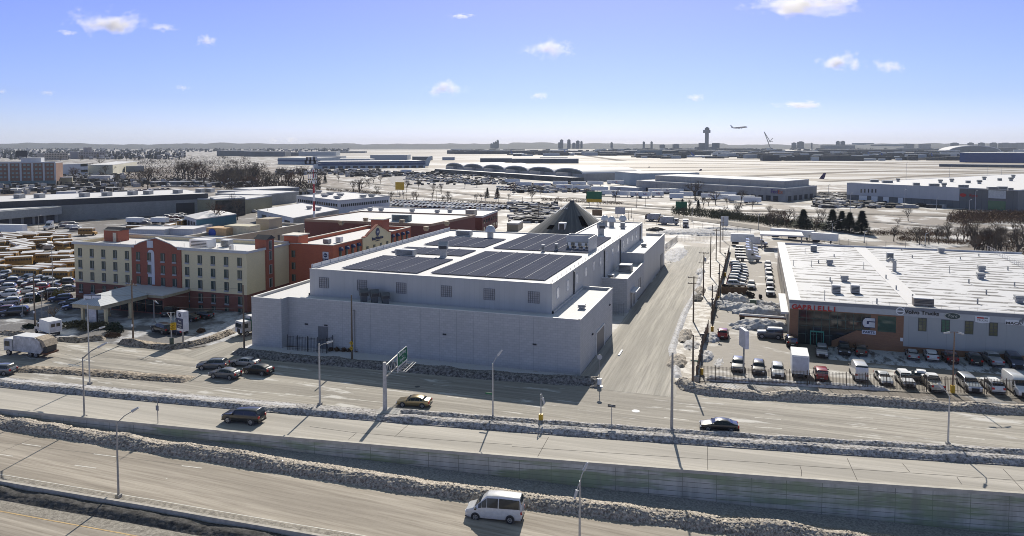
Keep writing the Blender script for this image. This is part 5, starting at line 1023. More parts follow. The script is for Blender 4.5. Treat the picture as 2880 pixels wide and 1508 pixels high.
a, b_ = wall_s(2202, 705), wall_s(2375, 800); onw(a[0], b_[0], 6.6, 11.0, 'upper_glazing', mat('pale_translucent_glazing', (0.5, 0.53, 0.55), .3), .2); onw(a[0], b_[0], .2, 5.2, 'green_glazing', glossy('green_shopfront', (0.10, 0.2, 0.12), .1), .2)
a = wall_s(2030, 745); sg = thing('depot_sign', 'red arrow emblem with short red lettering on the dark depot wall', 'sign', Ab+u_*a[0]*LL+nn*.3+Vector((0, 0, a[1]))); sg.rotation_euler = (0, 0, atan2(u_.y, u_.x))
mb = MB(); mb.extrude([(-4.2+1.3*cos(t)*1.3, 0, 1.0*sin(t)) for t in [2*pi*i/16 for i in range(16)]], (0, .1, 0)); mb.build('emblem', RLET, sg); text('Kyte', 2.2, RLET, sg, (1.2, -.05, 0), FRONT, extr=.05)
for i, (x, y, k, s) in enumerate([(1298, 608, 'fan', 2.4), (1060, 612, 'box', 5), (1190, 620, 'box', 6), (1480, 645, 'box', 3.5), (1635, 655, 'box', 3), (1680, 655, 'box', 3), (1720, 622, 'fan', 2.6), (1757, 658, 'fan', 2.6), (1834, 612, 'fan', 2.6), (1997, 622, 'box', 2.6), (2158, 590, 'fan', 2.6), (2110, 630, 'fan', 2.8), (2312, 598, 'box', 2.4), (2447, 570, 'fan', 2.6), (2425, 602, 'fan', 2.8), (1930, 668, 'box', 3), (1970, 668, 'box', 3), (2243, 690, 'box', 5), (2338, 685, 'box', 4.5), (2420, 700, 'box', 2.4)]):
    unit('%s roof unit counted from the left on the huge pale logistics depot' % nth([1, 0, 1, 2, 3, 4, 5, 6, 7, 10, 12, 11, 14, 17, 16, 8, 9, 13, 15, 18][i]) if i else 'leftmost slim hooded vent on the huge pale logistics depot', at(*A(3, x, y), Hb+.1), s, s*.7, s*.9 if k == 'fan' else 1.6, k)
bld('blue_hangar', 'vivid blue hangar at the far right edge of the airfield', 'hangar', A(3, 1912, 414), A(3, 2700, 424), A(3, 1912, 318)[1], 110, panel('royal_blue_sheet', (0.01, 0.05, 0.19), 4, .6, .8))
bld('apron_wall', 'long low grey blast fence in front of the blue hangar', 'blast fence', A(3, 1708, 458), A(3, 2600, 470), A(3, 1708, 432)[1], 4, FARG)
TL = [(2, 0, 180, 330, 296, FARD), (2, 180, 260, 322, 290, FARG), (2, 380, 560, 325, 300, FARD), (2, 560, 860, 340, 318, FARG), (2, 660, 840, 345, 322, FARD), (2, 880, 1140, 340, 305, FARG), (2, 1140, 1290, 345, 300, FARG), (2, 1280, 1500, 350, 292, mat('teal_far_glass', (0.14, 0.2, 0.22), .4)), (2, 1500, 1660, 350, 300, FARD), (2, 1640, 1850, 310, 285, FARG), (2, 1850, 2000, 300, 262, FARG), (2, 1880, 2230, 330, 300, FARG), (2, 2070, 2330, 308, 275, FARD), (2, 2230, 2556, 340, 318, FARG),
      (2, 490, 700, 268, 252, FARW), (2, 1180, 1640, 275, 262, FARW), (2, 1630, 1860, 262, 247, FARW), (3, 0, 260, 360, 322, FARD), (3, 190, 420, 330, 300, FARG), (3, 400, 560, 350, 310, FARD), (3, 560, 870, 290, 245, FARG), (3, 560, 860, 330, 290, FARD), (3, 865, 1060, 275, 222, mat('teal_far_glass', (0.14, 0.2, 0.22))), (3, 1060, 1180, 282, 238, FARG), (3, 1170, 1400, 282, 236, mat('teal_far_glass', (0.14, 0.2, 0.22))), (3, 870, 1340, 325, 285, FARD), (3, 1110, 1230, 305, 290, mat('tan_far_wall', (0.4, 0.28, 0.18), .8)), (3, 1340, 1640, 305, 275, FARG), (3, 1400, 1460, 290, 232, FARG), (3, 1545, 1625, 285, 232, FARG), (3, 1640, 1820, 330, 300, FARW), (3, 1380, 1830, 345, 318, FARD), (3, 2305, 2480, 305, 270, FARD), (3, 2130, 2556, 272, 252, FARW)]
for i, (k, x0, x1_, yb, yt, m_) in enumerate(TL):
    bld('terminal_building', '%s block of the dark low airport terminals in the right-hand distance, counted from the left' % nth(i), 'terminal', A(k, x0, yb), A(k, x1_, yb), A(k, x0, yt)[1], 60, m_, par=0)
p, q = at(*A(3, 1800, 318)), at(*A(3, 2330, 318)); m_, rz, W = local_frame(p, q); at_ = thing('arched_terminal', 'wide grey terminal with a long shallow arched roof left of the blue hangar', 'terminal', m_, rz)
arc = [(W/2*cos(t), 26*sin(t)) for t in [pi*i/16 for i in range(17)]]; MB().extrude([(x, 0, z+6) for x, z in arc], (0, 80, 0)).build('arched_roof', SNOWROOF, at_); MB().extrude([(x*.97, -1, z*.93+5) for x, z in arc], (0, .9, 0)).build('glazed_front', FARG, at_); MB().box(-W/2, 0, 0, W/2, 80, 6.2).build('wall', FARG, at_)
# control tower
b0 = dist_at(1440+1945/3.55, 408, 3900); b0.z = 0; ct = thing('control_tower', 'tall concrete airport control tower with a flared cab', 'control tower', b0); s = 3900/2046/3.55
zt = lambda y: CAMH+(238-y)*s
FT = mat('far_tower_concrete', (0.17, 0.18, 0.19), .8)
MB().box(-18*s, -10, 0, 16*s, 20, zt(112)).build('shaft', FT, ct)
mb = MB(); mb.box(-36*s, -16, zt(122), 31*s, 26, zt(92)); mb.build('cab_floor', FT, ct); mb = MB(); mb.prism([(24*s*cos(pi/8+pi/4*i), 5+24*s*sin(pi/8+pi/4*i)) for i in range(8)], zt(92), zt(76)); mb.build('control_cab', FARD, ct); MB().tube((0, 5, zt(76)), (0, 5, zt(62)), 22*s, 8*s, 8).build('cab_roof', FT, ct)
MB().box(-78*s, -10, 0, -16*s, 15, zt(222)).build('wing', FARG, ct); MB().box(50*s, -10, 0, 122*s, 15, zt(222)).build('wing', FARG, ct)
# skyline towers
SKY = [(1, 2340, 2365, 82), (1, 2365, 2385, 70), (1, 2385, 2402, 62), (1, 2402, 2425, 47), (2, 462, 480, 212), (2, 480, 512, 185), (2, 553, 585, 185), (2, 603, 635, 218), (2, 640, 675, 196), (2, 683, 705, 201), (2, 985, 1007, 213), (2, 1307, 1327, 205), (2, 1385, 1405, 205), (2, 1480, 1530, 236), (2, 1612, 1670, 231), (3, 245, 285, 216), (3, 305, 360, 205), (3, 432, 445, 218), (3, 686, 717, 200), (3, 733, 770, 200), (3, 1845, 1905, 217), (3, 2010, 2055, 216), (3, 2118, 2165, 216), (3, 2237, 2290, 216), (3, 2340, 2430, 218), (3, 2485, 2600, 218)]
FSK = mat('skyline_grey', (0.07, 0.085, 0.10), .9)
for i, (k, x0, x1_, yt) in enumerate(SKY):
    D_ = 5600; a = dist_at(*A(k, x0, 240), D_); b_ = dist_at(*A(k, x1_, 240), D_); a.z = b_.z = 0; m_, rz, W = local_frame(a, b_); H = hgt(0, A(k, 0, yt)[1], m_)
    t = thing('skyline_tower', '%s apartment tower on the hazy horizon, counted from the left' % nth(i), 'apartment tower', m_, rz, 'apartment towers on the horizon')
    MB().box(-W/2, 0, -1, W/2, W*.7, H*.93).build('wall', FSK, t); MB().box(-W*.25, W*.1, H*.93, W*.25, W*.5, H).build('roof_house', FSK, t)
# hills on the horizon and the dark suburb below it
HILL = mat('far_wooded_hill', (0.03, 0.037, 0.042), .95, .4, .004)
mb = MB(); rows = []
for i in range(260):
    x = -300+i*13.5; D_ = 6300; a = dist_at(x, 407, D_); h_ = 44+15*NZ.noise(Vector((x*.004, 1, 0)))+9*NZ.noise(Vector((x*.02, 2, 0)))+4*NZ.noise(Vector((x*.11, 3, 0))) + (10 if 1440 < x < 1560 else 0)
    if 2040 < x < 2240: h_ *= .8
    d = Vector((a.x, a.y, 0)).normalized(); rows.append([(a.x-d.x*900, a.y-d.y*900, -1), (a.x-d.x*500, a.y-d.y*500, h_*.45), (a.x, a.y, h_), (a.x+d.x*900, a.y+d.y*900, h_*.8), (a.x+d.x*2500, a.y+d.y*2500, -5)])
mb.grid(rows); struct(mb.build('hills', HILL, smooth=True))
rnd = random.Random(5); MBs = MB(); mbh = MB()
for i in range(5200):
    x = rnd.uniform(-60, 2940); 
    y = 407+ (rnd.uniform(11, 24) if x > 900 else rnd.uniform(11, 42)); 
    if x > 980 and y > 417: 
        if not (x > 1900 and y < 423 and rnd.random() < .3): continue
    if 520 < x < 980 and y > 428: continue
    p = at(x, y); D_ = depth(p); w_ = D_*rnd.uniform(2.5, 9)/2046; h_ = rnd.uniform(6, 13) if rnd.random() < .75 else rnd.uniform(4, 7)
    if h_ > 7 and rnd.random() < .8:
        MBs.k = 0; n = 5; r = w_/2; c = len(MBs.v); MBs.v += [(p.x+r*cos(6.28*j/n), p.y+r*sin(6.28*j/n), 0) for j in range(n)]+[(p.x+r*.6*cos(6.28*j/n+.5), p.y+r*.6*sin(6.28*j/n+.5), h_) for j in range(n)]
        for j in range(n): MBs.f.append((c+j, c+(j+1) % n, c+n+(j+1) % n, c+n+j)); MBs.m.append(0)
        MBs.f.append(tuple(range(c+n, c+2*n))); MBs.m.append(0)
    else: mbh.k = 0; mbh.cbox((p.x, p.y, 0), w_, 10, h_*.7, rnd.random()); mbh.k = 1; mbh.cbox((p.x, p.y, h_*.7+.02), w_*1.02, 10.2, .6, 0)
tag(MBs.build('suburb_trees', HILL), 'dark mass of far-off suburban trees filling the distance below the horizon', 'woodland', kind='stuff')
tag(mbh.build('suburb_houses', [mat('far_house_wall', (0.2, 0.19, 0.19), .9), SNOWCAP]), 'countless tiny snow-roofed houses in the far suburb', 'houses', kind='stuff')

MBs = MB()
for i in range(1500):
    k, x0, x1_, ya, yb = rnd.choice([(2, 0, 2556, 300, 352), (3, 0, 2556, 285, 378), (3, 0, 1900, 320, 400), (2, 1280, 2556, 270, 378), (2, 880, 2556, 262, 330), (1, 1950, 2556, 165, 190)])
    p = at(*A_(k, rnd.uniform(x0, x1_), rnd.uniform(ya, yb))); MBs.k = 0 if rnd.random() < .75 else 1; w_ = rnd.uniform(8, 60); MBs.cbox((p.x, p.y, 0), w_, rnd.uniform(5, 20), rnd.uniform(3, 13), YAW+rnd.uniform(-.3, .3))
tag(MBs.build('apron_clutter', [FARD, FARW]), 'uncountable far-off gates, jet bridges and service vehicles massed before the terminals', 'airport clutter', kind='stuff')
MBs = MB()
for i in range(2600):
    k, x0, x1_, ya, yb, h_ = rnd.choice([(1, 900, 1900, 372, 420, 3), (1, 1500, 2556, 400, 500, 2), (2, 0, 800, 640, 720, 2.5), (2, 0, 450, 830, 1020, 2), (3, 450, 1750, 790, 870, 2), (3, 480, 780, 730, 800, 1.5), (0, 1200, 2556, 455, 520, 4), (0, 0, 1250, 490, 590, 4), (1, 200, 1250, 360, 400, 4), (0, 560, 1250, 400, 480, 4), (1, 0, 620, 560, 600, 3)])
    p = at(*A_(k, rnd.uniform(x0, x1_), rnd.uniform(ya, yb))); MBs.k = 0 if rnd.random() < .6 else 1; MBs.cbox((p.x, p.y, 0), rnd.uniform(1.5, 7), rnd.uniform(1, 3), rnd.uniform(.6, h_), rnd.random()*3)
tag(MBs.build('yard_clutter', [mat('dark_clutter', (.06, .055, .05), .9, .6, .3), mat('pale_clutter', (.4, .39, .38), .8, .3, .3)]), 'uncountable rubble, pallets and snow-dusted clutter strewn over the middle-distance yards', 'clutter', kind='stuff')
# ------------------------------------------------------------ vehicles
def paint(n, c, metal=0.0): return glossy('car_paint_'+n, c, 0.3, metal, 0.8)
PT_ = dict(white=paint('white', (.62, .62, .61)), silver=paint('silver', (.36, .37, .38), .3), grey=paint('grey', (.13, .135, .14), .2), black=paint('black', (.012, .012, .014)), red=paint('red', (.32, .02, .02)), gold=paint('gold', (.33, .25, .12), .5), navy=paint('navy', (.02, .035, .08)), maroon=paint('maroon', (.10, .015, .02)), beige=paint('beige', (.42, .38, .31)), brown=paint('brown', (.12, .09, .07), .2))
TRIM = mat('black_plastic_trim', (0.02, 0.02, 0.02), 0.6); PLATE = mat('licence_plate', (.6, .58, .45), .5)
def wheel(parent, x, y, r, w_=.22, dual=False):
    s = 1 if y > 0 else -1; o = MB().tube((0, -w_/2*s, 0), (0, w_/2*s, 0), r, n=16).build('wheel', RUBBER, parent, loc=(x, y, r))
    m = MB(); m.tube((0, w_/2*s, 0), (0, w_/2*s+.015*s, 0), r*.66, n=14); 
    m.k = 1
    for i in range(5):
        a = 2*pi*i/5; m.tube((cos(a)*r*.22, w_/2*s+.02*s, sin(a)*r*.22), (cos(a)*r*.5, w_/2*s+.02*s, sin(a)*r*.5), r*.11, n=5)
    m.build('rim', [RIMM, DARKM], o); return o
KIND = {  # x, shoulder z, top z, half width ratio at top ; L, W, wheel x, wheel r, ground clearance
 'sedan': dict(L=4.75, W=1.82, wx=(1.42, -1.38), r=.33, st=[(2.36, .55, .62, .80), (2.25, .68, .76, .9), (1.2, .88, .95, .86), (.95, .90, .98, .84), (.25, .93, 1.40, .70), (-.35, .94, 1.45, .69), (-1.0, .95, 1.40, .69), (-1.75, .96, 1.08, .78), (-2.25, .93, 1.00, .86), (-2.36, .6, .75, .8)], ws=(3, 4), rw=(6, 7), sw=(3, 7)),
 'suv': dict(L=4.75, W=1.92, wx=(1.45, -1.42), r=.37, st=[(2.36, .62, .72, .8), (2.28, .88, .97, .9), (1.25, 1.02, 1.12, .86), (1.0, 1.05, 1.15, .84), (.35, 1.07, 1.62, .74), (-.5, 1.08, 1.70, .73), (-1.75, 1.09, 1.66, .73), (-2.2, 1.08, 1.22, .82), (-2.36, .7, .85, .85)], ws=(3, 4), rw=(6, 7), sw=(3, 7)),
 'coupe_suv': dict(L=4.8, W=1.94, wx=(1.48, -1.45), r=.38, st=[(2.4, .6, .7, .8), (2.28, .84, .92, .9), (1.2, 1.0, 1.08, .86), (.95, 1.02, 1.12, .84), (.2, 1.05, 1.55, .72), (-.4, 1.06, 1.60, .71), (-1.2, 1.07, 1.48, .71), (-2.1, 1.07, 1.16, .8), (-2.4, .7, .85, .82)], ws=(3, 4), rw=(6, 7), sw=(3, 7)),
 'big_suv': dict(L=5.4, W=2.02, wx=(1.72, -1.6), r=.42, st=[(2.68, .7, .82, .85), (2.6, 1.0, 1.08, .92), (1.45, 1.16, 1.24, .9), (1.2, 1.18, 1.28, .88), (.7, 1.2, 1.82, .78), (-.6, 1.2, 1.92, .77), (-2.2, 1.2, 1.88, .77), (-2.6, 1.18, 1.35, .85), (-2.7, .7, .9, .88)], ws=(3, 4), rw=(6, 7), sw=(3, 7)),
 'jeep': dict(L=4.6, W=1.9, wx=(1.5, -1.35), r=.42, st=[(2.28, .8, .95, .8), (2.22, 1.08, 1.14, .84), (1.0, 1.16, 1.22, .84), (.8, 1.18, 1.26, .84), (.45, 1.2, 1.78, .80), (-.6, 1.2, 1.84, .80), (-2.1, 1.2, 1.84, .80), (-2.2, 1.18, 1.3, .84), (-2.25, .8, 1.0, .85)], ws=(3, 4), rw=(6, 7), sw=(3, 7)),
 'van': dict(L=5.85, W=2.02, wx=(1.85, -1.75), r=.38, st=[(2.93, .6, .75, .8), (2.85, .95, 1.05, .88), (2.2, 1.12, 1.25, .9), (2.0, 1.18, 1.38, .88), (1.2, 1.3, 2.12, .80), (.7, 1.3, 2.55, .70), (-.5, 1.3, 2.62, .70), (-2.7, 1.3, 2.55, .70), (-2.92, 1.25, 1.9, .82), (-2.94, .5, .9, .9)], ws=(3, 4), rw=(7, 8), sw=(3, 8)),
 'cargo_van': dict(L=5.9, W=2.05, wx=(1.9, -1.7), r=.36, st=[(2.95, .6, .75, .8), (2.85, 1.0, 1.1, .88), (2.2, 1.2, 1.35, .9), (2.0, 1.25, 1.45, .88), (1.25, 1.35, 2.25, .84), (.6, 1.4, 2.6, .82), (-.5, 1.4, 2.62, .82), (-2.8, 1.4, 2.6, .82), (-2.92, 1.3, 2.3, .86), (-2.94, .5, .9, .9)], ws=(3, 4), rw=(7, 8), sw=(3, 5)),
 'pickup': dict(L=5.7, W=2.0, wx=(1.85, -1.75), r=.42, st=[(2.83, .7, .85, .85), (2.75, 1.05, 1.12, .92), (1.5, 1.15, 1.22, .9), (1.25, 1.18, 1.28, .88), (.75, 1.2, 1.8, .76), (0, 1.2, 1.88, .75), (-.7, 1.2, 1.82, .76), (-.95, 1.18, 1.25, .9), (-2.75, 1.16, 1.2, .94), (-2.83, .7, .9, .9)], ws=(3, 4), rw=(6, 7), sw=(3, 7)),
}
def make_car(kind, label, color, snow_on=False, group=None, cat='car', name='parked_car'):
    k = KIND[kind]; W = k['W']/2; st = k['st']; t = thing(name, label, cat, (0, 0, 0), 0, group); body = PT_[color]
    rows = []
    for (x, zs, zt, wt) in st:
        zb = .28; ws = W*(1.0 if abs(x) < k['L']/2-.3 else .88)
        rows.append([(x, -ws*.9, zb), (x, -ws, (zb+zs)*.45), (x, -ws*.985, zs), (x, -W*wt, zt-.05 if zt-zs > .2 else zt-.01), (x, -W*wt*.8, zt), (x, W*wt*.8, zt), (x, W*wt, zt-.05 if zt-zs > .2 else zt-.01), (x, ws*.985, zs), (x, ws, (zb+zs)*.45), (x, ws*.9, zb)])
    mb = MB(); mb.grid(rows, True); mb.face(rows[0][::-1]); mb.face(rows[-1]); b = mb.build('body', [body, DARKM], t)
    md = b.modifiers.new('bevel', 'BEVEL'); md.width = .05; md.segments = 2; md.limit_method = 'ANGLE'; md.angle_limit = radians(28)
    for p in b.data.polygons: p.use_smooth = True
    # glass
    def q(a, b_, f): return Vector(a).lerp(Vector(b_), f)
    i, j = k['ws']; A0, B0 = rows[i], rows[j]
    mb = MB(); n = Vector((.03, 0, .02)); mb.face([q(A0[3], B0[3], .1)+n, q(A0[6], B0[6], .1)+n, q(A0[6], B0[6], .92)+n, q(A0[3], B0[3], .92)+n]); mb.build('windshield', GLASS, t)
    i, j = k['rw']; A0, B0 = rows[i], rows[j]
    n = Vector((-.03, 0, .02)); mb = MB(); mb.face([q(A0[6], B0[6], .12)+n, q(A0[3], B0[3], .12)+n, q(A0[3], B0[3], .85)+n, q(A0[6], B0[6], .85)+n]); mb.build('rear_window', GLASS, t)
    for s, (lo, hi) in ((-1, (2, 3)), (1, (7, 6))):
        mb = MB(); nn = Vector((0, s*.025, .01)); a, b_ = k['sw']
        for ii in range(a, b_):
            r0, r1 = rows[ii], rows[ii+1]
            f0 = 0.04 if ii > a else .55; f1 = .98 if ii < b_-1 else .4
            if st[ii+1][2]-st[ii+1][1] < .25 and ii > a and ii == b_-1: f1 = .45
            p0, p1 = q(r0[lo], r1[lo], f0), q(r0[lo], r1[lo], f1); h0, h1 = q(r0[hi], r1[hi], f0), q(r0[hi], r1[hi], f1)
            mb.face([q(p0, h0, .12)+nn, q(p1, h1, .12)+nn, q(p1, h1, .85)+nn, q(p0, h0, .85)+nn])
        mb.build('side_window', GLASS, t)
    for x in k['wx']:
        for y in (-1, 1):
            wheel(t, x, y*(W-.10), k['r']); m = MB(); m.tube((x, y*(W-.06), k['r']+.03), (x, y*(W+.008), k['r']+.03), k['r']+.08, n=16); m.build('wheel_arch', DARKM, t)
    F, Rr = st[0][0], st[-1][0]; zf = st[1][1]-.08
    for y in (-1, 1):
        MB().box(F-.14, y*W*.72-.17, zf-.1, F+.015, y*W*.72+.17, zf+.06).build('headlight', CLEARL, t)
        MB().box(Rr-.02, y*W*.74-.15, st[-2][1]-.30, Rr+.13, y*W*.74+.15, st[-2][1]-.02).build('taillight', REDL, t)
        MB().box(st[3][0]-.25, y*(W+.1)-.09, st[3][1]+.02, st[3][0]-.08, y*(W+.1)+.09, st[3][1]+.2).build('mirror', TRIM, t)
    MB().box(F-.05, -W*.5, .42, F+.03, W*.5, zf-.06).build('grille', TRIM, t)
    MB().box(F-.1, -W*.86, .3, F+.05, W*.86, .42).build('front_bumper', TRIM, t); MB().box(Rr-.05, -W*.86, .32, Rr+.1, W*.86, .5).build('rear_bumper', TRIM, t)
    MB().box(Rr-.06, -.26, .58, Rr-.03, .26, .72).build('plate', PLATE, t)
    if snow_on:
        mb = MB(); a = [r for r in rows]; i0, i1 = k['ws'][1], k['rw'][0]
        mb.grid([[rows[i][3], tuple(Vector(rows[i][4])+Vector((0, 0, .19))), tuple(Vector(rows[i][5])+Vector((0, 0, .19))), rows[i][6]] for i in range(i0, i1+1)])
        mb.grid([[rows[i][3], tuple(Vector(rows[i][4])+Vector((0, 0, .13))), tuple(Vector(rows[i][5])+Vector((0, 0, .13))), rows[i][6]] for i in range(1, 4)]); mb.build('snow_cover', SNOWCAP, t)
    return t
PROTO = {}
def car(kind, color, label, pos, rz, snow_on=False, group=None, name='parked_car', cat=None):
    key = (kind, snow_on); cat = cat or {'sedan': 'car', 'pickup': 'pickup truck', 'van': 'van', 'cargo_van': 'van'}.get(kind, 'car')
    if key not in PROTO: PROTO[key] = make_car(kind, label, color, snow_on, group, cat, name); o = PROTO[key]
    else:
        if isinstance(PROTO[key], bpy.types.Object) is False: return
        o = copy_tree(PROTO[key], paint=PT_[color]); o.name = name
    o.location = pos; o.rotation_euler = (0, 0, rz); o['label'] = label; o['category'] = cat
    if group: o['group'] = group
    elif 'group' in o: del o['group']
    return o
def drive(kind, color, label, pf, pr, z=None, name='car'):
    """near-side wheel contact points of a vehicle heading left (front pf, rear pr)"""
    g = (lambda p: at(*p)) if z is None else (lambda p: ge(*p))
    a, b_ = g(pf), g(pr); d = (a-b_); rz = atan2(d.y, d.x); k = KIND[kind]; nl = Vector((-sin(rz), cos(rz), 0))
    if depth(a+nl) < depth(a): nl = -nl
    mid = (a+b_)/2 - Vector((cos(rz), sin(rz), 0))*sum(k['wx'])/2 + nl*(k['W']/2-.1)
    mid.z = 0.012 if z is None else ze(mid.x)+.012
    o = car(kind, color, label, mid, rz, name=name); return o
drive('van', 'white', 'white raised-roof passenger van with tinted windows on the lower expressway', (1339.2, 1462), (1432.5, 1474), 1, 'passenger_van')
drive('big_suv', 'black', 'large black SUV driving left on the ramp road above the wall', (643, 1190.5), (704, 1196.5), name='car')
drive('sedan', 'gold', 'gold coupe-like sedan driving left beside the warehouse shadow on the boulevard', (1134, 1145.5), (1185.7, 1148.5))
drive('coupe_suv', 'grey', 'dark silver hatch-backed car nearest the camera in the waiting group of four', (602, 1065), (645, 1069.5))
drive('suv', 'grey', 'dark grey SUV at the upper left of the group of four cars at the junction', (574, 1041.5), (612, 1041.5))
drive('sedan', 'silver', 'light silver sedan in the waiting group of four, nearest the warehouse', (661, 1031.5), (699, 1034.0))
drive('coupe_suv', 'black', 'shiny black sloping-roof car in the waiting group of four', (695, 1052.5), (737, 1058.0))
drive('sedan', 'black', 'black sedan with sun glints driving left near the right-hand lamp post', (1991, 1213.5), (2056, 1218))
drive('suv', 'grey', 'dark grey hatchback cut off by the left frame edge on the boulevard', (-35, 1056), (12, 1058))
# dealership front rows
fr = [('suv', 'silver', 545, 1085, -1, 'silver SUV facing out by the teal shop door of the dealership'), ('suv', 'black', 770, 1062, -1, 'black SUV facing out beneath the PARTS board'), ('suv', 'brown', 935, 1068, 1, 'dark brown SUV nosed in against the brown brick wall'), ('sedan', 'silver', 1455, 1108, 1, 'pale silver sedan nosed in below the first panel window'),
      ('coupe_suv', 'white', 1645, 1122, 1, 'white hatchback nosed in below the green window'), ('suv', 'maroon', 1838, 1142, 1, 'maroon SUV parked behind the two-armed lot lamp'), ('suv', 'black', 2080, 1160, 1, 'black SUV parked below the oval sign side of the wall'), ('pickup', 'silver', 2262, 1165, 1, 'grey pickup with a white tailgate in the shaded dealership row'), ('big_suv', 'navy', 2495, 1195, -1, 'big dark SUV facing out at the right frame edge by the dealership')]
for kd, c, x, y, d, lab in fr: car(kd, c, lab, at(*B_(3, x, y))+Vector((0, 1.4 if d > 0 else 1.6, .012)), pi/2*d+.03*((x*7) % 5-2))
D3 = lambda x, y: at(2380+x/5.152, 1000+y/5.152)
fe = [('suv', 'grey', at(*B_(2, 2250, 1238)), -1, 'dark grey SUV behind the iron fence, leftmost of the fence row'), ('suv', 'black', at(*B_(2, 2462, 1270)), -1, 'black SUV with a frosty windscreen behind the iron fence, second from the left'), ('suv', 'white', at(*B_(3, 98, 1300)), -1, 'white SUV with a dark grille facing the iron fence, left of the box truck'),
      ('jeep', 'red', at(*B_(3, 540, 1335)), 1, 'red SUV with a roof rack backed towards the iron fence'), ('sedan', 'white', D3(570, 440), -1, 'white sedan facing the iron fence, right of the white step van'), ('suv', 'beige', D3(890, 480), -1, 'snow-dusted beige car facing the iron fence in front of the green coupe'), ('pickup', 'beige', D3(1290, 530), 1, 'old tan pickup with a snowy cap left of the two-armed lot lamp'),
      ('big_suv', 'silver', D3(1830, 545), -1, 'silver SUV glinting in the sun right of the two-armed lot lamp'), ('suv', 'white', D3(2180, 570), 1, 'white SUV with red tail lamps second from the right along the iron fence'), ('cargo_van', 'white', D3(2540, 600), -1, 'white van cut off by the right frame edge behind the iron fence')]
for kd, c, p, d, lab in fe: car(kd, c, lab, p+Vector((0, 2.2, .012)), pi/2*d+(.1 if p.x > 12 else .0), snow_on=('snow' in lab or 'white SUV with red' in lab))
car('sedan', 'grey', 'long dark green-grey coupe with a snowy roof parked sideways behind the fence row', D3(1060, 385)+Vector((0, .9, .012)), pi-.12, snow_on=True)
car('jeep', 'grey', 'grey boxy off-roader with snow on its bonnet parked sideways by the snow heap', at(2166, 953)+Vector((0, .6, .012)), pi+.04, snow_on=True)
car('jeep', 'black', 'black boxy off-roader with a spare wheel beside the brown brick corner', at(2227, 978)+Vector((0, 2, .012)), pi/2+.05)
car('suv', 'red', 'red SUV alone in the dealership lot by the tall fence', at(2032, 954)+Vector((0, 1.8, .012)), pi/2)
car('suv', 'white', 'white SUV facing the camera below the row of snowy parked cars', at(2113, 815)+Vector((0, 2, .012)), -pi/2, True)
for i, (x, y, kd, c) in enumerate([(2167, 832, 'pickup', 'white'), (2166, 806, 'suv', 'white'), (2164, 790, 'pickup', 'white'), (2162, 776, 'suv', 'silver'), (2161, 765, 'sedan', 'silver'), (2160, 755, 'suv', 'white')]):
    car(kd, c, '%s vehicle of the column parked along the dealership side wall, counted from the nearest' % nth(i), at(x, y)+Vector((0, 1.5, .012)), -pi/2, i > 0, group='cars along the dealership side wall')
for i, (x, y, c) in enumerate([(2069, 808, 'white'), (2071, 798, 'black'), (2073, 790, 'silver'), (2077, 782, 'grey'), (2079, 774, 'black'), (2079, 767, 'silver'), (2078, 759, 'grey'), (2074, 752, 'white')]):
    car('suv', c, '%s snow-topped SUV from the front in the side-on row behind the rusty dumpster' % nth(i), at(x, y)+Vector((0, .5, .012)), .05, True, group='snow-topped SUVs in the dealership yard')
# hotel forecourt
for (x, y, kd, c, rz, lab) in [(447, 938, 'big_suv', 'black', pi-.3, 'dark SUV with a pale roof parked by the hotel pylon sign'), (487, 941, 'sedan', 'navy', pi-.25, 'dark blue car half hidden behind the yellow traffic signal'), (560, 898, 'suv', 'black', pi, 'black SUV side-on below the maroon hotel ground floor'), (468, 888, 'pickup', 'black', pi/2+.4, 'black pickup under the hotel lobby wing'), (520, 905, 'sedan', 'black', pi+.1, 'black low car left of the side-on SUV at the hotel'),
                              (160, 850, 'suv', 'navy', pi+.7, 'dark snow-free SUV in the hotel shadow left of the canopy'), (190, 860, 'sedan', 'grey', pi+.7, 'grey car behind the canopy columns'), (198, 872, 'sedan', 'navy', pi+.75, 'dark sedan closest to the canopy columns'), (28, 890, 'big_suv', 'black', pi+.7, 'black SUV at the lower left edge of the hotel shadow'), (-2, 884, 'suv', 'maroon', pi+.7, 'maroon car cut off by the left frame edge')]:
    car(kd, c, lab, at(x, y)+Vector((0, .9, .012)), rz)
LC = [(-60, 320, 160, 260), (20, 370, 400, 270), (330, 390, 620, 290), (420, 440, 780, 330), (560, 420, 830, 370), (680, 470, 1080, 370), (930, 500, 1150, 400), (960, 520, 1370, 400), (1310, 540, 1700, 430), (0, 500, 420, 430), (210, 600, 640, 460), (580, 590, 900, 490), (830, 650, 970, 580), (990, 620, 1340, 530), (0, 640, 220, 590), (-60, 820, 380, 720), (370, 740, 860, 620), (430, 920, 850, 830), (930, 800, 1340, 690), (1330, 680, 1790, 600), (-30, 1010, 420, 920)]
cs_ = ['white', 'grey', 'black', 'silver', 'grey', 'white', 'black', 'silver', 'black', 'navy', 'black', 'maroon', 'red', 'grey', 'silver', 'white', 'white', 'silver', 'black', 'grey', 'silver']
ln = sorted(range(len(LC)), key=lambda i: LC[i][0]+LC[i][2]); rk = {i: n for n, i in enumerate(ln)}
for i, (x0, y0, x1, y1) in enumerate(LC):
    a = at((x0+x1)/2/8.432, 740+((y0+y1)/2+35)/8.432)
    car(('suv', 'sedan', 'suv')[i % 3], cs_[i], '%s snow-topped car from the left in the crowded lot below the school buses' % nth(rk[i]), a+Vector((0, .3, .012)), radians(38)+pi+.04*(i % 3-1), True, group='snow-topped cars below the school buses')
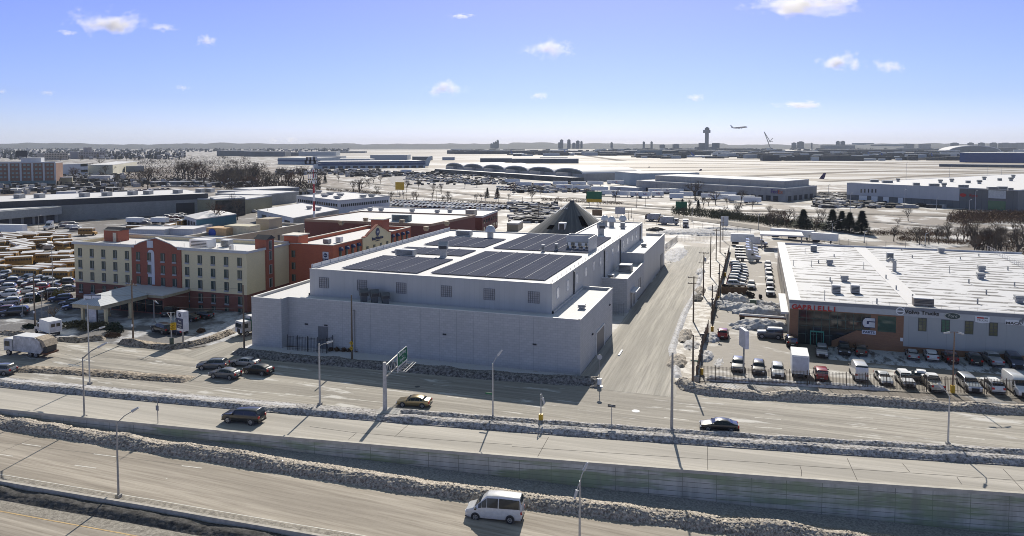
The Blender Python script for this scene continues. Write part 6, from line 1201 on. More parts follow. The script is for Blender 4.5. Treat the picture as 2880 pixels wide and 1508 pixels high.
# trucks
def box_truck(label, pos, rz, L=6.0, Wb=2.4, Hb=3.3, box_m=WHITE_PAINT, name='box_truck', cab_m=None, cat='truck', win=False):
    t = thing(name, label, cat, pos, rz); cab = cab_m or PT_['white']
    MB().box(-L*.62, -Wb/2, .85, L*.38-.2, Wb/2, Hb).build('cargo_box', box_m, t); MB().box(-L*.62+.02, -Wb/2+.02, Hb, L*.38-.22, Wb/2-.02, Hb+.1).build('snow', SNOWCAP, t)
    MB().extrude([(L*.38-.1, -1.02, .5), (L*.38+2.3, -1.02, .5), (L*.38+2.3, -1.02, 1.15), (L*.38+1.35, -1.02, 1.35), (L*.38+.8, -1.02, 2.15), (L*.38-.1, -1.02, 2.2)], (0, 2.04, 0)).build('cab', cab, t)
    mb = MB(); x0 = L*.38; mb.face([(x0+1.38, -.9, 1.4), (x0+1.38, .9, 1.4), (x0+.86, .9, 2.1), (x0+.86, -.9, 2.1)]); mb.build('windshield', GLASS, t)
    for s in (-1, 1): mb = MB(); mb.face([(x0+.05, s*1.03, 1.35), (x0+1.2, s*1.03, 1.35), (x0+.75, s*1.03, 2.0), (x0+.05, s*1.03, 2.0)]); mb.build('side_window', GLASS, t)
    MB().box(-L*.6, -.5, .45, L*.5, .5, .85).build('chassis', DARKM, t); MB().box(-L*.62-.03, -Wb/2+.15, 1.0, -L*.62, Wb/2-.15, Hb-.15).build('rear_door', mat('pale_grey_door', (.5, .5, .53), .5), t)
    for x in (x0+1.5, -L*.35):
        for y in (-1, 1): wheel(t, x, y*.95, .42, .28)
    if win:
        for i in range(2): MB().box(-L*.62-.05, -.8+i*.9, 1.9, -L*.62-.031, -.15+i*.9, 2.5).build('window', GLASS, t)
    return t
box_truck('white box truck with its rear door to the iron fence', at(*B_(3, 330, 1318))+Vector((-.1, 3.8, .012)), pi/2, 5.2, 2.5, 3.6)
car('cargo_van', 'white', 'white step van with its grey rear doors to the iron fence', at(*B_(3, 942, 1338))+Vector((-.2, 2.9, .012)), pi/2+.04)
box_truck('white ambulance-like box van with two small rear windows behind the garbage truck', at(128, 944)+Vector((0, .8, .012)), pi-.3, 4.4, 2.3, 2.9, win=True)
def garbage(label, pos, rz, clean=False):
    t = thing('garbage_truck', label, 'garbage truck', pos, rz); GW = mat('soiled_white_paint', (.46, .45, .45), .6, .35, 1.2)
    hop = [(-.2, .95), (5.4 - 3.6, .95), (1.8, 3.35), (-3.2, 3.4), (-4.2, 2.7), (-4.6, 1.6), (-4.4, .95)]
    hop = [(1.8, .95), (1.8, 3.4), (-2.9, 3.4), (-3.9, 2.9), (-4.4, 1.3), (-4.0, .85), (-3.0, .8)]
    MB().extrude([(x, -1.22, z) for x, z in hop], (0, 2.44, 0)).build('hopper_body', GW, t); MB().box(-2.8, -1.15, 3.4, 1.7, 1.15, 3.5).build('snow', SNOWCAP, t)
    MB().extrude([(x, -1.18, z) for x, z in [(-3.4, 3.2), (-3.0, 3.55), (-4.6, 3.1), (-5.3, 2.1), (-4.5, 1.9), (-4.2, 2.7)]], (0, 2.36, 0)).build('tailgate', mat('rusty_tailgate', (.33, .27, .2), .8, .4, 3), t)
    MB().box(-5.3, -1.2, .7, -4.3, 1.2, 1.0).build('tail_step', mat('brown_rust', (.13, .06, .035), .8), t); MB().extrude([(x, -.95, z) for x, z in [(-4.35, 1.0), (-5.1, 1.0), (-5.2, 2.0), (-4.45, 1.9)]], (0, 1.9, 0)).build('hopper_opening', DARKM, t)
    MB().box(2.1, -1.15, .8, 4.0, 1.15, 2.75).build('cab', GW, t); MB().box(2.2, -1.05, 2.75, 3.9, 1.05, 2.85).build('cab_snow', SNOWCAP, t)
    MB().box(4.0, -.95, 1.65, 4.03, .95, 2.5).build('windshield', GLASS, t); MB().box(4.0, -.45, .75, 4.05, .45, 1.5).build('grille', DARKM, t)
    for s in (-1, 1): MB().box(2.7, s*1.165-.01, 1.6, 3.8, s*1.165+.01, 2.45).build('side_window', GLASS, t); MB().box(4.0, s*.8-.15, .85, 4.06, s*.8+.15, 1.1).build('headlight', CLEARL, t)
    MB().box(1.85, -1.0, 1.0, 2.08, 1.0, 2.9).build('green_frame', mat('green_machinery', (.03, .13, .07), .6), t); MB().tube((1.95, .8, 2.9), (1.95, .8, 3.5), .09).build('exhaust', DARKM, t)
    MB().box(-4.0, -.5, .55, 3.8, .5, .9).build('chassis', DARKM, t); MB().box(.0, -1.2, .5, 1.6, -.9, .95).build('side_step', GALV, t)
    MB().box(-.9, -1.245, 1.9, .1, -1.221, 2.8).build('side_panel', mat('pale_grey_door', (.5, .5, .53)), t)
    for x in (3.0, -1.7, -2.95):
        for y in (-1, 1): wheel(t, x, y*1.02, .50, .3)
    return t
a, b_ = at(30, 1000), at(103, 1007.5); d = a-b_; rz = atan2(d.y, d.x)
garbage('big dirty white garbage truck with a rusty tailgate crossing the boulevard, left', (a+b_)/2+Vector((-.3, 1.1, .012)), rz)
garbage('white and green garbage truck stopped in the side road between hotel and warehouse', at(690, 948)+Vector((0, 3.6, .012)), -pi/2-.35)
for i, (x, y, rz) in enumerate([(1845, 622, -.15), (1882, 632, -.1)]): garbage(('farther', 'nearer')[i]+' parked garbage truck in the yard beyond the grey warehouse', at(x, y)+Vector((0, .8, .012)), rz)
garbage('garbage truck facing the camera at the bend beyond the side street', at(1927, 641)+Vector((0, 2, .012)), -pi/2+.1)
# articulated tractors and snowy chassis in the dealership yard
def tractor(label, pos, rz):
    t = thing('semi_tractor', label, 'truck tractor', pos, rz)
    MB().extrude([(x, -1.15, z) for x, z in [(-.2, .9), (3.6, .8), (3.7, 1.5), (2.2, 1.85), (1.5, 2.8), (.9, 3.6), (-.2, 3.7)]], (0, 2.3, 0)).build('cab', PT_['white'], t)
    mb = MB(); mb.face([(2.2, -.95, 1.95), (2.2, .95, 1.95), (1.58, .95, 2.75), (1.58, -.95, 2.75)]); mb.build('windshield', GLASS, t)
    for s in (-1, 1): MB().box(.95, s*1.165-.01, 1.95, 1.6, s*1.165+.01, 2.5).build('side_window', GLASS, t)
    MB().box(-3.6, -.45, .75, 2.5, .45, 1.05).build('chassis', DARKM, t); MB().box(-3.4, -.9, 1.05, -.6, .9, 1.2).build('snow', SNOWCAP, t)
    for x in (2.7, -1.7, -3.0):
        for y in (-1, 1): wheel(t, x, y*1.0, .5, .32)
    return t
for i, (x, y) in enumerate([(2118, 736), (2113, 727), (2112, 719), (2112, 711), (2112, 703)]): tractor('%s white semi tractor from the front in the snowy dealership yard' % nth(i), at(x, y)+Vector((-1.5, .6, .012)), .02)
def trailer_box(label, pos, rz, L=13, H=3.9, group=None, text_=False, name='trailer', cat='trailer'):
    t = thing(name, label, cat, pos, rz, group)
    MB().box(-L/2, -1.25, 1.15, L/2, 1.25, H).build('box', WHITE_PAINT, t); MB().box(-L/2+.03, -1.22, H, L/2-.03, 1.22, H+.12).build('snow', SNOWCAP, t)
    MB().box(-L/2+.5, -1.0, .35, -L/2+2.8, 1.0, 1.1).build('wheels', RUBBER, t); MB().box(L/2-2.5, -.9, .1, L/2-2.2, .9, 1.15).build('landing_gear', DARKM, t)
    if text_:
        fx(t, (0.6, -1.27, 2.6), FRONT, 1.9)
    return t
trailer_box('white box trailer with snowy roof at the far end of the dealership yard', at(2087, 690)+Vector((0, 1, .012)), .05, 8)
bt_ = box_truck('snow-crusted white truck right behind the yard trailer', at(2125, 692)+Vector((0, 1, .012)), .1, 4.5)
# school buses
BY = mat('school_bus_yellow', (.38, .21, .045), .5, .12, 1); BW_ = mat('bus_window_dark', (.05, .04, .03), .2, .3)
def bus():
    t = thing('school_bus', 'yellow school bus', 'bus'); L = 9.0
    MB().extrude([(x, -1.15, z) for x, z in [(-4.5, .45), (3.4, .45), (3.4, 2.75), (3.2, 2.9), (-4.3, 2.9), (-4.5, 2.75)]], (0, 2.3, 0)).build('body', BY, t)
    rows = [[(x, 1.17*cos(a), 2.72+.34*sin(a)) for a in [pi*i/6 for i in range(7)]] for x in (-4.52, 3.42)]; mb = MB(); mb.grid(rows); mb.face(rows[0]); mb.face(rows[1][::-1]); mb.build('snowy_roof', SNOWCAP, t)
    MB().extrude([(x, -1.0, z) for x, z in [(3.4, .5), (4.7, .5), (4.7, 1.25), (3.4, 1.5)]], (0, 2.0, 0)).build('hood', BY, t)
    for s in (-1, 1):
        mb = MB()
        for i in range(9): x = -4.3+i*.82; mb.box(x, s*1.16-.01, 1.75, x+.68, s*1.16+.01, 2.4)
        mb.build('side_windows', BW_, t)
        mb = MB(); 
        for z in (.95, 1.3, 1.6): mb.box(-4.4, s*1.165-.01, z, 3.3, s*1.165+.01, z+.05)
        mb.build('black_rail', TRIM, t)
    MB().box(3.4, -1.0, 1.65, 3.43, 1.0, 2.4).build('windshield', BW_, t); MB().box(-4.53, -.4, 1.2, -4.5, .4, 2.4).build('rear_door', BW_, t)
    for x in (3.6, -2.8):
        for y in (-1, 1): MB().tube((x, y*.8, .48), (x, y*1.12, .48), .48, n=12).build('wheel', RUBBER, t)
    return t
BS = [(170, 185, 580, 155), (105, 240, 590, 205), (90, 290, 620, 250), (50, 360, 460, 325), (250, 405, 725, 355), (310, 430, 830, 385), (390, 480, 900, 410), (440, 520, 970, 460), (530, 570, 1000, 500), (600, 600, 1030, 555), (170, 660, 780, 610), (260, 690, 940, 640), (600, 125, 1050, 120), (640, 165, 1080, 155), (670, 205, 1080, 195), (1260, 125, 1740, 100), (1260, 165, 1660, 150), (1780, 195, 2040, 190), (1800, 245, 2010, 250), (1740, 365, 2150, 345), (850, 385, 1420, 350), (-250, 610, 220, 595), (-120, 790, 470, 770), (0, 940, 1040, 880), (-700, 1010, 190, 1000), (1130, 815, 1720, 800), (700, 760, 1300, 720), (780, 790, 1330, 745), (1500, 880, 2300, 870), (1630, 770, 2150, 760), (2010, 720, 2480, 715), (1550, 1080, 2440, 1050), (1850, 1015, 2600, 970), (1180, 1140, 2130, 1165), (720, 1190, 1620, 1230), (360, 1250, 1280, 1290), (-500, 1170, 400, 1190), (1670, 1290, 2550, 1280), (1290, 1335, 2250, 1345), (1830, 450, 2100, 480), (2130, 440, 2420, 430),
      (-350, 340, 20, 320), (-300, 440, 120, 420), (-420, 860, 380, 840), (1150, 350-60, 1500, 280), (2350, 900, 2900, 880)]
bo0 = None; rk = {i: n for n, i in enumerate(sorted(range(len(BS)), key=lambda i: -(BS[i][1]+BS[i][3])))}
for i, (x0, y0, x1, y1) in enumerate(BS):
    a, b_ = at(x0/11.24, 640+y0/11.24, 3.0), at(x1/11.24, 640+y1/11.24, 3.0); d = b_-a; L = d.length; m_ = (a+b_)/2; m_.z = .012
    o = bus() if bo0 is None else copy_tree(bo0)
    bo0 = bo0 or o; o.location = m_; o.rotation_euler = (0, 0, atan2(d.y, d.x)+(pi if i % 3 else 0)); s = max(.72, min(1.25, L/9.2)); o.scale = (s, 1.0, 1.0)
    o['label'] = '%s yellow school bus counted from the front of the snowy bus lot' % nth(rk[i]) if rk[i] < 38 else 'small far yellow school bus near the back of the bus lot'; o['group'] = 'school buses in the lot'
for i, (x, y, s, lab) in enumerate([(247, 662, .7, 'square-backed yellow bus standing beside the tan barrier block behind the hotel'), (480, 650, .8, 'yellow bus behind the white sheds'), (380, 655, .7, 'brown-yellow bus seen end-on left of the white sheds'), (512, 637, .6, 'small orange bus by the white camper vans')]):
    o = copy_tree(bo0, None, at(x, y)+Vector((0, 0, .012)), pi/2*(i % 2)+.4); o.scale = (s, 1, 1); o['label'] = lab; o['group'] = 'school buses in the lot'
trailer_box('long white trailer parked at the left edge above the bus lot', at(18, 660)+Vector((0, 1, .012)), .15, 15)
tr = tractor('white semi truck cab with a wind deflector in front of the dock building', at(131, 647)+Vector((0, 2, .012)), -pi/2+.35)
# ------------------------------------------------------------ far vehicles: one simple two-part car copied
def simple_car():
    t = thing('parked_car', 'x', 'car'); mb = MB(); prof = [(-2.3, .3), (2.3, .3), (2.3, .8), (1.1, .95), (.5, 1.45), (-1.4, 1.5), (-2.2, 1.0)]
    mb.extrude([(x, -.9, z) for x, z in prof], (0, 1.8, 0)); mb.build('body', [PT_['black']], t)
    mb = MB(); mb.extrude([(x, -.82, z) for x, z in [(2.25, .83), (2.25, .93), (1.1, 1.06), (.5, 1.58), (-1.4, 1.63), (-2.2, 1.12), (-2.2, 1.02), (-1.4, 1.5), (.5, 1.46), (1.1, .96)]], (0, 1.64, 0)); mb.build('snow_cover', SNOWCAP, t); return t
SC = None; rnd = random.Random(3); ncar = 0
def carrow(k, x0, y0, x1, y1, n, rz, label, group, jit=.3):
    global SC, ncar
    p, q = at(*A_(k, x0, y0)), at(*A_(k, x1, y1))
    for i in range(n):
        m_ = p.lerp(q, (i+.5+rnd.uniform(-.15, .15))/n); m_.z = .012
        if SC is None: SC = simple_car(); o = SC
        else: o = copy_tree(SC, paint=PT_[rnd.choice(['white', 'silver', 'grey', 'black', 'black', 'grey', 'maroon', 'navy', 'beige'])])
        o.location = m_; o.rotation_euler = (0, 0, rz+rnd.uniform(-.08, .08)); o['label'] = label; o['group'] = group; ncar += 1
g1 = 'cars in the long lot beside the parkway'; l1 = 'snow-topped parked car in the dark crowded rows between the red brick building and the parkway'
for j, (y0, y1, x0, x1, n) in enumerate([(668, 728, 1400, 2556, 30), (682, 742, 1370, 2556, 30), (700, 756, 1345, 2430, 27), (690+22, 690+60, 1360, 2100, 16)]): carrow(1, x0, y0, x1, y1, n, 1.1, l1, g1)
carrow(2, 0, 815, 260, 850, 6, 1.1, l1, g1)
g2 = 'cars in front of the vaulted hangars'; l2 = 'tiny snow-covered parked car in the rows before the vaulted hangars'
for (k, x0, y0, x1, y1, n) in [(1, 1480, 405, 2060, 425, 14), (1, 1500, 430, 2300, 462, 20), (1, 1560, 455, 2400, 495, 20), (1, 1900, 400, 2200, 412, 8), (2, -150, 665, 330, 700, 13), (2, -150, 690, 420, 722, 15), (1, 950, 372, 1700, 380, 14), (1, 1000, 385, 1400, 395, 8)]: carrow(k, x0, y0, x1, y1, n, 1.0, l2, g2)
g3 = 'cars behind the bus lot'; l3 = 'snow-heaped parked car between the bus lot and the long grey warehouse'
for (k, x0, y0, x1, y1, n) in [(0, 1330, 850, 1500, 870, 3), (0, 1330, 880, 1480, 895, 3), (0, 1560, 850, 1850, 830, 5), (0, 1590, 880, 1800, 865, 4), (0, 620, 905, 760, 900, 3), (0, 640, 925, 780, 935, 3), (0, 740, 960, 800, 955, 2), (0, 2460, 780, 2556, 775, 2), (0, 1650, 830, 1850, 805, 4), (0, 320, 1105-80, 420, 1100-80, 3), (0, 380, 1110, 520, 1145, 5), (0, 400, 1085, 540, 1120, 5)]: carrow(k, x0, y0, x1, y1, n, .7, l3, g3)
g4 = 'cars behind the long warehouse'; l4 = 'snow-buried car on the street behind the long upper-left warehouse'
for (k, x0, y0, x1, y1, n) in [(0, 60, 585, 230, 575, 5), (0, 1240, 570, 1700, 545, 10), (0, 1540, 490, 2000, 480, 8), (0, 650, 480, 900, 470, 5), (0, 1600, 520, 2050, 520, 8), (0, 2150, 480, 2530, 520, 8)]: carrow(k, x0, y0, x1, y1, n, .7, l4, g4)
# trailers of the parcel depot
g5 = 'parcel trailers in the yard'
TR = [(2, 110, 660, 14, .0, 0), (2, 300, 668, 14, .0, 1), (2, 480, 650, 13, .05, 0), (2, 520, 690, 13, .0, 1), (2, 660, 652, 13, .0, 0), (2, 690, 695, 13, .0, 0), (2, 830, 650, 14, .0, 0), (2, 1030, 640, 15, .0, 1), (2, 870, 712, 13, .0, 0), (2, 1240, 768, 8, .4, 1), (2, 1320, 772, 8, .4, 1), (2, 1090, 762, 13, .1, 0), (2, 980, 752, 13, .1, 0), (2, 1420, 735, 9, .2, 1), (2, 1450, 765, 8, .3, 1), (2, 1560, 730, 10, .1, 1), (2, 1640, 735, 10, .1, 0), (2, 1640, 790, 9, 0, 0), (2, 1740, 770, 9, 0, 0), (2, 1980, 785, 12, .2, 1), (2, 2130, 770, 14, .05, 0), (2, 2110, 800, 15, .1, 0), (2, 2290, 815, 16, .1, 0), (2, 2400, 830, 10, .1, 0), (2, 0, 625, 14, 0, 0), (1, 1500, 378, 13, 0, 0), (1, 1080, 362, 12, 0, 0), (1, 960, 362, 12, 0, 0)]
tp = {}
for i, (k, x, y, L, rz, tx) in enumerate(sorted(TR, key=lambda r: r[0]*720+r[1]/3.55)):
    p = at(*A_(k, x, y))+Vector((0, 1, .012)); key = tx
    if key not in tp: tp[key] = trailer_box('', (0, 0, 0), 0, 13, 4.0, g5, bool(tx))
    else: tp[key+2] = copy_tree(tp[key])
    o = tp[key] if key+2 not in tp else tp[key+2]
    o.location = p; o.rotation_euler = (0, 0, rz+.1); o.scale = (L/13, 1, 1); o['label'] = '%s white parcel trailer from the left between the vaulted hangars and the parkway' % nth(i); o['group'] = g5
# camper vans and boats
for (x, y, lab) in [(375, 632, 'long white camper van in the snowy yard left of the teal building'), (445, 632, 'second white camper van nearer the teal building')]: trailer_box(lab, at(x, y)+Vector((0, 1, 0)), .05, 8, 3.0, name='camper_van', cat='camper van')
# aircraft
def plane(label, pos, rz, L=54, body=WHITE_PAINT, tail=None, pitch=0.0, name='airliner', tail_only=False):
    t = thing(name, label, 'aircraft', pos, rz); r = L*.05; t.rotation_euler = (0, -pitch, rz)
    rows = []
    for x, f_, zo in [(-.5, .08, .5), (-.42, .35, .38), (-.3, .75, .15), (-.15, 1, 0), (.3, 1, 0), (.4, .9, -.05), (.46, .6, -.2), (.49, .3, -.3), (.5, .05, -.35)]:
        rows.append([(x*L, r*f_*cos(a), r*zo+r*f_*sin(a)) for a in [2*pi*i/12 for i in range(12)]])
    MB().grid(rows, True).build('fuselage', body, t, smooth=True)
    for s in (-1, 1):
        MB().extrude([(.12*L, s*r*.5, -r*.5), (-.02*L, s*r*.5, -r*.5), (-.16*L, s*L*.46, r*.5), (-.12*L, s*L*.46, r*.5)], (0, 0, .5)).build('wing', body, t)
        MB().tube((.1*L, s*L*.17, -r*.9), (.02*L, s*L*.17, -r*.9), r*.5, r*.4, 10).build('engine', mat('engine_grey', (.3, .3, .32), .4), t)
        MB().extrude([(-.40*L, 0, r*.4), (-.46*L, 0, r*.4), (-.52*L, s*L*.16, r*.6), (-.49*L, s*L*.16, r*.6)], (0, 0, .3)).build('tailplane', body, t)
    MB().extrude([(-.34*L, -.2, r*.8), (-.47*L, -.2, r*.7), (-.53*L, -.2, r*.8+L*.15), (-.48*L, -.2, r*.8+L*.15)], (0, .4, 0)).build('tail_fin', tail or body, t)
    return t
p = dist_at(2079, 359, 2450); plane('white airliner climbing away to the right of the control tower', p, YAW+.1, 58, pitch=radians(5), body=mat('airliner_cream', (.5, .47, .44), .5), tail=WHITE_PAINT)
PUR = mat('dark_purple_fin', (.045, .02, .10), .5)
def tailplane_jet(px, pyt, pyb, D_, lab, rz):
    a = dist_at(px, pyb, D_); zt = CAMH+(HYP-pyt)/FPX*D_; L = 60; s = 1
    o = plane(lab, Vector((a.x, a.y, zt-60*.15-3-2.4)), rz, L, tail=PUR); o.location += Vector((.49*L*cos(rz), .49*L*sin(rz), 0)); return o
b0 = 1060; tailplane_jet(*A_(2, 1385, 438), 0, 1150, 'parcel jet with a dark purple fin behind the concrete depot, leftmost', 2.6)
tailplane_jet(*A_(2, 1905, 460), 0, 1000, 'parcel jet with a dark purple fin behind the middle of the concrete depot', 2.6)
tailplane_jet(*A_(3, 600, 492), 0, 760, 'parcel jet with a dark purple fin in the gap right of the concrete depot', 2.3)
for (k, x, y, lab, c_, rz) in [(2, 60, 345, 'white airliner parked at the far left end of the terminal row', WHITE_PAINT, .6), (2, 1900, 372, 'blue and white airliner parked before the glass terminal', WHITE_PAINT, -.4), (3, 1100, 372, 'pale blue airliner at the gate left of the arched terminal', WHITE_PAINT, .1), (3, 1700, 385, 'small white airliner parked left of the blue hangar', WHITE_PAINT, .5), (3, 1230, 382, 'second airliner with a blue fin beside the pale blue one', WHITE_PAINT, .2), (2, 600, 340, 'airliner with a blue fin on the far apron left of centre', WHITE_PAINT, .3)]:
    q = at(*A_(k, x, y)); q.z = 4.5; plane(lab, q, rz+YAW, 58, tail=mat('blue_fin', (.02, .08, .3), .5))
# snow plough heaps etc.

for i, (x, y) in enumerate([(150, 1175), (330, 1190), (565, 1225)]): trailer_box('%s white box trailer from the left parked just beyond the dealership roof' % nth(i), at(*A_(3, x, y))+Vector((0, .5, .012)), -.25, 9, 3.6)
p = at(*A_(3, 40, 1275)); t = thing('open_shed', 'white-roofed open shed at the far left corner of the dealership', 'shed', p); MB().box(-4, -2, 4.6, 10, 9, 5.1).build('roof', SNOWROOF, t)
for x in (-3.6, 9.2): MB().box(x, -1.6, 0, x+.4, -1.2, 4.6).build('post', POLEM, t)
car('pickup', 'grey', 'blue-grey pickup half hidden under the open shed', p+Vector((4, 0, .012)), -pi/2)
# ------------------------------------------------------------ ground cover: lots, side roads, snow strips
LOTB = snow('bus_lot_ground', col=(0.50, 0.49, 0.48), dirt=(0.13, 0.11, 0.09), lo=0.42, hi=0.55, scale=0.12)
LOTH = snow('hotel_lot_ground', col=(0.60, 0.61, 0.63), dirt=(0.12, 0.115, 0.115), lo=0.40, hi=0.50, scale=0.11, bs=.5, stretch=(1, 1, 1))
LOTD = snow('dealership_lot_ground', col=(0.56, 0.55, 0.53), dirt=(0.17, 0.15, 0.125), lo=0.39, hi=0.46, scale=0.10, stretch=(.6, 1, 1))
LOTF = snow('dealership_front_snow', col=(0.58, 0.60, 0.63), dirt=(0.10, 0.10, 0.10), lo=0.50, hi=0.60, scale=0.5, bs=.8, stretch=(1.6, .5, 1), rot=.5)
YARD = snow('truck_yard_ground', col=(0.58, 0.57, 0.56), dirt=(0.2, 0.175, 0.145), lo=0.42, hi=0.56, scale=0.07)
SWALK = snow('trodden_side_walk', col=(0.62, 0.60, 0.57), dirt=(0.28, 0.25, 0.21), lo=0.44, hi=0.56, scale=0.5)
def patch(name, pts, m, z):
    mb = MB(); mb.face([(p[0], p[1], z) for p in pts]); 
    o = mb.build(name, m)
    if o.data.polygons[0].normal.z < 0: o.data.flip_normals()
    return struct(o)
W3 = lambda *pts: [at(*p) for p in pts]
patch('bus_lot', W3((-60, 625), (240, 625), (560, 618), (600, 690), (240, 740), (215, 830), (-60, 905)), LOTB, .004)
patch('hotel_forecourt', W3((-60, 900), (210, 832), (320, 800), (712, 850), (712, 905), (640, 965), (495, 985), (380, 975), (200, 955), (-60, 925)), LOTH, .008)
patch('side_road', W3((500, 996), (650, 955), (690, 925), (713, 905), (714, 975), (655, 1012), (560, 1012)), ROADS, .012)
patch('dealership_lot', [(-7.8, 112.5), (10, 115.6), (35, 119.2), (70, 124), (70, 141), (6, 141), (6, 262), (-8, 262)], LOTD, .004)
patch('dealership_front_snow', [(12, 131.0), (66, 131.0), (66, 139.7), (12, 139.7)], LOTF, .010)
patch('truck_yard', [(-100, 224), (-26, 222), (-14, 262), (-14, 330), (-40, 335), (-150, 300), (-150, 224)], YARD, .004)
# side street proper, its snowy verges and sidewalk
mb = MB(); ys = [104+i*3 for i in range(54)]
mb.grid([[(inter(sL, y) if y > 223 else -25.5, y, .02), (inter(sR, y), y, .02)] for y in ys]); 
bpy.data.objects.remove(bpy.data.objects['side_street']); struct(mb.build('side_street', ROADS))
mb = MB(); mb.grid([[(inter(sR, y), y, .006), (-8.4, y, .006)] for y in [111+i*3 for i in range(52)]]); struct(mb.build('side_verge', SWALK))
def heap(label, c, rx, ry, h, m=None, rz=0.0, amp=.25, seed=0.0, cat='snow heap', name='snow_heap', n=26, group=None):
    rows = []; sd_ = c[0]*1.7+c[1]
    for i in range(n+1):
        row = []
        for j in range(n+1):
            u, v = i/n*2-1, j/n*2-1; r = sqrt(u*u+v*v)
            x, y = u*rx, v*ry; X, Y = c[0]+x*cos(rz)-y*sin(rz), c[1]+x*sin(rz)+y*cos(rz)
            q = Vector((X*1.1, Y*1.1, sd_)); rr = r*(1+.25*NZ.noise(q*.7)); f_ = max(0, 1-rr*rr)*.8
            row.append((X, Y, (c[2] if len(c) > 2 else 0)-.12+h*f_**.8*(1+.35*NZ.noise(q))+(amp*(NZ.noise(q*2.5)+.4*abs(NZ.noise(q*6))) if f_ > 0 else -0.02)))
        rows.append(row)
    o = MB().grid(rows).build(name, m or SNOW, smooth=True); tag(o, label, cat, group); return o
DH = [(2255-0, 0)]; HB = dirtysnow('blue_white_heap_snow', (0.54, 0.54, 0.56), (0.26, 0.24, 0.22), lo=.34, hi=.56)
Zs = lambda x, y: at(1960+x/4.087, 800+y/4.087)
for x, y, rx, ry, h, lab in [(430, 215, 4.0, 3.2, 2.6, 'blue-shaded snow heap just below the rusty dumpster'), (520, 290, 5.5, 2.6, 1.8, 'left of the two long snow heaps across the dealership yard'), (800, 350, 7.0, 2.8, 2.3, 'right of the two long snow heaps across the dealership yard'), (760, 500, 6.5, 2.6, 2.2, 'snow heap behind the grey off-roader'), (520, 510, 2.0, 1.6, .9, 'small bright snow lump left of the off-roader heap'), (290, 240, 3.5, 2.0, 1.3, 'snow heap at the foot of the yellow-based fence lamp'), (180, 620, 1.4, 3.2, 1.1, 'snow pushed against the tall fence beside the red SUV'), (110, 830, 1.3, 3.6, 1.0, 'snow pushed against the tall fence near its front corner'), (780, 245, 4.5, 1.6, 1.4, 'low snow mound behind the long heaps by the green box'), (250, 900, .9, 3.4, .25, 'bright icy tongue of snow left of the fence row cars'), (330, 60, 4.5, 4.5, 1.2, 'broad snow patch around the rusty dumpster')]:
    heap(lab, Zs(x, y), rx, ry, h, HB)
Zq = lambda x, y: at(1700+x/5.367, 600+y/5.367)
BR = dirtysnow('brown_rubbly_snow', (0.52, 0.47, 0.41), (0.16, 0.13, 0.10), lo=.36, hi=.6, scale=2.5)
for x, y, rx, ry, h, m_, lab in [(1440, 1180, 1.4, 5.5, 1.2, BR, 'brown rubbly snow pile between the utility poles on the side street'), (1450, 890, 1.3, 6.0, 1.0, HB, 'bright snow bank left of the middle utility pole'), (1440, 300, 14, 9, 2.0, HB, 'huge white snow heap at the head of the side street'), (1080, 620, 3.5, 17, 1.3, HB, 'long white snow ridge between the rear annex and the side street'), (1000, 300, 6, 5, 1.4, HB, 'furrowed snow heap beside the dark snowed-over dumpster'), (790, 265, 4.5, 2.5, 1.8, BANKB, 'dark debris pile at the near edge of the truck yard'), (1850, 240, 12, 3.0, 1.0, HB, 'snow bank along the far end of the dealership yard')]:
    heap(lab, Zq(x, y), rx, ry, h, m_)
for x, y, rx, ry, h, m_, lab in [(1730, 870, 1.3, 5, 1.2, BR, 'brown rubbly snow pile beside the nearer utility pole'), (1650, 1130, 1.6, 4.5, 1.1, BR, 'brown snow pile at the street corner opposite the warehouse'), (1790, 960, 1.6, 3.5, .6, HB, 'smooth bright snow patch between two brown piles at the corner'), (1850, 500, 1.3, 4.0, 1.1, BANKB, 'dark dirty pile at the base of the paired utility poles')]:
    heap(lab, at(*B_(2, x, y)), rx, ry, h, m_)
heap('tail of dirty snow on the near corner of the side street kerb', at(*C_(2, 1480, 60)), 1.2, 3.2, .7, BANKD)
bank('snow_bank', 'thin bright snow edge along the right side of the side street', [(inter(sR, y)+.5, y, 0) for y in range(113, 215, 4)], [(-.7, -.05), (-.4, .2), (0, .45), (.4, .35), (.8, -.05)], HB, .25, .2, 1.6, 51.0)
ml = [at(*B_(0, x, y)) for x, y in [(170, 1060), (600, 1075), (1100, 1110), (1500, 1140), (1900, 1165)]]
bank('snow_bank', 'long low muddy snow island dividing the boulevard lanes at the left', [tuple(p) for p in ml], [(-1.7, -.05), (-1.5, .12), (-.7, .5), (.3, .55), (1.1, .3), (1.7, -.05)], BANKM, .15, .4, 1.8, 61.0)
hl = [at(*B_(0, x, y)) for x, y in [(20, 700), (330, 735)]]; bank('snow_bank', 'brown snow bank at the kerb left of the white box van', [tuple(p) for p in hl], [(-1.0, -.05), (-.8, .3), (0, .9), (.8, .5), (1.2, -.05)], BANKM, .15, .4, 1.7, 71.0)
hl = [at(*B_(0, x, y)) for x, y in [(560, 765), (800, 785), (1060, 760)]]; bank('snow_bank', 'brown snow bank at the kerb in front of the hotel hedge', [tuple(p) for p in hl], [(-1.0, -.05), (-.8, .3), (0, .9), (.8, .5), (1.2, -.05)], BANKM, .15, .4, 1.7, 73.0)
hl = [at(*B_(0, x, y)) for x, y in [(1200, 795), (1450, 830), (1700, 855), (1900, 825), (2150, 760), (2320, 690)]]; bank('snow_bank', 'brown snow bank curving round the hotel corner past the traffic signal', [tuple(p) for p in hl], [(-1.1, -.05), (-.9, .3), (-.2, .95), (.7, .7), (1.4, .3), (2.6, .05), (2.8, -.05)], BANKM, .15, .4, 1.7, 79.0)
patch('hotel_corner_snow', W3((505, 978), (640, 935), (700, 890), (690, 880), (600, 925), (515, 960)), HB, .05)
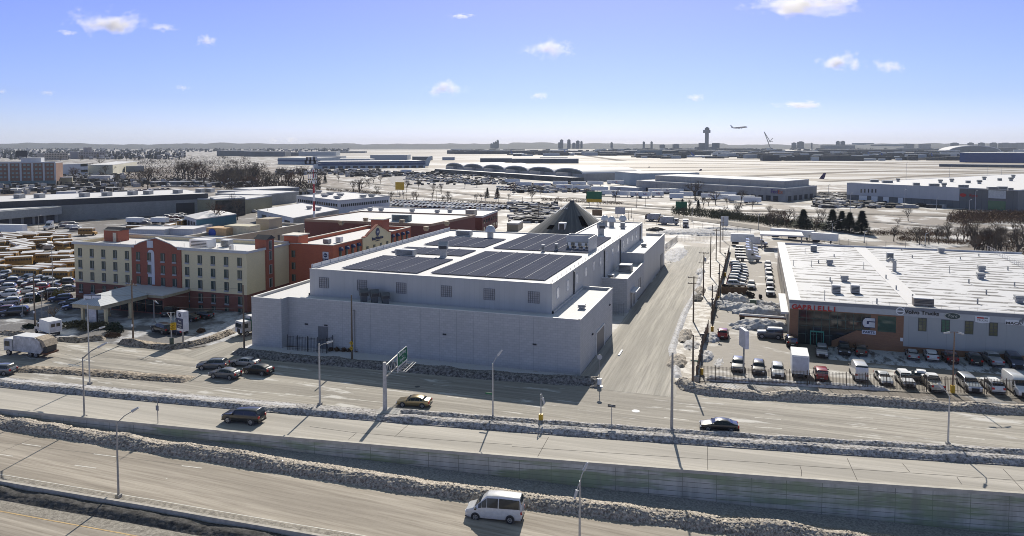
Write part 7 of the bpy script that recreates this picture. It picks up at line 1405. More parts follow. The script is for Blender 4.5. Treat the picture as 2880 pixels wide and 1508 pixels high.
bank('snow_bank', 'white snow ridge left of the waiting cars at the near edge of the boulevard', opath([-150+i*4 for i in range(24)], 10.2), [(-1.2, -.05), (-.8, .12), (0, .22), (.9, .1), (1.3, -.05)], HB, .3, .12, 1.2, 83.0)
bank('snow_bank', 'snow piled inside the iron fence of the dealership', [(x, 113.4+(x+8)*.147, 0) for x in range(-7, 20, 2)], [(-.6, -.05), (-.3, .4), (.3, .6), (1.0, .2), (1.3, -.05)], HB, .22, .35, 1.7, 87.0)
# far roads, taxiways and field strips laid from the photo
ROADF = mat('far_road_asphalt', (0.21, 0.19, 0.165), .9, .15, .05, spec=.2); ROADG = mat('far_road_grey', (0.22, 0.205, 0.19), .9, .2, .05, spec=.2); TAXI = mat('taxiway_concrete', (0.19, 0.165, 0.135), .9, .2, .01, spec=.2)
FIELD = snow('far_field_snow', col=(0.48, 0.47, 0.45), dirt=(0.20, 0.17, 0.13), lo=0.46, hi=0.50, scale=0.012, stretch=(.12, 1, 1), rot=-.3); BARE = snow('bare_scrub_ground', col=(0.55, 0.54, 0.53), dirt=(0.13, 0.10, 0.075), lo=0.34, hi=0.48, scale=0.06)
LOTX = snow('packed_lot', col=(0.5, 0.5, 0.5), dirt=(0.12, 0.11, 0.105), lo=0.34, hi=0.46, scale=0.05)
def band_(name, k, top, bot, m, z):
    t = [at(*A_(k, *p)) for p in top]; b_ = [at(*A_(k, *p)) for p in bot]; return patch(name, t+b_[::-1], m, z)
def poly2(name, pts, m, z): return patch(name, [at(*A_(k, x, y)) for k, x, y in pts], m, z)
poly2('airfield', [(1, 700, 160), (1, 2556, 135), (2, 2556, 240), (3, 2700, 246), (3, 2700, 640), (3, 0, 640), (2, 1000, 560), (1, 1900, 360), (1, 700, 250)], FIELD, .06)
poly2('packed_lot', [(1, 900, 365), (1, 2300, 400), (2, 400, 620), (2, 1200, 690), (3, 600, 850), (3, 0, 830), (2, 900, 800), (1, 2556, 560), (1, 1400, 520), (1, 1300, 420)], LOTX, .03)
poly2('packed_lot', [(1, 1340, 640), (1, 2556, 720), (2, 300, 830), (2, 300, 900), (1, 2430, 780), (1, 1340, 740)], LOTX, .03)
poly2('packed_lot', [(0, 560, 860), (0, 1860, 780), (0, 2556, 760), (0, 2556, 900), (0, 1900, 930), (0, 1240, 960), (0, 560, 990)], LOTX, .03)
poly2('packed_lot', [(0, -200, 520), (0, 1200, 480), (0, 2556, 440), (0, 2556, 560), (0, 1000, 600), (0, -200, 640)], BARE, .02)
poly2('bare_ground', [(0, 1200, 330), (0, 2556, 300), (1, 700, 400), (1, 900, 480), (1, 400, 540), (0, 1200, 480)], BARE, .03)
def rd(name, pts, w_, m, z):
    P_ = [at(*A_(*p)) for p in pts]; mb = MB(); rows = []
    for i, p in enumerate(P_):
        d = (P_[min(i+1, len(P_)-1)]-P_[max(i-1, 0)]).normalized(); n = Vector((-d.y, d.x, 0))*w_/2; rows.append([(p.x-n.x, p.y-n.y, z), (p.x+n.x, p.y+n.y, z)])
    mb.grid(rows); return struct(mb.build(name, m))
rd('parkway', [(1, 200, 470), (1, 700, 515), (1, 1300, 580), (1, 2000, 640), (1, 2556, 695), (2, 300, 725), (2, 900, 760)] if False else [(1, 200, 470), (1, 700, 515), (1, 1300, 580), (1, 2000, 640), (1, 2556, 695), (2, 500, 850), (2, 1000, 890), (2, 1600, 955), (2, 2200, 1030), (2, 2556, 1085), (3, 300, 1140), (3, 800, 1225), (3, 1200, 1290), (3, 1700, 1370), (3, 2700, 1560)], 9.5, ROADF, .10)
rd('parkway_far_lane', [(1, 150, 410), (1, 700, 445), (1, 1500, 520), (1, 2100, 590), (1, 2556, 640), (2, 600, 770), (2, 1300, 845), (2, 2000, 895), (3, 0, 900), (3, 700, 920), (3, 1500, 945), (3, 2700, 975)], 8, ROADF, .10)
rd('parkway_slip_road', [(2, 700, 840), (2, 1300, 870), (2, 1900, 905), (3, 0, 935), (3, 800, 990), (3, 1500, 1040), (3, 2100, 1080), (3, 2700, 1100)], 6, ROADG, .11)
rd('far_road', [(0, 2556, 330), (0, 1900, 260), (0, 1300, 175), (0, 1080, 150)], 14, ROADG, .08)
rd('far_road', [(0, 1150, 330), (0, 2000, 372), (0, 2556, 400), (1, 200, 440)], 10, ROADF, .09)
for a, pts, w_ in [(0, [(1, 700, 185), (1, 1900, 172), (2, 0, 262)], 40), (0, [(2, 300, 285), (2, 1100, 400), (3, 0, 410), (3, 1800, 440)], 26), (0, [(2, 680, 380), (2, 1700, 395), (2, 2556, 385)], 30), (0, [(2, 1000, 432), (2, 2000, 425), (3, 0, 440), (3, 1300, 460), (3, 2700, 505)], 24), (0, [(2, 1100, 470), (2, 1900, 465), (3, 300, 480), (3, 900, 490)], 24), (0, [(2, 1300, 500), (2, 2556, 490)], 16), (0, [(3, -200, 555), (3, 600, 520), (3, 1300, 500), (3, 2700, 515)], 26), (0, [(3, 550, 610), (3, 1100, 580), (3, 1700, 540), (3, 2300, 520)], 14), (0, [(3, 0, 415), (3, 900, 412), (3, 1300, 430)], 22)]:
    rd('taxiway', pts, w_, TAXI, .16)
# ------------------------------------------------------------ poles, lamps, signs
def lamp(label, base, h, arms=(), m=POLEM, r=.12, base_m=None, name='street_lamp', head=True):
    """arms: list of (dx, dy, dz, start z)"""
    t = thing(name, label, 'street lamp', base)
    MB().tube((0, 0, 0), (0, 0, h), r, r*.6, 8).build('pole', m, t)
    MB().box(-.25, -.25, 0, .25, .25, .35 if not base_m else 1.1).build('base', base_m or CONC, t)
    for dx, dy, dz, z0 in arms:
        a = Vector((0, 0, z0)); b_ = Vector((dx, dy, z0+dz)); mid = a.lerp(b_, .5)+Vector((0, 0, abs(dz)*.12))
        mb = MB(); mb.tube(a, mid, .05, n=6); mb.tube(mid, b_, .045, n=6); mb.build('arm', m, t)
        if head: d = (b_-mid).normalized(); h_ = MB(); h_.tube(b_-d*.1, b_+d*.75, .16, .10, 8); h_.build('lamp_head', mat('lamp_head_grey', (.5, .5, .5), .4, .1), t)
    return t
def armto(base, px, py):            # arm end: reach in the picture's plane at the base's depth
    q = dist_at(px, py, depth(base)); return q
def lamp_px(label, b_, top, heads, z=None, **k):
    base = at(*b_) if z is None else ge(*b_); h = CAMH+(HYP-top[1])/FPX*depth(base)-base.z
    arms = []
    for (hx, hy, sy) in heads:
        q = armto(base, hx, hy); z0 = CAMH+(HYP-sy)/FPX*depth(base)-base.z; arms.append((q.x-base.x, q.y-base.y, q.z-base.z-z0, z0))
    return lamp(label, base, h, arms, **k)
lamp_px('grey cobra-head street lamp standing on the concrete barrier, lower left', C_(0, 1103, 990), C_(0, 1082, 345), [(*C_(0, 1235, 185), C_(0, 0, 350)[1])], z=1)
lamp_px('brown two-armed street lamp at the near edge of the ramp road, left', C_(0, 785, 250), B_(0, 820, 965), [(*B_(0, 985, 840), B_(0, 0, 985)[1]), (*B_(0, 1020, 820), B_(0, 0, 975)[1])], head=True)
lamp_px('very tall pale street lamp on the white median strip, left', B_(0, 897, 1210), B_(0, 868, 420), [(*B_(0, 1000, 650), B_(0, 0, 720)[1])], m=GALV)
lamp_px('pale street lamp on the median left of the sign gantry', C_(1, 595, 130), B_(1, 640, 830), [(*B_(1, 715, 795), B_(1, 0, 850)[1])], m=GALV, r=.16)
lamp_px('pale street lamp with a small green street sign on the median, centre', C_(1, 2203, 255), B_(1, 2367, 1030), [(*B_(1, 2420, 915), B_(1, 0, 1035)[1])], m=GALV, r=.13)
lamp_px('short pale lamp with a yellow base on the median snow', C_(2, 245, 385), C_(2, 242, 180), [(*C_(2, 262, 185), C_(2, 0, 170)[1])], m=GALV, r=.10, base_m=YELLOW)
lamp_px('stout brown lamp post without an arm opposite the side street', C_(2, 1352, 455), (1884, 998), [], r=.2)
lamp_px('hook-headed street lamp on the median near the right edge', C_(3, 1524, 575), C_(3, 1537, 200), [(*C_(3, 1475, 90), C_(3, 0, 200)[1])], m=GALV)
lamp_px('pale street lamp rising from the bottom edge right of the white van', (1630, 1550), C_(2, 592, 945), [(*C_(2, 612, 785), C_(2, 0, 950)[1]), (*C_(2, 548, 968), C_(2, 0, 960)[1])], z=1, m=GALV, r=.13)
lamp_px('rusty two-armed lot lamp with a yellow base inside the dealership fence', (2679, 1104.8), (2681.7, 939.4), [(*B_(3, 1905, 838), B_(3, 0, 850)[1]), (*B_(3, 1805, 835), B_(3, 0, 850)[1])], m=mat('rusty_pole', (.22, .14, .09), .8, .3, 4), base_m=YELLOW)
lamp_px('low twin-headed lamp in the hotel forecourt', (433.8, 909), (435, 848), [(437, 848, 849)])
lamp_px('tall lot lamp among the buses behind the tan hotel', (149.6, 826), (143.7, 700), [(146, 698, 700)])
lamp_px('thin tall lot lamp in front of the dock building', (110, 657), (110, 607), [(113, 606, 608)])
for i, ((bx, by), (tx, ty)) in enumerate([((64, 890), (63, 820)), ((118.6, 909), (116, 810)), ((137, 909), (136, 822))]): lamp_px(('leftmost', 'middle', 'rightmost')[i]+' of the three slim bare flagpoles at the left hotel forecourt', (bx, by), (tx, ty), [], r=.06, name='flagpole')
lamp_px('tall double street light beside the parkway bend', A_(2, 1797, 1005), A_(2, 1800, 870), [(*A_(2, 1825, 840), A_(2, 0, 870)[1])], m=GALV)
lamp_px('street light right of the road sign at the parkway', A_(2, 2460, 1090), A_(2, 2455, 950), [(*A_(2, 2470, 935), A_(2, 0, 950)[1])]); lamp_px('curved street light in front of the conifers', A_(3, 640, 1150), A_(3, 650, 1030), [(*A_(3, 725, 990), A_(3, 0, 1030)[1])], m=GALV)
for i, (x, y0, y1) in enumerate([(1378, 585, 425), (1812, 568, 465), (2187, 545, 460), (2332, 540, 470), (820, 905, 730), (1358, 870, 695), (2010, 925, 795), (1680, 885, 780), (2068, 900, 705), (603, 745, 640), (698, 900, 850), (960, 1215, 1110), (1568, 1250, 1130)]): lamp_px('%s light mast of those scattered around the big pale depot and airfield' % nth(i), A_(3, x, y0), A_(3, x, y1), [(*A_(3, x+14, y1-6), A_(3, 0, y1)[1])], m=GALV, name='light_mast', r=.15)
for i, (k, x, y0, y1) in enumerate([(1, 1350, 660, 560), (1, 1805, 690, 560), (1, 2240, 760, 660), (1, 1500, 690, 590), (1, 2420, 720, 620), (2, 105, 860, 760), (2, 265, 1000, 830), (2, 850, 850, 690), (2, 880, 830, 720), (2, 1190, 960, 870), (2, 1165, 985, 905), (2, 1240, 860, 740), (1, 115, 870, 735), (1, 748, 850, 760), (2, 1330, 850, 760)]): lamp_px('%s plain dark pole of those standing beside the parkway' % nth(i), A_(k, x, y0), A_(k, x, y1), [], name='utility_pole', r=.16, m=WOOD)
def upole(label, b_, top, cross=(), r=.17, m=WOOD, cat='utility pole', tr=False):
    base = at(*b_); h = CAMH+(HYP-top[1])/FPX*depth(base); t = thing('utility_pole', label, cat, base)
    MB().tube((0, 0, 0), (0, 0, h), r, r*.65, 8).build('pole', m, t)
    for dz in cross: MB().box(-1.2, -.06, h-dz-.07, 1.2, .06, h-dz+.07).build('crossarm', WOOD, t); mb = MB(); [mb.tube((x, 0, h-dz+.07), (x, 0, h-dz+.3), .05, n=5) for x in (-1.05, -.4, .4, 1.05)]; mb.build('insulators', GALV, t)
    if tr: MB().tube((.35, 0, h-2.2), (.35, 0, h-1.2), .22, n=8).build('transformer', GALV, t)
    MB().box(-.2, -.2, 2.6, .2, -.12, 3.0).build('notice', WHITE_PAINT, t) if 'notice' in label else None
    return t, base, h
ups = []
for lab, b_, tp_, cr in [('wooden utility pole with a white notice at the left hotel lot', (98.6, 917), (97, 775), (.5,)), ('wooden utility pole with a white notice right in front of the entrance canopy', (374.6, 957), (377, 790.7), (.9,)), ('wooden utility pole at the left corner of the grey warehouse', (687, 985), (695.8, 804.8), ()), ('plain wooden utility pole carrying two yellow signs before the grey wall', (990.4, 1010), (994.6, 833.5), ()),
                         ('nearest crossarmed utility pole on the right side of the side street', (1950, 905.6), (1955, 780), (.3, 1.5)), ('second crossarmed utility pole on the right side of the side street', (1978, 832), (1980, 711), (.2, 2.6)), ('tall dark utility pole beside the snow-covered dumpster trailer', (1997.7, 779), (2001, 657.8), ()), ('utility pole in the middle of the cluster at the street head', (2014, 732), (2015, 645.6), (.4,)), ('tall bare utility pole left of the road sign', (2025, 710), (2025.7, 624), (.2,)), ('farthest utility pole of the side street cluster', (2033, 676), (2030.7, 611), ()), ('slim dark pole at the dealership street corner', (1948.1, 1088.2), (1950.4, 948), ()), ('slim dark pole further up the dealership sidewalk', (2003, 870), (2004, 804), ()), ('second slim pole near the far sidewalk', (2022, 845), (2022, 745), ())]:
    ups.append(upole(lab, b_, tp_, cr, tr='second crossarmed' in lab))
def wire(a, b_, sag=.6, r=.022):
    mb = MB(); pts = [a.lerp(b_, i/8)-Vector((0, 0, sag*4*(i/8)*(1-i/8))) for i in range(9)]
    for p, q in zip(pts, pts[1:]): mb.tube(p, q, r, n=3)
    return mb
tops = [Vector((b_.x, b_.y, h)) for _, b_, h in ups]
WM = mat('black_cable', (.05, .05, .055), .6)
for i, (a, b_, dz, lab) in enumerate([(0, 1, .4, 'upper overhead cable in front of the hotel'), (0, 1, 1.6, 'second overhead cable in front of the hotel'), (0, 1, 2.8, 'lowest overhead cable left of the entrance canopy'), (1, 2, .5, 'upper overhead cable towards the warehouse corner'), (1, 2, 2.0, 'second overhead cable towards the warehouse corner'), (1, 2, 4.0, 'lowest overhead cable right of the entrance canopy'), (4, 5, .3, 'overhead cable between the two crossarmed side street poles'), (5, 6, .4, 'overhead cable between the middle side street poles'), (6, 7, .5, 'overhead cable above the snow-covered dumpster trailer'), (7, 8, .5, 'overhead cable among the farthest side street poles')]):
    tag(wire(tops[a]-Vector((0, 0, dz)), tops[b_]-Vector((0, 0, dz))).build('overhead_cable', WM), lab, 'cable')
# yellow diamond signs
t, b_, h = ups[3]
for i, yy in enumerate((820, 872)):
    z = CAMH+(HYP-B_(1, 0, yy)[1])/FPX*depth(b_); o = MB().extrude([(.42*cos(a), 0, .42*sin(a)) for a in (0, pi/2, pi, 3*pi/2)], (0, .03, 0)).build('warning_sign', YELLOW, loc=(b_.x, b_.y-.22, z)); tag(o, ('upper', 'lower')[i]+' yellow diamond sign on the wooden pole before the grey wall', 'traffic sign')
    MB().box(-.05, -.02, -.2, .05, 0, .2).build('symbol', BLET, o) if i == 0 else MB().box(-.2, -.02, -.04, .2, 0, .04).build('symbol', BLET, o)
# gantry sign
gb_ = at(1082.9, 1157.5); gt = thing('sign_gantry', 'thick grey cantilever sign post reaching over the boulevard with a truss', 'sign gantry', gb_, radians(98-90)); GT = mat('weathered_gantry', (.42, .41, .40), .6, .2, 3)
MB().tube((0, 0, 0), (0, 0, 6.75), .30, .24, 12).build('post', GT, gt)
for z in (4.55, 6.2): MB().tube((0, 0, z), (0, 8.8, z+.2), .09, n=8).build('chord', mat('sunlit_tube', (.5, .45, .38), .5), gt)  # chords in a warmer, paler tone than the post and braces
for i in range(5): y = .4+i*1.9; MB().tube((0, y, 4.6), (0, y+.95, 6.3), .045, n=6).tube((0, y+.95, 6.3), (0, y+1.9, 4.7), .045, n=6).build('brace', GT, gt)
mb = MB()
for i in range(5): mb.tube((0, 4.3+i*1.1, 4.3), (1.5, 4.3+i*1.1, 4.2), .05, n=6)
mb.tube((1.5, 4.2, 4.2), (1.5, 8.9, 4.2), .05, n=6); mb.tube((1.1, 4.2, 4.2), (1.1, 8.9, 4.2), .05, n=6); mb.build('light_rail', GT, gt)
MB().box(-.9, -1.2, -.05, 2.4, 1.0, .22).build('footing', CONC, gt)
gs = thing('highway_sign', 'green overhead sign reading Belt Pkwy and Eastern above a small white plate', 'highway sign', gb_+Vector((0, 0, 0)), radians(8))
SGREEN = mat('sign_green', (.006, .13, .055), .45, .1)
# the face looks back down the road (towards -x)
y0, y1, z0, z1 = 4.15, 8.35, 4.75, 6.75
def chamf(y0, y1, z0, z1, c=.25): return [(y0+c, z0), (y1-c, z0), (y1, z0+c), (y1, z1-c), (y1-c, z1), (y0+c, z1), (y0, z1-c), (y0, z0+c)]
MB().extrude([(.16+.12, y, z) for y, z in chamf(y0, y1, z0, z1)], (.06, 0, 0)).build('border', WHITE_PAINT, gs); MB().extrude([(.34, y, z) for y, z in chamf(y0+.1, y1-.1, z0+.1, z1-.1)], (.02, 0, 0)).build('panel', SGREEN, gs)
MB().box(.28, y0, 4.0, .34, y1, 4.68).build('white_plate', mat('pale_plate', (.5, .5, .52), .5), gs)
TR_ = (pi/2, 0, pi/2)
text('Belt Pkwy', .75, WHITE_PAINT, gs, (.37, 6.25, 6.3), TR_, extr=.005); text('ONLY', .3, WHITE_PAINT, gs, (.37, 6.25, 5.8), TR_, extr=.005); text('Eastern L', .66, WHITE_PAINT, gs, (.37, 6.25, 5.42), TR_, extr=.005)
MB().box(.365, 6.2, 4.86, .375, 6.3, 5.12).build('arrow', WHITE_PAINT, gs); text('NO COMMERCIAL TRAFFIC', .26, BLET, gs, (.35, 6.25, 4.45), TR_, extr=.005); text('PASSENGER CARS', .22, BLET, gs, (.35, 6.25, 4.15), TR_, extr=.005)
def post_sign(label, b_, top, w_, h_, m, txt=None, tm=None, z=None, ts=.3, name='road_sign', pm=POLEM, zz=None, round_=False):
    base = at(*b_) if zz is None else ge(*b_); h = CAMH+(HYP-top)/FPX*depth(base)-base.z; t = thing(name, label, 'sign', base)
    MB().tube((0, 0, 0), (0, 0, h), .05, n=6).build('post', pm, t); zc = (z if z else h-h_/2)
    if round_: MB().extrude([(w_/2*cos(2*pi*(i+.5)/8), -.08, zc+w_/2*sin(2*pi*(i+.5)/8)) for i in range(8)], (0, .03, 0)).build('board', m, t)
    else: MB().box(-w_/2, -.08, zc-h_/2, w_/2, -.05, zc+h_/2).build('board', m, t)
    if txt: text(txt, ts, tm or WHITE_PAINT, t, (0, -.085, zc), FRONT, extr=.004)
    return t
post_sign('small black one-way sign on a slim post at the median', C_(2, 843, 418), C_(2, 0, 268)[1], 1.0, .36, BLET, '< ONE WAY', ts=.19)
post_sign('round-backed stop sign seen from behind at the warehouse corner', (1686.4, 1088), (1004.2), .8, .8, mat('pale_grey_sheet', (.45, .45, .46), .5), z=4.6 if False else None, round_=True)
post_sign('slim sign post with a small blue-grey plate on the retaining wall, left', (444.5, 1196.8), (1125.7), .45, .65, mat('blue_grey_plate', (.16, .18, .22), .5), z=2.3)
post_sign('small green street name sign at the dealership corner', (1952, 1060), (1020), 1.1, .25, SGREEN, 'ROCKAWAY', ts=.18)
t = bpy.data.objects['street_lamp.004']; MB().box(-1.0, -.1, 3.2, -.1, -.07, 3.45).build('street_sign', SGREEN, t)
o = at(*C_(2, 740, 85)); tag(MB().tube((0, 0, .4), (0, 0, 1.25), .32, n=12).box(-.5, -.35, 0, .5, .35, .12).build('barrel', WHITE_PAINT, loc=o), 'white traffic barrel at the foot of the stop sign', 'barrel')
for i, (k, x, y0, y1, w_, h_, m_, txt, lab) in enumerate([(2, 820, 860, 705, 9, 6.2, SGREEN, None, 'green and yellow highway sign before the parcel trailers'), (2, 1690, 905, 805, 6, 5, SGREEN, None, 'leaning green highway sign beside the ivy bushes'), (1, 1437, 600, 470, 7, 5.5, YELLOW, None, 'blank bright yellow highway sign above the parkway'), (2, 1080, 960, 862, 5, 3.5, GALV, None, 'grey back of a road sign behind the salt dome'), (2, 850, 955, 890, 5, 3.0, mat('rust_plate', (.2, .12, .06)), None, 'rust-brown sign back right of the salt dome'), (2, 2122, 1060, 955, 3.2, 4.2, GALV, None, 'grey back of a road sign above the truck yard')]):
    b_ = at(*A_(k, x, y0)); h = CAMH+(HYP-A_(k, x, y1)[1])/FPX*depth(b_); t = thing('highway_sign', lab, 'highway sign', b_)
    MB().tube((-w_*.3, 0, 0), (-w_*.3, 0, h), .12, n=6).build('post', GALV, t); MB().tube((w_*.3, 0, 0), (w_*.3, 0, h), .12, n=6).build('post', GALV, t); MB().box(-w_/2, -.2, h-h_, w_/2, -.1, h).build('board', m_, t)
    if i == 0: MB().box(-w_/2, -.22, h-h_, w_/2, -.2, h-h_*.7).build('yellow_plate', YELLOW, t)
# hotel pylons
p = at(515, 963); py_ = thing('pylon_sign', 'tall vertical hotel pylon with a round emblem at the hotel corner', 'pylon sign', p, -.25); zt = CAMH+(HYP-879)/FPX*depth(p); zb = CAMH+(HYP-935)/FPX*depth(p)
MB().box(-.1, -.1, 0, .1, .1, zb+.3).build('post', POLEM, py_); MB().box(-1.0, -.55, zb, 1.0, .55, zt).build('cabinet', mat('pale_sign_face', (.6, .61, .66)), py_); MB().box(-.98, -.58, zt-3.1, .98, -.551, zt-1.25).build('navy_band', NAVYS, py_)
MB().extrude([(.42*cos(a), -.58, zt-.65+.42*sin(a)) for a in [2*pi*i/18 for i in range(18)]], (0, .025, 0)).build('round_emblem', NAVYS, py_); text('BW', .32, WHITE_PAINT, py_, (0, -.6, zt-.65), FRONT, extr=.01)
text('Best', .55, WHITE_PAINT, py_, (0, -.6, zt-1.8), FRONT, extr=.01); text('Western', .42, WHITE_PAINT, py_, (0, -.6, zt-2.4), FRONT, extr=.01); text('HOTEL', .3, WHITE_PAINT, py_, (0, -.6, zt-2.85), FRONT, extr=.01)
MB().box(-.95, -.58, zb+.15, .95, -.551, zb+.45).build('white_strip', WHITE_PAINT, py_)
p = at(262, 912); py2 = thing('pylon_sign', 'white hotel pylon of stacked blank panels reading Airport at the top', 'pylon sign', p, .25); zt = CAMH+(HYP-832)/FPX*depth(p); s_ = depth(p)/FPX
for x in (-.9, .9): MB().box(x-.08, -.1, 0, x+.08, .1, zt).build('post', DARKM, py2)
MB().box(-1.7, -.2, zt-1.7, 1.7, .2, zt-.2).build('top_panel', mat('pale_sign_face', (.6, .61, .66)), py2); MB().box(-.04, -.215, zt-1.7, .04, -.2, zt-.2).build('divider', DARKM, py2)
text('Airport', .42, BLET, py2, (-.85, -.22, zt-.9), FRONT, extr=.01); text('Center', .42, BLET, py2, (.85, -.22, zt-.9), FRONT, extr=.01); MB().box(-1.7, -.2, zt-.19, 1.7, .2, zt).build('navy_top', NAVYS, py2)
for i in range(4): MB().box(-.8, -.14, zt-2.75-i*.95, .8, .14, zt-1.85-i*.95).build('panel', mat('pale_sign_face', (.6, .61, .66)), py2)
# white box sign in the dealership lot
p = at(2091, 1052); bs = thing('pole_sign', 'blank white box sign on a single pole in the dealership lot', 'sign', p, -1.2); zt = CAMH+(HYP-933)/FPX*depth(p); zb = CAMH+(HYP-983)/FPX*depth(p)
MB().box(-.1, -.1, 0, .1, .1, zb).build('post', POLEM, bs); MB().box(-1.3, -.3, zb, 1.3, .3, zt).build('cabinet', mat('lilac_white_face', (.55, .55, .60), .5), bs); MB().box(-1.28, -.28, zt, 1.28, .28, zt+.08).build('snow', SNOWCAP, bs)
# traffic signal
p = at(483, 971); ts_ = thing('traffic_signal', 'yellow traffic signal cluster on a grey pole at the hotel corner', 'traffic signal', p); h = CAMH+(HYP-883)/FPX*depth(p)
MB().tube((0, 0, 0), (0, 0, h), .13, .1, 8).build('pole', GALV, ts_); MB().tube((-.9, 0, h-.1), (.9, 0, h), .05, n=6).tube((-.9, 0, h-.1), (.3, 0, h-1.6), .04, n=6).tube((.9, 0, h), (.7, 0, h-1.6), .04, n=6).build('bracket', GALV, ts_)
zc = CAMH+(HYP-922)/FPX*depth(p)
for i, (x, y) in enumerate([(.45, -.25), (.8, 0), (.45, .25)]):
    hs = MB().box(x-.18, y-.18, zc-.65, x+.18, y+.18, zc+.65).build('signal_head', YELLOW, ts_)
    for k_ in range(3): MB().tube((x, y-.18, zc+.42-.42*k_), (x, y-.42, zc+.42-.42*k_), .15, n=8).build('visor', YELLOW, hs)
MB().box(-.3, -.2, .0, .3, .2, 1.3).build('control_box', mat('dark_green_box', (.06, .1, .08), .6), ts_)
# mast with red and white bands
p = at(884, 637); D_ = depth(p); mt = thing('radio_mast', 'red and white banded floodlight mast rising above the brick building', 'mast', p); zz = lambda y: CAMH+(HYP-A_(1, 0, y)[1])/FPX*D_
RW = [(855, 760, WHITE_PAINT), (760, 662, mat('mast_red', (.4, .03, .04), .5)), (662, 580, WHITE_PAINT), (580, 490, mat('mast_red', (.4, .03, .04))), (490, 430, WHITE_PAINT), (430, 345, mat('mast_red', (.4, .03, .04))), (345, 300, WHITE_PAINT)]
MB().tube((0, 0, 0), (0, 0, zz(855)), .45, n=8).build('foot', WHITE_PAINT, mt)
for a, b_, m_ in RW: MB().tube((0, 0, zz(a)), (0, 0, zz(b_)), .5-.2*(855-a)/600, .5-.2*(855-b_)/600, 8).build('band', m_, mt)
for y, w_ in ((290, 7), (262, 5.5)):
    z = zz(y); MB().box(-w_/2, -1.2, z, w_/2, 1.2, z+.3).build('platform', DARKM, mt)
    for i in range(6): MB().box(-w_/2+i*w_/6, -1.5, z+.3, -w_/2+i*w_/6+.9, -1.2, z+1.8).build('floodlight', GALV if i % 2 else DARKM, mt)
for y in (480, 450, 410, 385):
    z = zz(y)
    for i in range(5): MB().box(-2.2+i*1.0, -1.0, z, -1.9+i*1.0, -.8, z+1.8).build('antenna', WHITE_PAINT, mt)
    MB().box(-2.2, -.6, z+1, 2.2, -.45, z+1.15).build('antenna_frame', GALV, mt)
# crane and steam near the terminal
c = dist_at(2168, 392, 3300); c.z = 0; cr = thing('crane', 'pale crane boom with a bent jib above the hazy airport terminals', 'crane', c); zc_ = lambda y: CAMH+(HYP-y)/FPX*3300
dx = lambda x: (x-2168)*3300/2046
MB().tube((dx(2172), 0, 0), (dx(2150), 0, zc_(371)), 2.4, 1.6, 6).build('boom', mat('crane_cream', (.40, .38, .33), .6), cr)
MB().tube((dx(2150), 0, zc_(371)), (dx(2166), 0, zc_(398)), 1.6, n=6).build('jib', mat('crane_cream', (.40, .38, .33)), cr); MB().tube((dx(2166), 0, zc_(398)), (dx(2173), 0, zc_(389)), 1.5, n=6).tube((dx(2160), 0, zc_(399)), (dx(2174), 0, zc_(399)), 1.4, n=6).build('counter_jib', mat('crane_cream', (.40, .38, .33)), cr)
MB().box(dx(2166), -4, 0, dx(2178), 6, 6).build('carriage', DARKM, cr)
# ------------------------------------------------------------ fences
def fence(name, label, pts, h, post=2.4, m=DARKM, pick=.18, r=.03, cat='fence', solid=None, z0=0.0):
    t = thing(name, label, cat, pts[0]); o = Vector(t.location); rails = MB(o); pk = MB(o); first = None; sol = MB(o)
    for a, b_ in zip(pts, pts[1:]):
        a, b_ = Vector(a), Vector(b_); L = (b_-a).length; d = (b_-a)/L; U = Vector((0, 0, 1))
        rails.tube(a+U*h*.93, b_+U*h*.93, r, n=4); rails.tube(a+U*h*.15, b_+U*h*.15, r, n=4)
        if h > 1.7: rails.tube(a+U*h*.85, b_+U*h*.85, r*.8, n=4)
        if solid: nn = Vector((-d.y, d.x, 0))*.03; sol.extrude([a-nn, a+nn, a+nn+U*h*.9, a-nn+U*h*.9], b_-a)
        elif pick:
            for i in range(int(L/pick)): p = a+d*(i*pick); pk.box(p.x-.02, p.y-.02, .05, p.x+.02, p.y+.02, h)
        for i in range(int(L/post)+1):
            p = a+d*(i*post)
            if first is None: first = MB().box(-.05, -.05, 0, .05, .05, h+.15).build('post', m, t); first.location = p-o
            else: c_ = copy_tree(first, t); c_.location = p-o
    rails.build('rail', m, t)
    if pk.v: pk.build('pickets', m, t)
    if sol.v: sol.build('boards', solid, t)
    return t
IRON = mat('rusty_iron', (.06, .045, .035), .7, .3, 4)
fp = [(x, 112.9+(x+8)*.147+.0012*(x+8)**2*.5, 0) for x in range(-8, 72, 8)]
fence('iron_fence', 'tall dark iron picket fence along the front of the dealership lot', fp, 2.3, 2.6, IRON, .2)
RUSTW = mat('rusty_brown_boards', (.16, .10, .06), .9, .35, 1.5)
fence('board_fence', 'long rusty brown fence dividing the dealership yard from the side street', [(-8.2, 112.4, 0), (-8.6, 131, 0), (-8.3, 143, 0)], 2.2, 3.0, IRON, 0, solid=RUSTW)
fence('board_fence', 'farther stretch of rusty brown fence along the snowy yard', [(-8.3, 151, 0), (-8.2, 200, 0), (-8.3, 255, 0)], 2.2, 3.5, IRON, 0, solid=RUSTW)
for i, (x, y) in enumerate([(1893, 1260), (1998, 830), (2062, 520), (2125, 275)]):
    p = at(*B_(2, x, y)); t = thing('flood_lamp', '%s fence flood lamp with a yellow base, counted from the front of the dealership' % nth(i), 'lamp', p+Vector((0, .3, 0))); MB().tube((0, 0, 0), (0, 0, 1.0), .28, n=10).build('base', YELLOW, t); MB().tube((0, 0, 1.0), (0, 0, 6.2), .08, n=6).build('pole', IRON, t); MB().box(-.3, -.2, 6.2, .3, .2, 6.5).build('lamp_head', DARKM, t)
CH = mat('chain_link_grey', (.25, .25, .25), .6, .1)
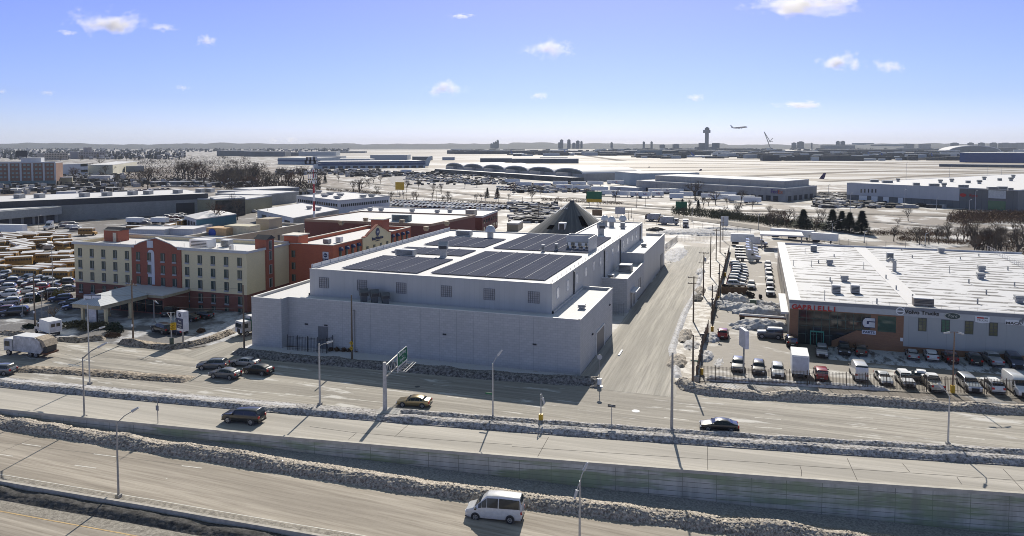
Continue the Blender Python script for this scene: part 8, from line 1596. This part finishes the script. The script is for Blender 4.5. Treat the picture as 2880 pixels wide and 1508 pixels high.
fence('chain_fence', 'chain-link fence between the rear annex and the street head', [tuple(at(*A_(2, 1530, 1290))), tuple(at(*A_(2, 1650, 1200))), tuple(at(*A_(2, 2000, 1210)))], 2.0, 2.5, CH, .5)
fence('chain_fence', 'gate fence across the recess between front block and middle annex', [(-31.0, 151.0, 0), (-26.0, 151.0, 0)], 2.6, 2.5, CH, .35); fence('chain_fence', 'chain-link enclosure fence against the shaded front wall of the warehouse', [(-77.5, 106.9, 0), (-69.8, 107.1, 0), (-69.8, 109.2, 0)], 2.6, 2.0, DARKM, .3)
fence('chain_fence', 'long chain-link fence along the far side of the truck yard by the parkway', [tuple(at(*A_(2, 1100, 1010))), tuple(at(*A_(2, 1900, 1075))), tuple(at(*A_(2, 2556, 1150))), tuple(at(*A_(3, 800, 1245))), tuple(at(*A_(3, 1500, 1290)))], 2.2, 6, CH, 0); fence('chain_fence', 'chain-link fence beside the dark car rows along the parkway', [tuple(at(*A_(1, 1340, 640))), tuple(at(*A_(1, 2556, 712))), tuple(at(*A_(2, 500, 870)))], 2.2, 6, CH, 0)
fence('chain_fence', 'low chain-link fence along the snow between car lot and hotel lot', [tuple(at(20, 865)), tuple(at(120, 845)), tuple(at(212, 822))], 1.4, 2.5, CH, 0)
# yard clutter
p = Zs(425, 100); t = thing('rubbish_skip', 'rusty open dumpster heaped with scrap tyres', 'dumpster', p, .15)
MB().box(-3, -1.3, 0, 3, -1.2, 1.7).box(-3, 1.2, 0, 3, 1.3, 1.7).box(-3, -1.2, 0, -2.9, 1.2, 1.7).box(2.9, -1.2, 0, 3, 1.2, 1.7).box(-2.9, -1.2, .1, 2.9, 1.2, .2).build('shell', RUSTW, t)
rnd = random.Random(9)
def tyre(parent, x, y, z, a, b_): d = Vector((cos(a)*sin(b_), sin(a)*sin(b_), cos(b_)))*.14; return MB().tube(Vector((x, y, z))-d, Vector((x, y, z))+d, .5, n=12).build('scrap_tyre', RUBBER, parent)
for i in range(14): tyre(t, rnd.uniform(-2.4, 2.4), rnd.uniform(-.8, .8), rnd.uniform(1.2, 2.0), rnd.random()*6, rnd.random())
p = Zs(620, 150); 
for i in range(9):
    o = MB().tube((0, -.14, .5), (0, .14, .5), .5, n=14).build('tyre', RUBBER); o.location = p+Vector((rnd.uniform(-2.2, 2.2), rnd.uniform(-1.2, 1.2), .02+(.5 if i > 6 else 0))); o.rotation_euler = (0, 0, rnd.random()*3); tag(o, 'loose black truck tyre on the snow right of the rusty dumpster', 'tyre', 'loose tyres by the dumpster')
p = Zs(645, 245); tag(MB().box(-.7, -.5, 0, .7, .5, 1.3).box(-.75, -.55, 1.3, .75, .55, 1.4).build('utility_cabinet', mat('dark_green_box', (.06, .1, .08)), loc=p), 'dark green utility cabinet on the kerb of the dealership yard', 'cabinet')
p = Zs(810, 435); t = thing('flatbed_trailer', 'long low dark flatbed trailer behind the snow heap in the dealership yard', 'trailer', p); MB().box(-5.5, -.2, .8, 5.5, 1.9, 1.05).build('deck', mat('brown_rust', (.13, .06, .035)), t); MB().box(-5.4, 0, .1, -4.4, 1.7, .8).box(4.0, 0, .1, 5.4, 1.7, .8).build('wheels', RUBBER, t); MB().box(-5.4, -.1, 1.06, 5.4, .2, 1.4).build('snow', SNOWCAP, t)
p = at(*C_(2, 1560, 40)); tag(MB().box(-.4, -.4, 0, .4, .4, .9).build('utility_box', CONC, loc=p), 'squat concrete box at the corner end of the iron fence', 'utility box')
p = at(*B_(2, 1065, 1070)); q = at(*B_(2, 1100, 1015)); mb = MB(); d = (q-p).normalized(); n_ = Vector((-d.y, d.x, 0))*.16; mb.extrude([p-n_, p+n_, p+n_+Vector((0, 0, .16)), p-n_+Vector((0, 0, .16))], q-p); tag(mb.build('wheel_stop', SNOWCAP), 'pale concrete kerb bar lying beside the loading door driveway', 'kerb bar')
# ------------------------------------------------------------ trees and bushes
BARK = mat('grey_bark', (.085, .072, .06), .95, .3, 2); TWIG = mat('brown_twigs', (.10, .078, .06), .95, .3, 2); TWIGR = mat('reddish_twigs', (.12, .065, .042), .95, .3, 2)
NEEDLE = mat('dark_needles', (.022, .04, .022), .95, .4, 1.5); IVY = mat('ivy_leaves', (.035, .05, .022), .95, .4, 2); DRY = mat('dry_brush', (.14, .085, .05), .95, .35, .8); OLV = mat('olive_brush', (.09, .085, .045), .95, .35, .8)
def limb(mb, p, d, L, r, lev, rnd, tw, maxl=5):
    q = p+d*L; tgt = mb if lev < 2 else tw
    n = 5 if lev < 2 else 3; tgt.tube(p, q, r, r*.6, n)
    if lev >= maxl: return
    k = 3 if lev else 4
    for i in range(k):
        a = 2*pi*(i+rnd.random()*.6)/k; s = rnd.uniform(.35, .75); u = d.orthogonal().normalized(); v = d.cross(u)
        nd = (d+(u*cos(a)+v*sin(a))*s+Vector((0, 0, .12))).normalized(); st = p.lerp(q, rnd.uniform(.55, 1.0))
        limb(mb, st, nd, L*rnd.uniform(.55, .8), r*.62, lev+1, rnd, tw, maxl)
def bare_proto(seed, tm, spread=1.0, maxl=5, name='bare_tree'):
    rnd = random.Random(seed); t = thing(name, 'x', 'tree'); a, b_ = MB(), MB()
    limb(a, Vector((0, 0, -.1)), Vector((rnd.uniform(-.08, .08), rnd.uniform(-.08, .08), 1)).normalized(), 2.7, .20, 0, rnd, b_, maxl)
    mz = max(v[2] for v in b_.v); k = 8.0/mz
    for m_ in (a, b_): m_.v = [(x*k*spread, y*k*spread, z*k) for x, y, z in m_.v]
    # twigs are thickened a little so that they hold up at a distance
    a.build('trunk', BARK, t); b_.build('crown', tm, t); return t
TP = [bare_proto(s, TWIG if s != 4 else TWIGR, sp) for s, sp in ((1, 1.0), (2, 1.2), (3, .9), (4, 1.1), (6, 1.3))]
used_t = set()
def tree(k, x, yb, yt, label, v=0, sp=1.0, group=None, rz=None):
    b_ = at(*A_(k, x, yb)); h = CAMH+(HYP-A_(k, x, yt)[1])/FPX*depth(b_); pr = TP[v % len(TP)]
    if v % len(TP) not in used_t: used_t.add(v % len(TP)); o = pr
    else: o = copy_tree(pr)
    o.location = b_; o.rotation_euler = (0, 0, rz if rz is not None else (x*13+yb) % 6); s = h/8.0; o.scale = (s*sp, s*sp, s); o['label'] = label
    if group: o['group'] = group
    elif 'group' in o: del o['group']
    return o
T1 = [(1820, 447, 262), (1850, 450, 250), (1885, 445, 255), (1925, 447, 245), (1968, 440, 258), (2015, 435, 262), (1775, 450, 285), (2060, 440, 285)]
for i, (x, b_, t_) in enumerate(T1): tree(0, x, b_, t_, '%s bare tree counted from the left in the tall grey clump above the snowy sheds' % nth([1, 2, 3, 4, 5, 6, 0, 7][i]), i, 1.1, 'tall bare clump of trees')
for i, (k, x, b_, t_, lab) in enumerate([(0, 1475, 540, 310, 'reddish spreading bare tree left of the tall grey clump'), (0, 1400, 500, 330, 'bare tree behind the reddish one'), (0, 2040, 510, 330, 'dark bare tree with a thick trunk below the tall grey clump'), (0, 1205, 575, 490, 'small bare tree in the street of garages'), (0, 1780, 520, 470, 'small bare tree before the long snow-roofed shed'), (0, 2520, 510, 260, 'tall bare tree right of the dark conifer'), (0, 2370, 852, 560, 'big bare tree in front of the olive building'), (0, 2165, 905, 660, 'thin forked bare tree before the teal building'),
                          (1, 1030, 607, 415, 'broad dark bare tree behind the ribbon-window office'), (1, 975, 603, 440, 'narrower bare tree left of the broad dark one'), (1, 1130, 530, 425, 'bare tree up the slope right of the broad dark one'), (1, 820, 475, 375, 'small bare tree below the cargo terminal'), (1, 1240, 490, 395, 'small round bare tree by the far parkway lane'), (1, 1175, 478, 405, 'second small round bare tree by the far parkway lane'), (1, 1205, 605, 500, 'thicket-like bare tree behind the white office roof'), (1, 1505, 572, 450, 'dark bare tree right of the yellow highway sign'), (1, 1620, 545, 450, 'bare tree in the snow strip between the parkway lanes'), (1, 1770, 580, 485, 'dark low bare tree between the parkway lanes'), (1, 1850, 588, 480, 'spreading bare tree between the parkway lanes'), (1, 2085, 530, 440, 'bare tree before the long vault dock'), (1, 2205, 520, 440, 'bare tree next to the tiny snow-covered cars'), (1, 2545, 580, 470, 'bare tree where the parkway lanes narrow'),
                          (2, 20, 725, 600, 'bare tree at the trailer row left end'), (2, 200, 800, 690, 'low dark bare tree by the parkway, left of the salt dome'), (2, 290, 755, 665, 'bare tree behind the parkway left of the salt dome'), (2, 740, 778, 675, 'bare tree left of the green and yellow highway sign'), (2, 1030, 803, 655, 'single bare tree right of the green and yellow highway sign'), (2, 460, 812, 750, 'stubby dark tree above the salt dome'), (2, 1830, 795, 585, 'big round bare tree in front of the parcel depot'), (2, 2035, 840, 695, 'slim bare tree right of the big round one'), (2, 2285, 835, 685, 'bare tree above the parcel trailers, right'), (2, 1255, 800, 740, 'tiny bare tree among parcel trailers'), (2, 1960, 850, 760, 'small bare tree at the slope of brush'),
                          (3, 1255, 1203, 1035, 'lone bare tree on the snowy slope, left'), (3, 1400, 1000, 865, 'bare tree in front of the big pale depot'), (3, 1490, 1213, 1045, 'second bare tree on the snowy slope'), (3, 1805, 1232, 1070, 'third bare tree on the snowy slope'), (3, 1940, 1105, 1000, 'bare tree below the brown thicket'), (3, 2490, 1349, 1065, 'largest bare tree at the right frame edge'), (3, 2350, 1190, 1040, 'bare tree under the brown thicket, right'), (3, 2290, 1150, 1020, 'small bare tree under the brown thicket'), (3, 1295, 1060, 955, 'thin bare tree above the snowy slope'), (3, 480, 1100, 950, 'bare tree between the conifers'), (3, 2140, 1300, 1130, 'bare sapling tree in the scrub behind the dealership'), (3, 2330, 1330, 1150, 'bare tree in the scrub behind the dealership corner'), (3, 10, 960, 840, 'bare tree left of the ivy-clad trunk')]):
    tree(k, x, b_, t_, lab, i+1, 1.0+.15*((i*7) % 3-1))
rnd = random.Random(12)
g = 'bare trees of the dark wood left of the mast'; lb = 'bare tree in the dense dark wood between the snow sheds and the banded mast'
for i in range(44): tree(1, rnd.uniform(-380, 640), rnd.uniform(455, 545), 0, lb, i, 1.15, g).scale = (1, 1, 1)
for o in [o for o in bpy.data.objects if o.get('label') == lb]: s = rnd.uniform(1.2, 2.0); o.scale = (s*1.1, s*1.1, s)
g = 'bare saplings on the slopes beside the parkway'; lb = 'thin bare sapling in the scrub strip beside the parkway slope'
for i in range(115):
    k, x, y = rnd.choice([(2, rnd.uniform(1600, 2556), rnd.uniform(860, 1000)), (3, rnd.uniform(0, 560), rnd.uniform(980, 1080)), (3, rnd.uniform(2050, 2556), rnd.uniform(1210, 1330)), (3, rnd.uniform(2050, 2556), rnd.uniform(1240, 1349)), (3, rnd.uniform(1500, 2556), rnd.uniform(1130, 1240)), (1, rnd.uniform(1340, 2556), rnd.uniform(625, 690))])
    o = tree(k, x, y, y-50, lb, i, 1, g); s = rnd.uniform(.5, .95); o.scale = (s*.8, s*.8, s)
g = 'small far bare trees around the left suburb'; lb = 'small far bare tree in the grey suburb at the upper left'
for i in range(46):
    o = tree(0, rnd.uniform(600, 2556), rnd.uniform(230, 470), 0, lb, i, 1, g); s = rnd.uniform(.9, 1.7); o.scale = (s*1.2, s*1.2, s)
def conifer(seed, m, narrow=1.0):
    rnd = random.Random(seed); t = thing('conifer', 'x', 'conifer'); MB().tube((0, 0, -.1), (0, 0, 7.6), .16, .03, 6).build('trunk', BARK, t); mb = MB()
    for i in range(1900):
        z = .6+7.4*(rnd.random()**.9); rr = (8.1-z)/8*2.7*narrow*(.75+.35*NZ.noise(Vector((z*1.8, seed, 0)))); a = rnd.random()*6.283; r = rr*rnd.uniform(.35, 1.05); c = Vector((r*cos(a), r*sin(a), z-r*.18)); o_ = Vector((cos(a), sin(a), rnd.uniform(-.45, .1))).normalized(); s = rnd.uniform(.28, .55); v = o_.cross(Vector((0, 0, 1))).normalized()
        mb.face([c-o_*s*.3+v*s*.5, c-o_*s*.3-v*s*.5, c+o_*s*1.2+Vector((0, 0, rnd.uniform(-.1, .1)))])
    mb.build('crown', m, t); return t
CF = [conifer(1, NEEDLE, 1.0), conifer(2, NEEDLE, .8), conifer(3, mat('grey_green_needles', (.05, .065, .035), .95, .4, 1.5), 1.1)]; uc = set()
for i, (k, x, b_, t_, v, lab) in enumerate([(3, 350, 1085, 885, 2, 'thin grey-green conifer, leftmost of the evergreens by the parkway'), (3, 640, 1092, 885, 2, 'grey-green conifer left of the dark evergreen group'), (3, 735, 1100, 900, 1, 'second conifer of the dark evergreen group'), (3, 812, 1115, 915, 0, 'densest darkest conifer by the parkway'), (3, 935, 1128, 898, 1, 'spiky rightmost conifer of the dark evergreen group'), (0, 2310, 445, 325, 0, 'dark conifer on the snow right of the tall grey clump'), (1, 690, 482, 398, 0, 'dark conifer just right of the banded mast'), (1, 2310, 622, 525, 1, 'dark evergreen beside the dark car rows'), (1, 2410, 628, 525, 0, 'full dark evergreen beside the dark car rows'), (2, 1700, 870, 780, 0, 'dark ivy bush tree below the parcel depot'), (2, 1860, 885, 790, 0, 'broad dark evergreen below the big round bare tree')]):
    p = at(*A_(k, x, b_)); h = CAMH+(HYP-A_(k, x, t_)[1])/FPX*depth(p)
    if v in uc: o = copy_tree(CF[v])
    else: o = CF[v]; uc.add(v)
    s = h/8; o.location = p; wd = 2.0 if k == 3 else 1.4; o.scale = (s*wd, s*wd, s); o['label'] = lab
def leafblob(name, label, cat, c, rx, ry, h, m, n, seed=0, s0=.12, s1=.3, stem=True, kind=None, group=None):
    rnd = random.Random(seed); t = thing(name, label, cat, c, 0, group) if not kind else None; mb = MB()
    for i in range(n):
        while True:
            u, v, w_ = rnd.uniform(-1, 1), rnd.uniform(-1, 1), rnd.uniform(0, 1)
            if u*u+v*v+w_*w_ < 1+.3*NZ.noise(Vector((u*3, v*3, w_*3+seed))): break
        p = Vector((u*rx, v*ry, .05+w_*h)); a = rnd.random()*6.28; s = rnd.uniform(s0, s1); e = Vector((cos(a), sin(a), rnd.uniform(-.6, .9))).normalized(); f_ = e.orthogonal().normalized()
        mb.face([p-f_*s*.4, p+f_*s*.4, p+e*s*1.3])
    if kind: return mb, c
    mb.build('foliage', m, t)
    if stem:
        st = MB()
        for i in range(12): a = rnd.random()*6.28; st.tube((0, 0, -.05), (rx*.7*cos(a)*rnd.random(), ry*.7*sin(a)*rnd.random(), h*rnd.uniform(.6, 1.0)), .03, .01, 4)
        st.build('stem', BARK, t)
    return t
A2_ = lambda x, y: at(*B_(0, x, y))
leafblob('hedge', 'dark clipped evergreen hedge block in front of the hotel canopy', 'hedge', A2_(1145, 690), 2.0, 1.3, 1.9, NEEDLE, 1300, 1)
for i, (x, y, rx, ry, h, m_, lab) in enumerate([(680, 640, 2.4, 1.6, 1.0, OLV, 'low brown shrub left of the blank-panel pylon'), (780, 625, 2.2, 1.4, 1.1, OLV, 'brown shrub at the left foot of the blank-panel pylon'), (880, 665, 2.0, 1.5, 1.3, OLV, 'brown shrub in front of the blank-panel pylon'), (1000, 650, 2.2, 1.5, 1.4, OLV, 'brown shrub right of the blank-panel pylon'), (1130, 735, 1.6, 1.0, .8, DRY, 'small brown shrub in front of the dark hedge'), (585, 345, 1.6, 1.4, 2.2, mat('yellow_green_leaves', (.17, .15, .03), .9, .4), 'round yellow-green bush by the car lot'), (380, 385, .6, .6, 1.8, NEEDLE, 'small dark cypress left of the yellow-green bush'), (470, 365, .5, .5, 1.6, TWIGR, 'small reddish shrub by the car lot fence'), (275, 395, .8, .6, 1.0, OLV, 'small shrub in the snow beside the white parked car'), (440, 590, 1.2, 1.0, .9, NEEDLE, 'dark shrub at the leftmost flagpoles'), (2010, 690, .8, .7, .7, DRY, 'small dry shrub in the shaded hotel corner snow'), (300, 645, 1.8, .8, .7, NEEDLE, 'low dark shrub behind the white box van')]):
    leafblob('shrub', lab, 'shrub', A2_(x, y), rx, ry, h, m_, 700, i+3)
t0 = tree(0, 1, 700, 600, 'small spreading bare shrub tree in the hotel shadow', 1); t0.location = A2_(535, 600); t0.scale = (.55, .55, .45)
for i, x in enumerate((745, 810, 875, 940, 1010, 1080)):
    leafblob('ornamental_grass', '%s dry ornamental grass tuft along the shaded warehouse wall' % nth(i), 'grass tuft', at(*B_(1, x, 880+i*2)), .45, .45, .7, DRY, 160, i+30, stem=False, group='grass tufts by the warehouse wall')
def brush(name, label, region, n, m, h0, h1, s0=.3, s1=.9):
    rnd = random.Random(n); mb = MB()
    for i in range(n):
        k, xa, ya, xb, yb, wy = rnd.choice(region); f_ = rnd.random(); p = at(*A_(k, xa+(xb-xa)*f_, ya+(yb-ya)*f_+rnd.uniform(-wy, wy)))
        for j in range(3):
            a = rnd.random()*6.28; s = rnd.uniform(s0, s1); z = rnd.uniform(0, rnd.uniform(h0, h1)); q = p+Vector((rnd.uniform(-1, 1), rnd.uniform(-1, 1), z)); e = Vector((cos(a), sin(a), rnd.uniform(.2, 2))).normalized(); f2 = e.orthogonal().normalized(); mb.face([q-f2*s*.25, q+f2*s*.25, q+e*s*1.4])
    return tag(mb.build(name, m), label, 'brush', kind='stuff')
brush('brown_thicket', 'dense brown thicket hedge on the snow bank at the right', [(3, 1800, 985, 2750, 985, 45), (3, 1900, 960, 2750, 960, 22)], 5200, DRY, .5, 3.2)
brush('olive_scrub', 'olive-brown scrub belt along the parkway below the parcel depot', [(2, 1600, 915, 2300, 965, 28), (2, 2000, 955, 2556, 1010, 22), (3, -50, 1010, 600, 1075, 30)], 3800, OLV, .5, 2.6)
brush('brown_scrub', 'brown dry scrub scattered on the snowy slope behind the dealership', [(3, 1000, 1120, 1800, 1150, 18), (3, 1300, 1180, 2100, 1230, 20), (3, 2000, 1200, 2650, 1300, 60), (3, 1500, 1130, 2600, 1150, 20), (1, 1340, 660, 2556, 695, 14), (1, 700, 545, 1250, 590, 12), (2, 300, 790, 1100, 830, 12)], 5500, DRY, .3, 1.2, .2, .6)
brush('wood_undergrowth', 'grey-brown undergrowth of the dark wood left of the banded mast', [(1, -300, 500, 640, 520, 45), (0, 1250, 440, 2500, 440, 60), (0, 1250, 330, 2500, 320, 60), (0, 1300, 250, 2500, 250, 40), (0, 2100, 420, 2556, 400, 60)], 6500, TWIG, .5, 3.0, .6, 1.6)
# ------------------------------------------------------------ clouds: real puffs far off, and the air
def cloud_mat(seed):
    m = bpy.data.materials.new('cloud_vapour'); m.use_nodes = True; nt = m.node_tree; [nt.nodes.remove(n) for n in list(nt.nodes)]
    out = nt.nodes.new('ShaderNodeOutputMaterial'); v = nt.nodes.new('ShaderNodeVolumePrincipled'); nt.links.new(v.outputs[0], out.inputs['Volume'])
    t = nt.nodes.new('ShaderNodeTexCoord'); ln = nt.nodes.new('ShaderNodeVectorMath'); ln.operation = 'LENGTH'; nt.links.new(t.outputs['Object'], ln.inputs[0])
    mp = nt.nodes.new('ShaderNodeMapping'); mp.inputs['Location'].default_value = (seed*3.7, seed, 0); nt.links.new(t.outputs['Object'], mp.inputs[0]); mp.inputs['Scale'].default_value = (2.2, 2.2, 1.0)
    n = nz(nt, mp.outputs[0], 1.3, 6, .62)
    a = nt.nodes.new('ShaderNodeMath'); a.operation = 'MULTIPLY_ADD'; nt.links.new(n, a.inputs[0]); a.inputs[1].default_value = 2.7; a.inputs[2].default_value = -0.85
    s = nt.nodes.new('ShaderNodeMath'); s.operation = 'SUBTRACT'; nt.links.new(a.outputs[0], s.inputs[0]); nt.links.new(ln.outputs['Value'], s.inputs[1]); s.use_clamp = True
    q = nt.nodes.new('ShaderNodeMath'); q.operation = 'MULTIPLY'; nt.links.new(s.outputs[0], q.inputs[0]); q.inputs[1].default_value = 0.035; nt.links.new(q.outputs[0], v.inputs['Density'])
    v.inputs['Color'].default_value = (.98, .97, .98, 1); v.inputs['Anisotropy'].default_value = .3; m.cycles.volume_step_rate = 3.0; return m
CL = [(307, 62, 190, 62, 1.0), (460, 78, 75, 22, .5), (580, 114, 60, 28, .6), (1540, 138, 130, 48, .9), (1254, 250, 110, 45, .9), (2362, 175, 135, 46, .9), (2500, 186, 85, 36, .8), (2265, 12, 300, 60, .9), (1515, 271, 55, 22, .5), (1956, 275, 60, 22, .45), (2255, 296, 140, 20, .4), (820, 393, 40, 20, .8), (770, 395, 30, 14, .6), (512, 248, 40, 16, .35), (135, 262, 40, 16, .5), (5, 258, 30, 14, .5), (1300, 45, 80, 12, .3), (190, 92, 60, 14, .35)]
place_ = 'upper left,small wisp right of the big left one,little one below the wisp,centre upper,centre lower,right upper,far right beside the larger one,cut by the top edge at right,faint speck right of the lower centre,faint speck at centre right,long faint streak at right,just above the horizon left of centre,smaller neighbour above the horizon,faint speck at left centre,small speck at far left,on the left frame edge,thin wisp near the top centre,thin wisp left of the big left one'.split(',')
ico = None
for i, (x, y, w_, h_, dn) in enumerate(CL):
    D_ = 5200+400*(i % 3) if y < 350 else 8500; p = dist_at(x, y, D_); s = D_/2046
    me = MB(); rows = [[(cos(a)*cos(b_), cos(a)*sin(b_), sin(a)) for b_ in [2*pi*j/20 for j in range(20)]] for a in [-pi/2*.999+pi*.999*k/12 for k in range(13)]]; me.grid(rows, True)
    o = me.build('cloud', cloud_mat(i+1)); o.location = p; o.scale = (w_*s*.78, w_*s*.45, h_*s*.8); o.rotation_euler = (0, 0, YAW); tag(o, 'white cloud: '+place_[i], 'cloud')
# haze: one closed box of even pale air round the whole scene
hm = bpy.data.materials.new('haze_air'); hm.use_nodes = True; nt = hm.node_tree; [nt.nodes.remove(n) for n in list(nt.nodes)]
out = nt.nodes.new('ShaderNodeOutputMaterial'); v = nt.nodes.new('ShaderNodeVolumePrincipled'); nt.links.new(v.outputs[0], out.inputs['Volume'])
v.inputs['Color'].default_value = (.80, .88, 1.0, 1); v.inputs['Density'].default_value = 0.000045; v.inputs['Anisotropy'].default_value = 0.0
hz = MB().box(-17000, -200, -9, 11000, 17000, 165).build('haze', hm); tag(hz, 'thin pale winter haze over the whole scene', 'haze', kind='stuff')
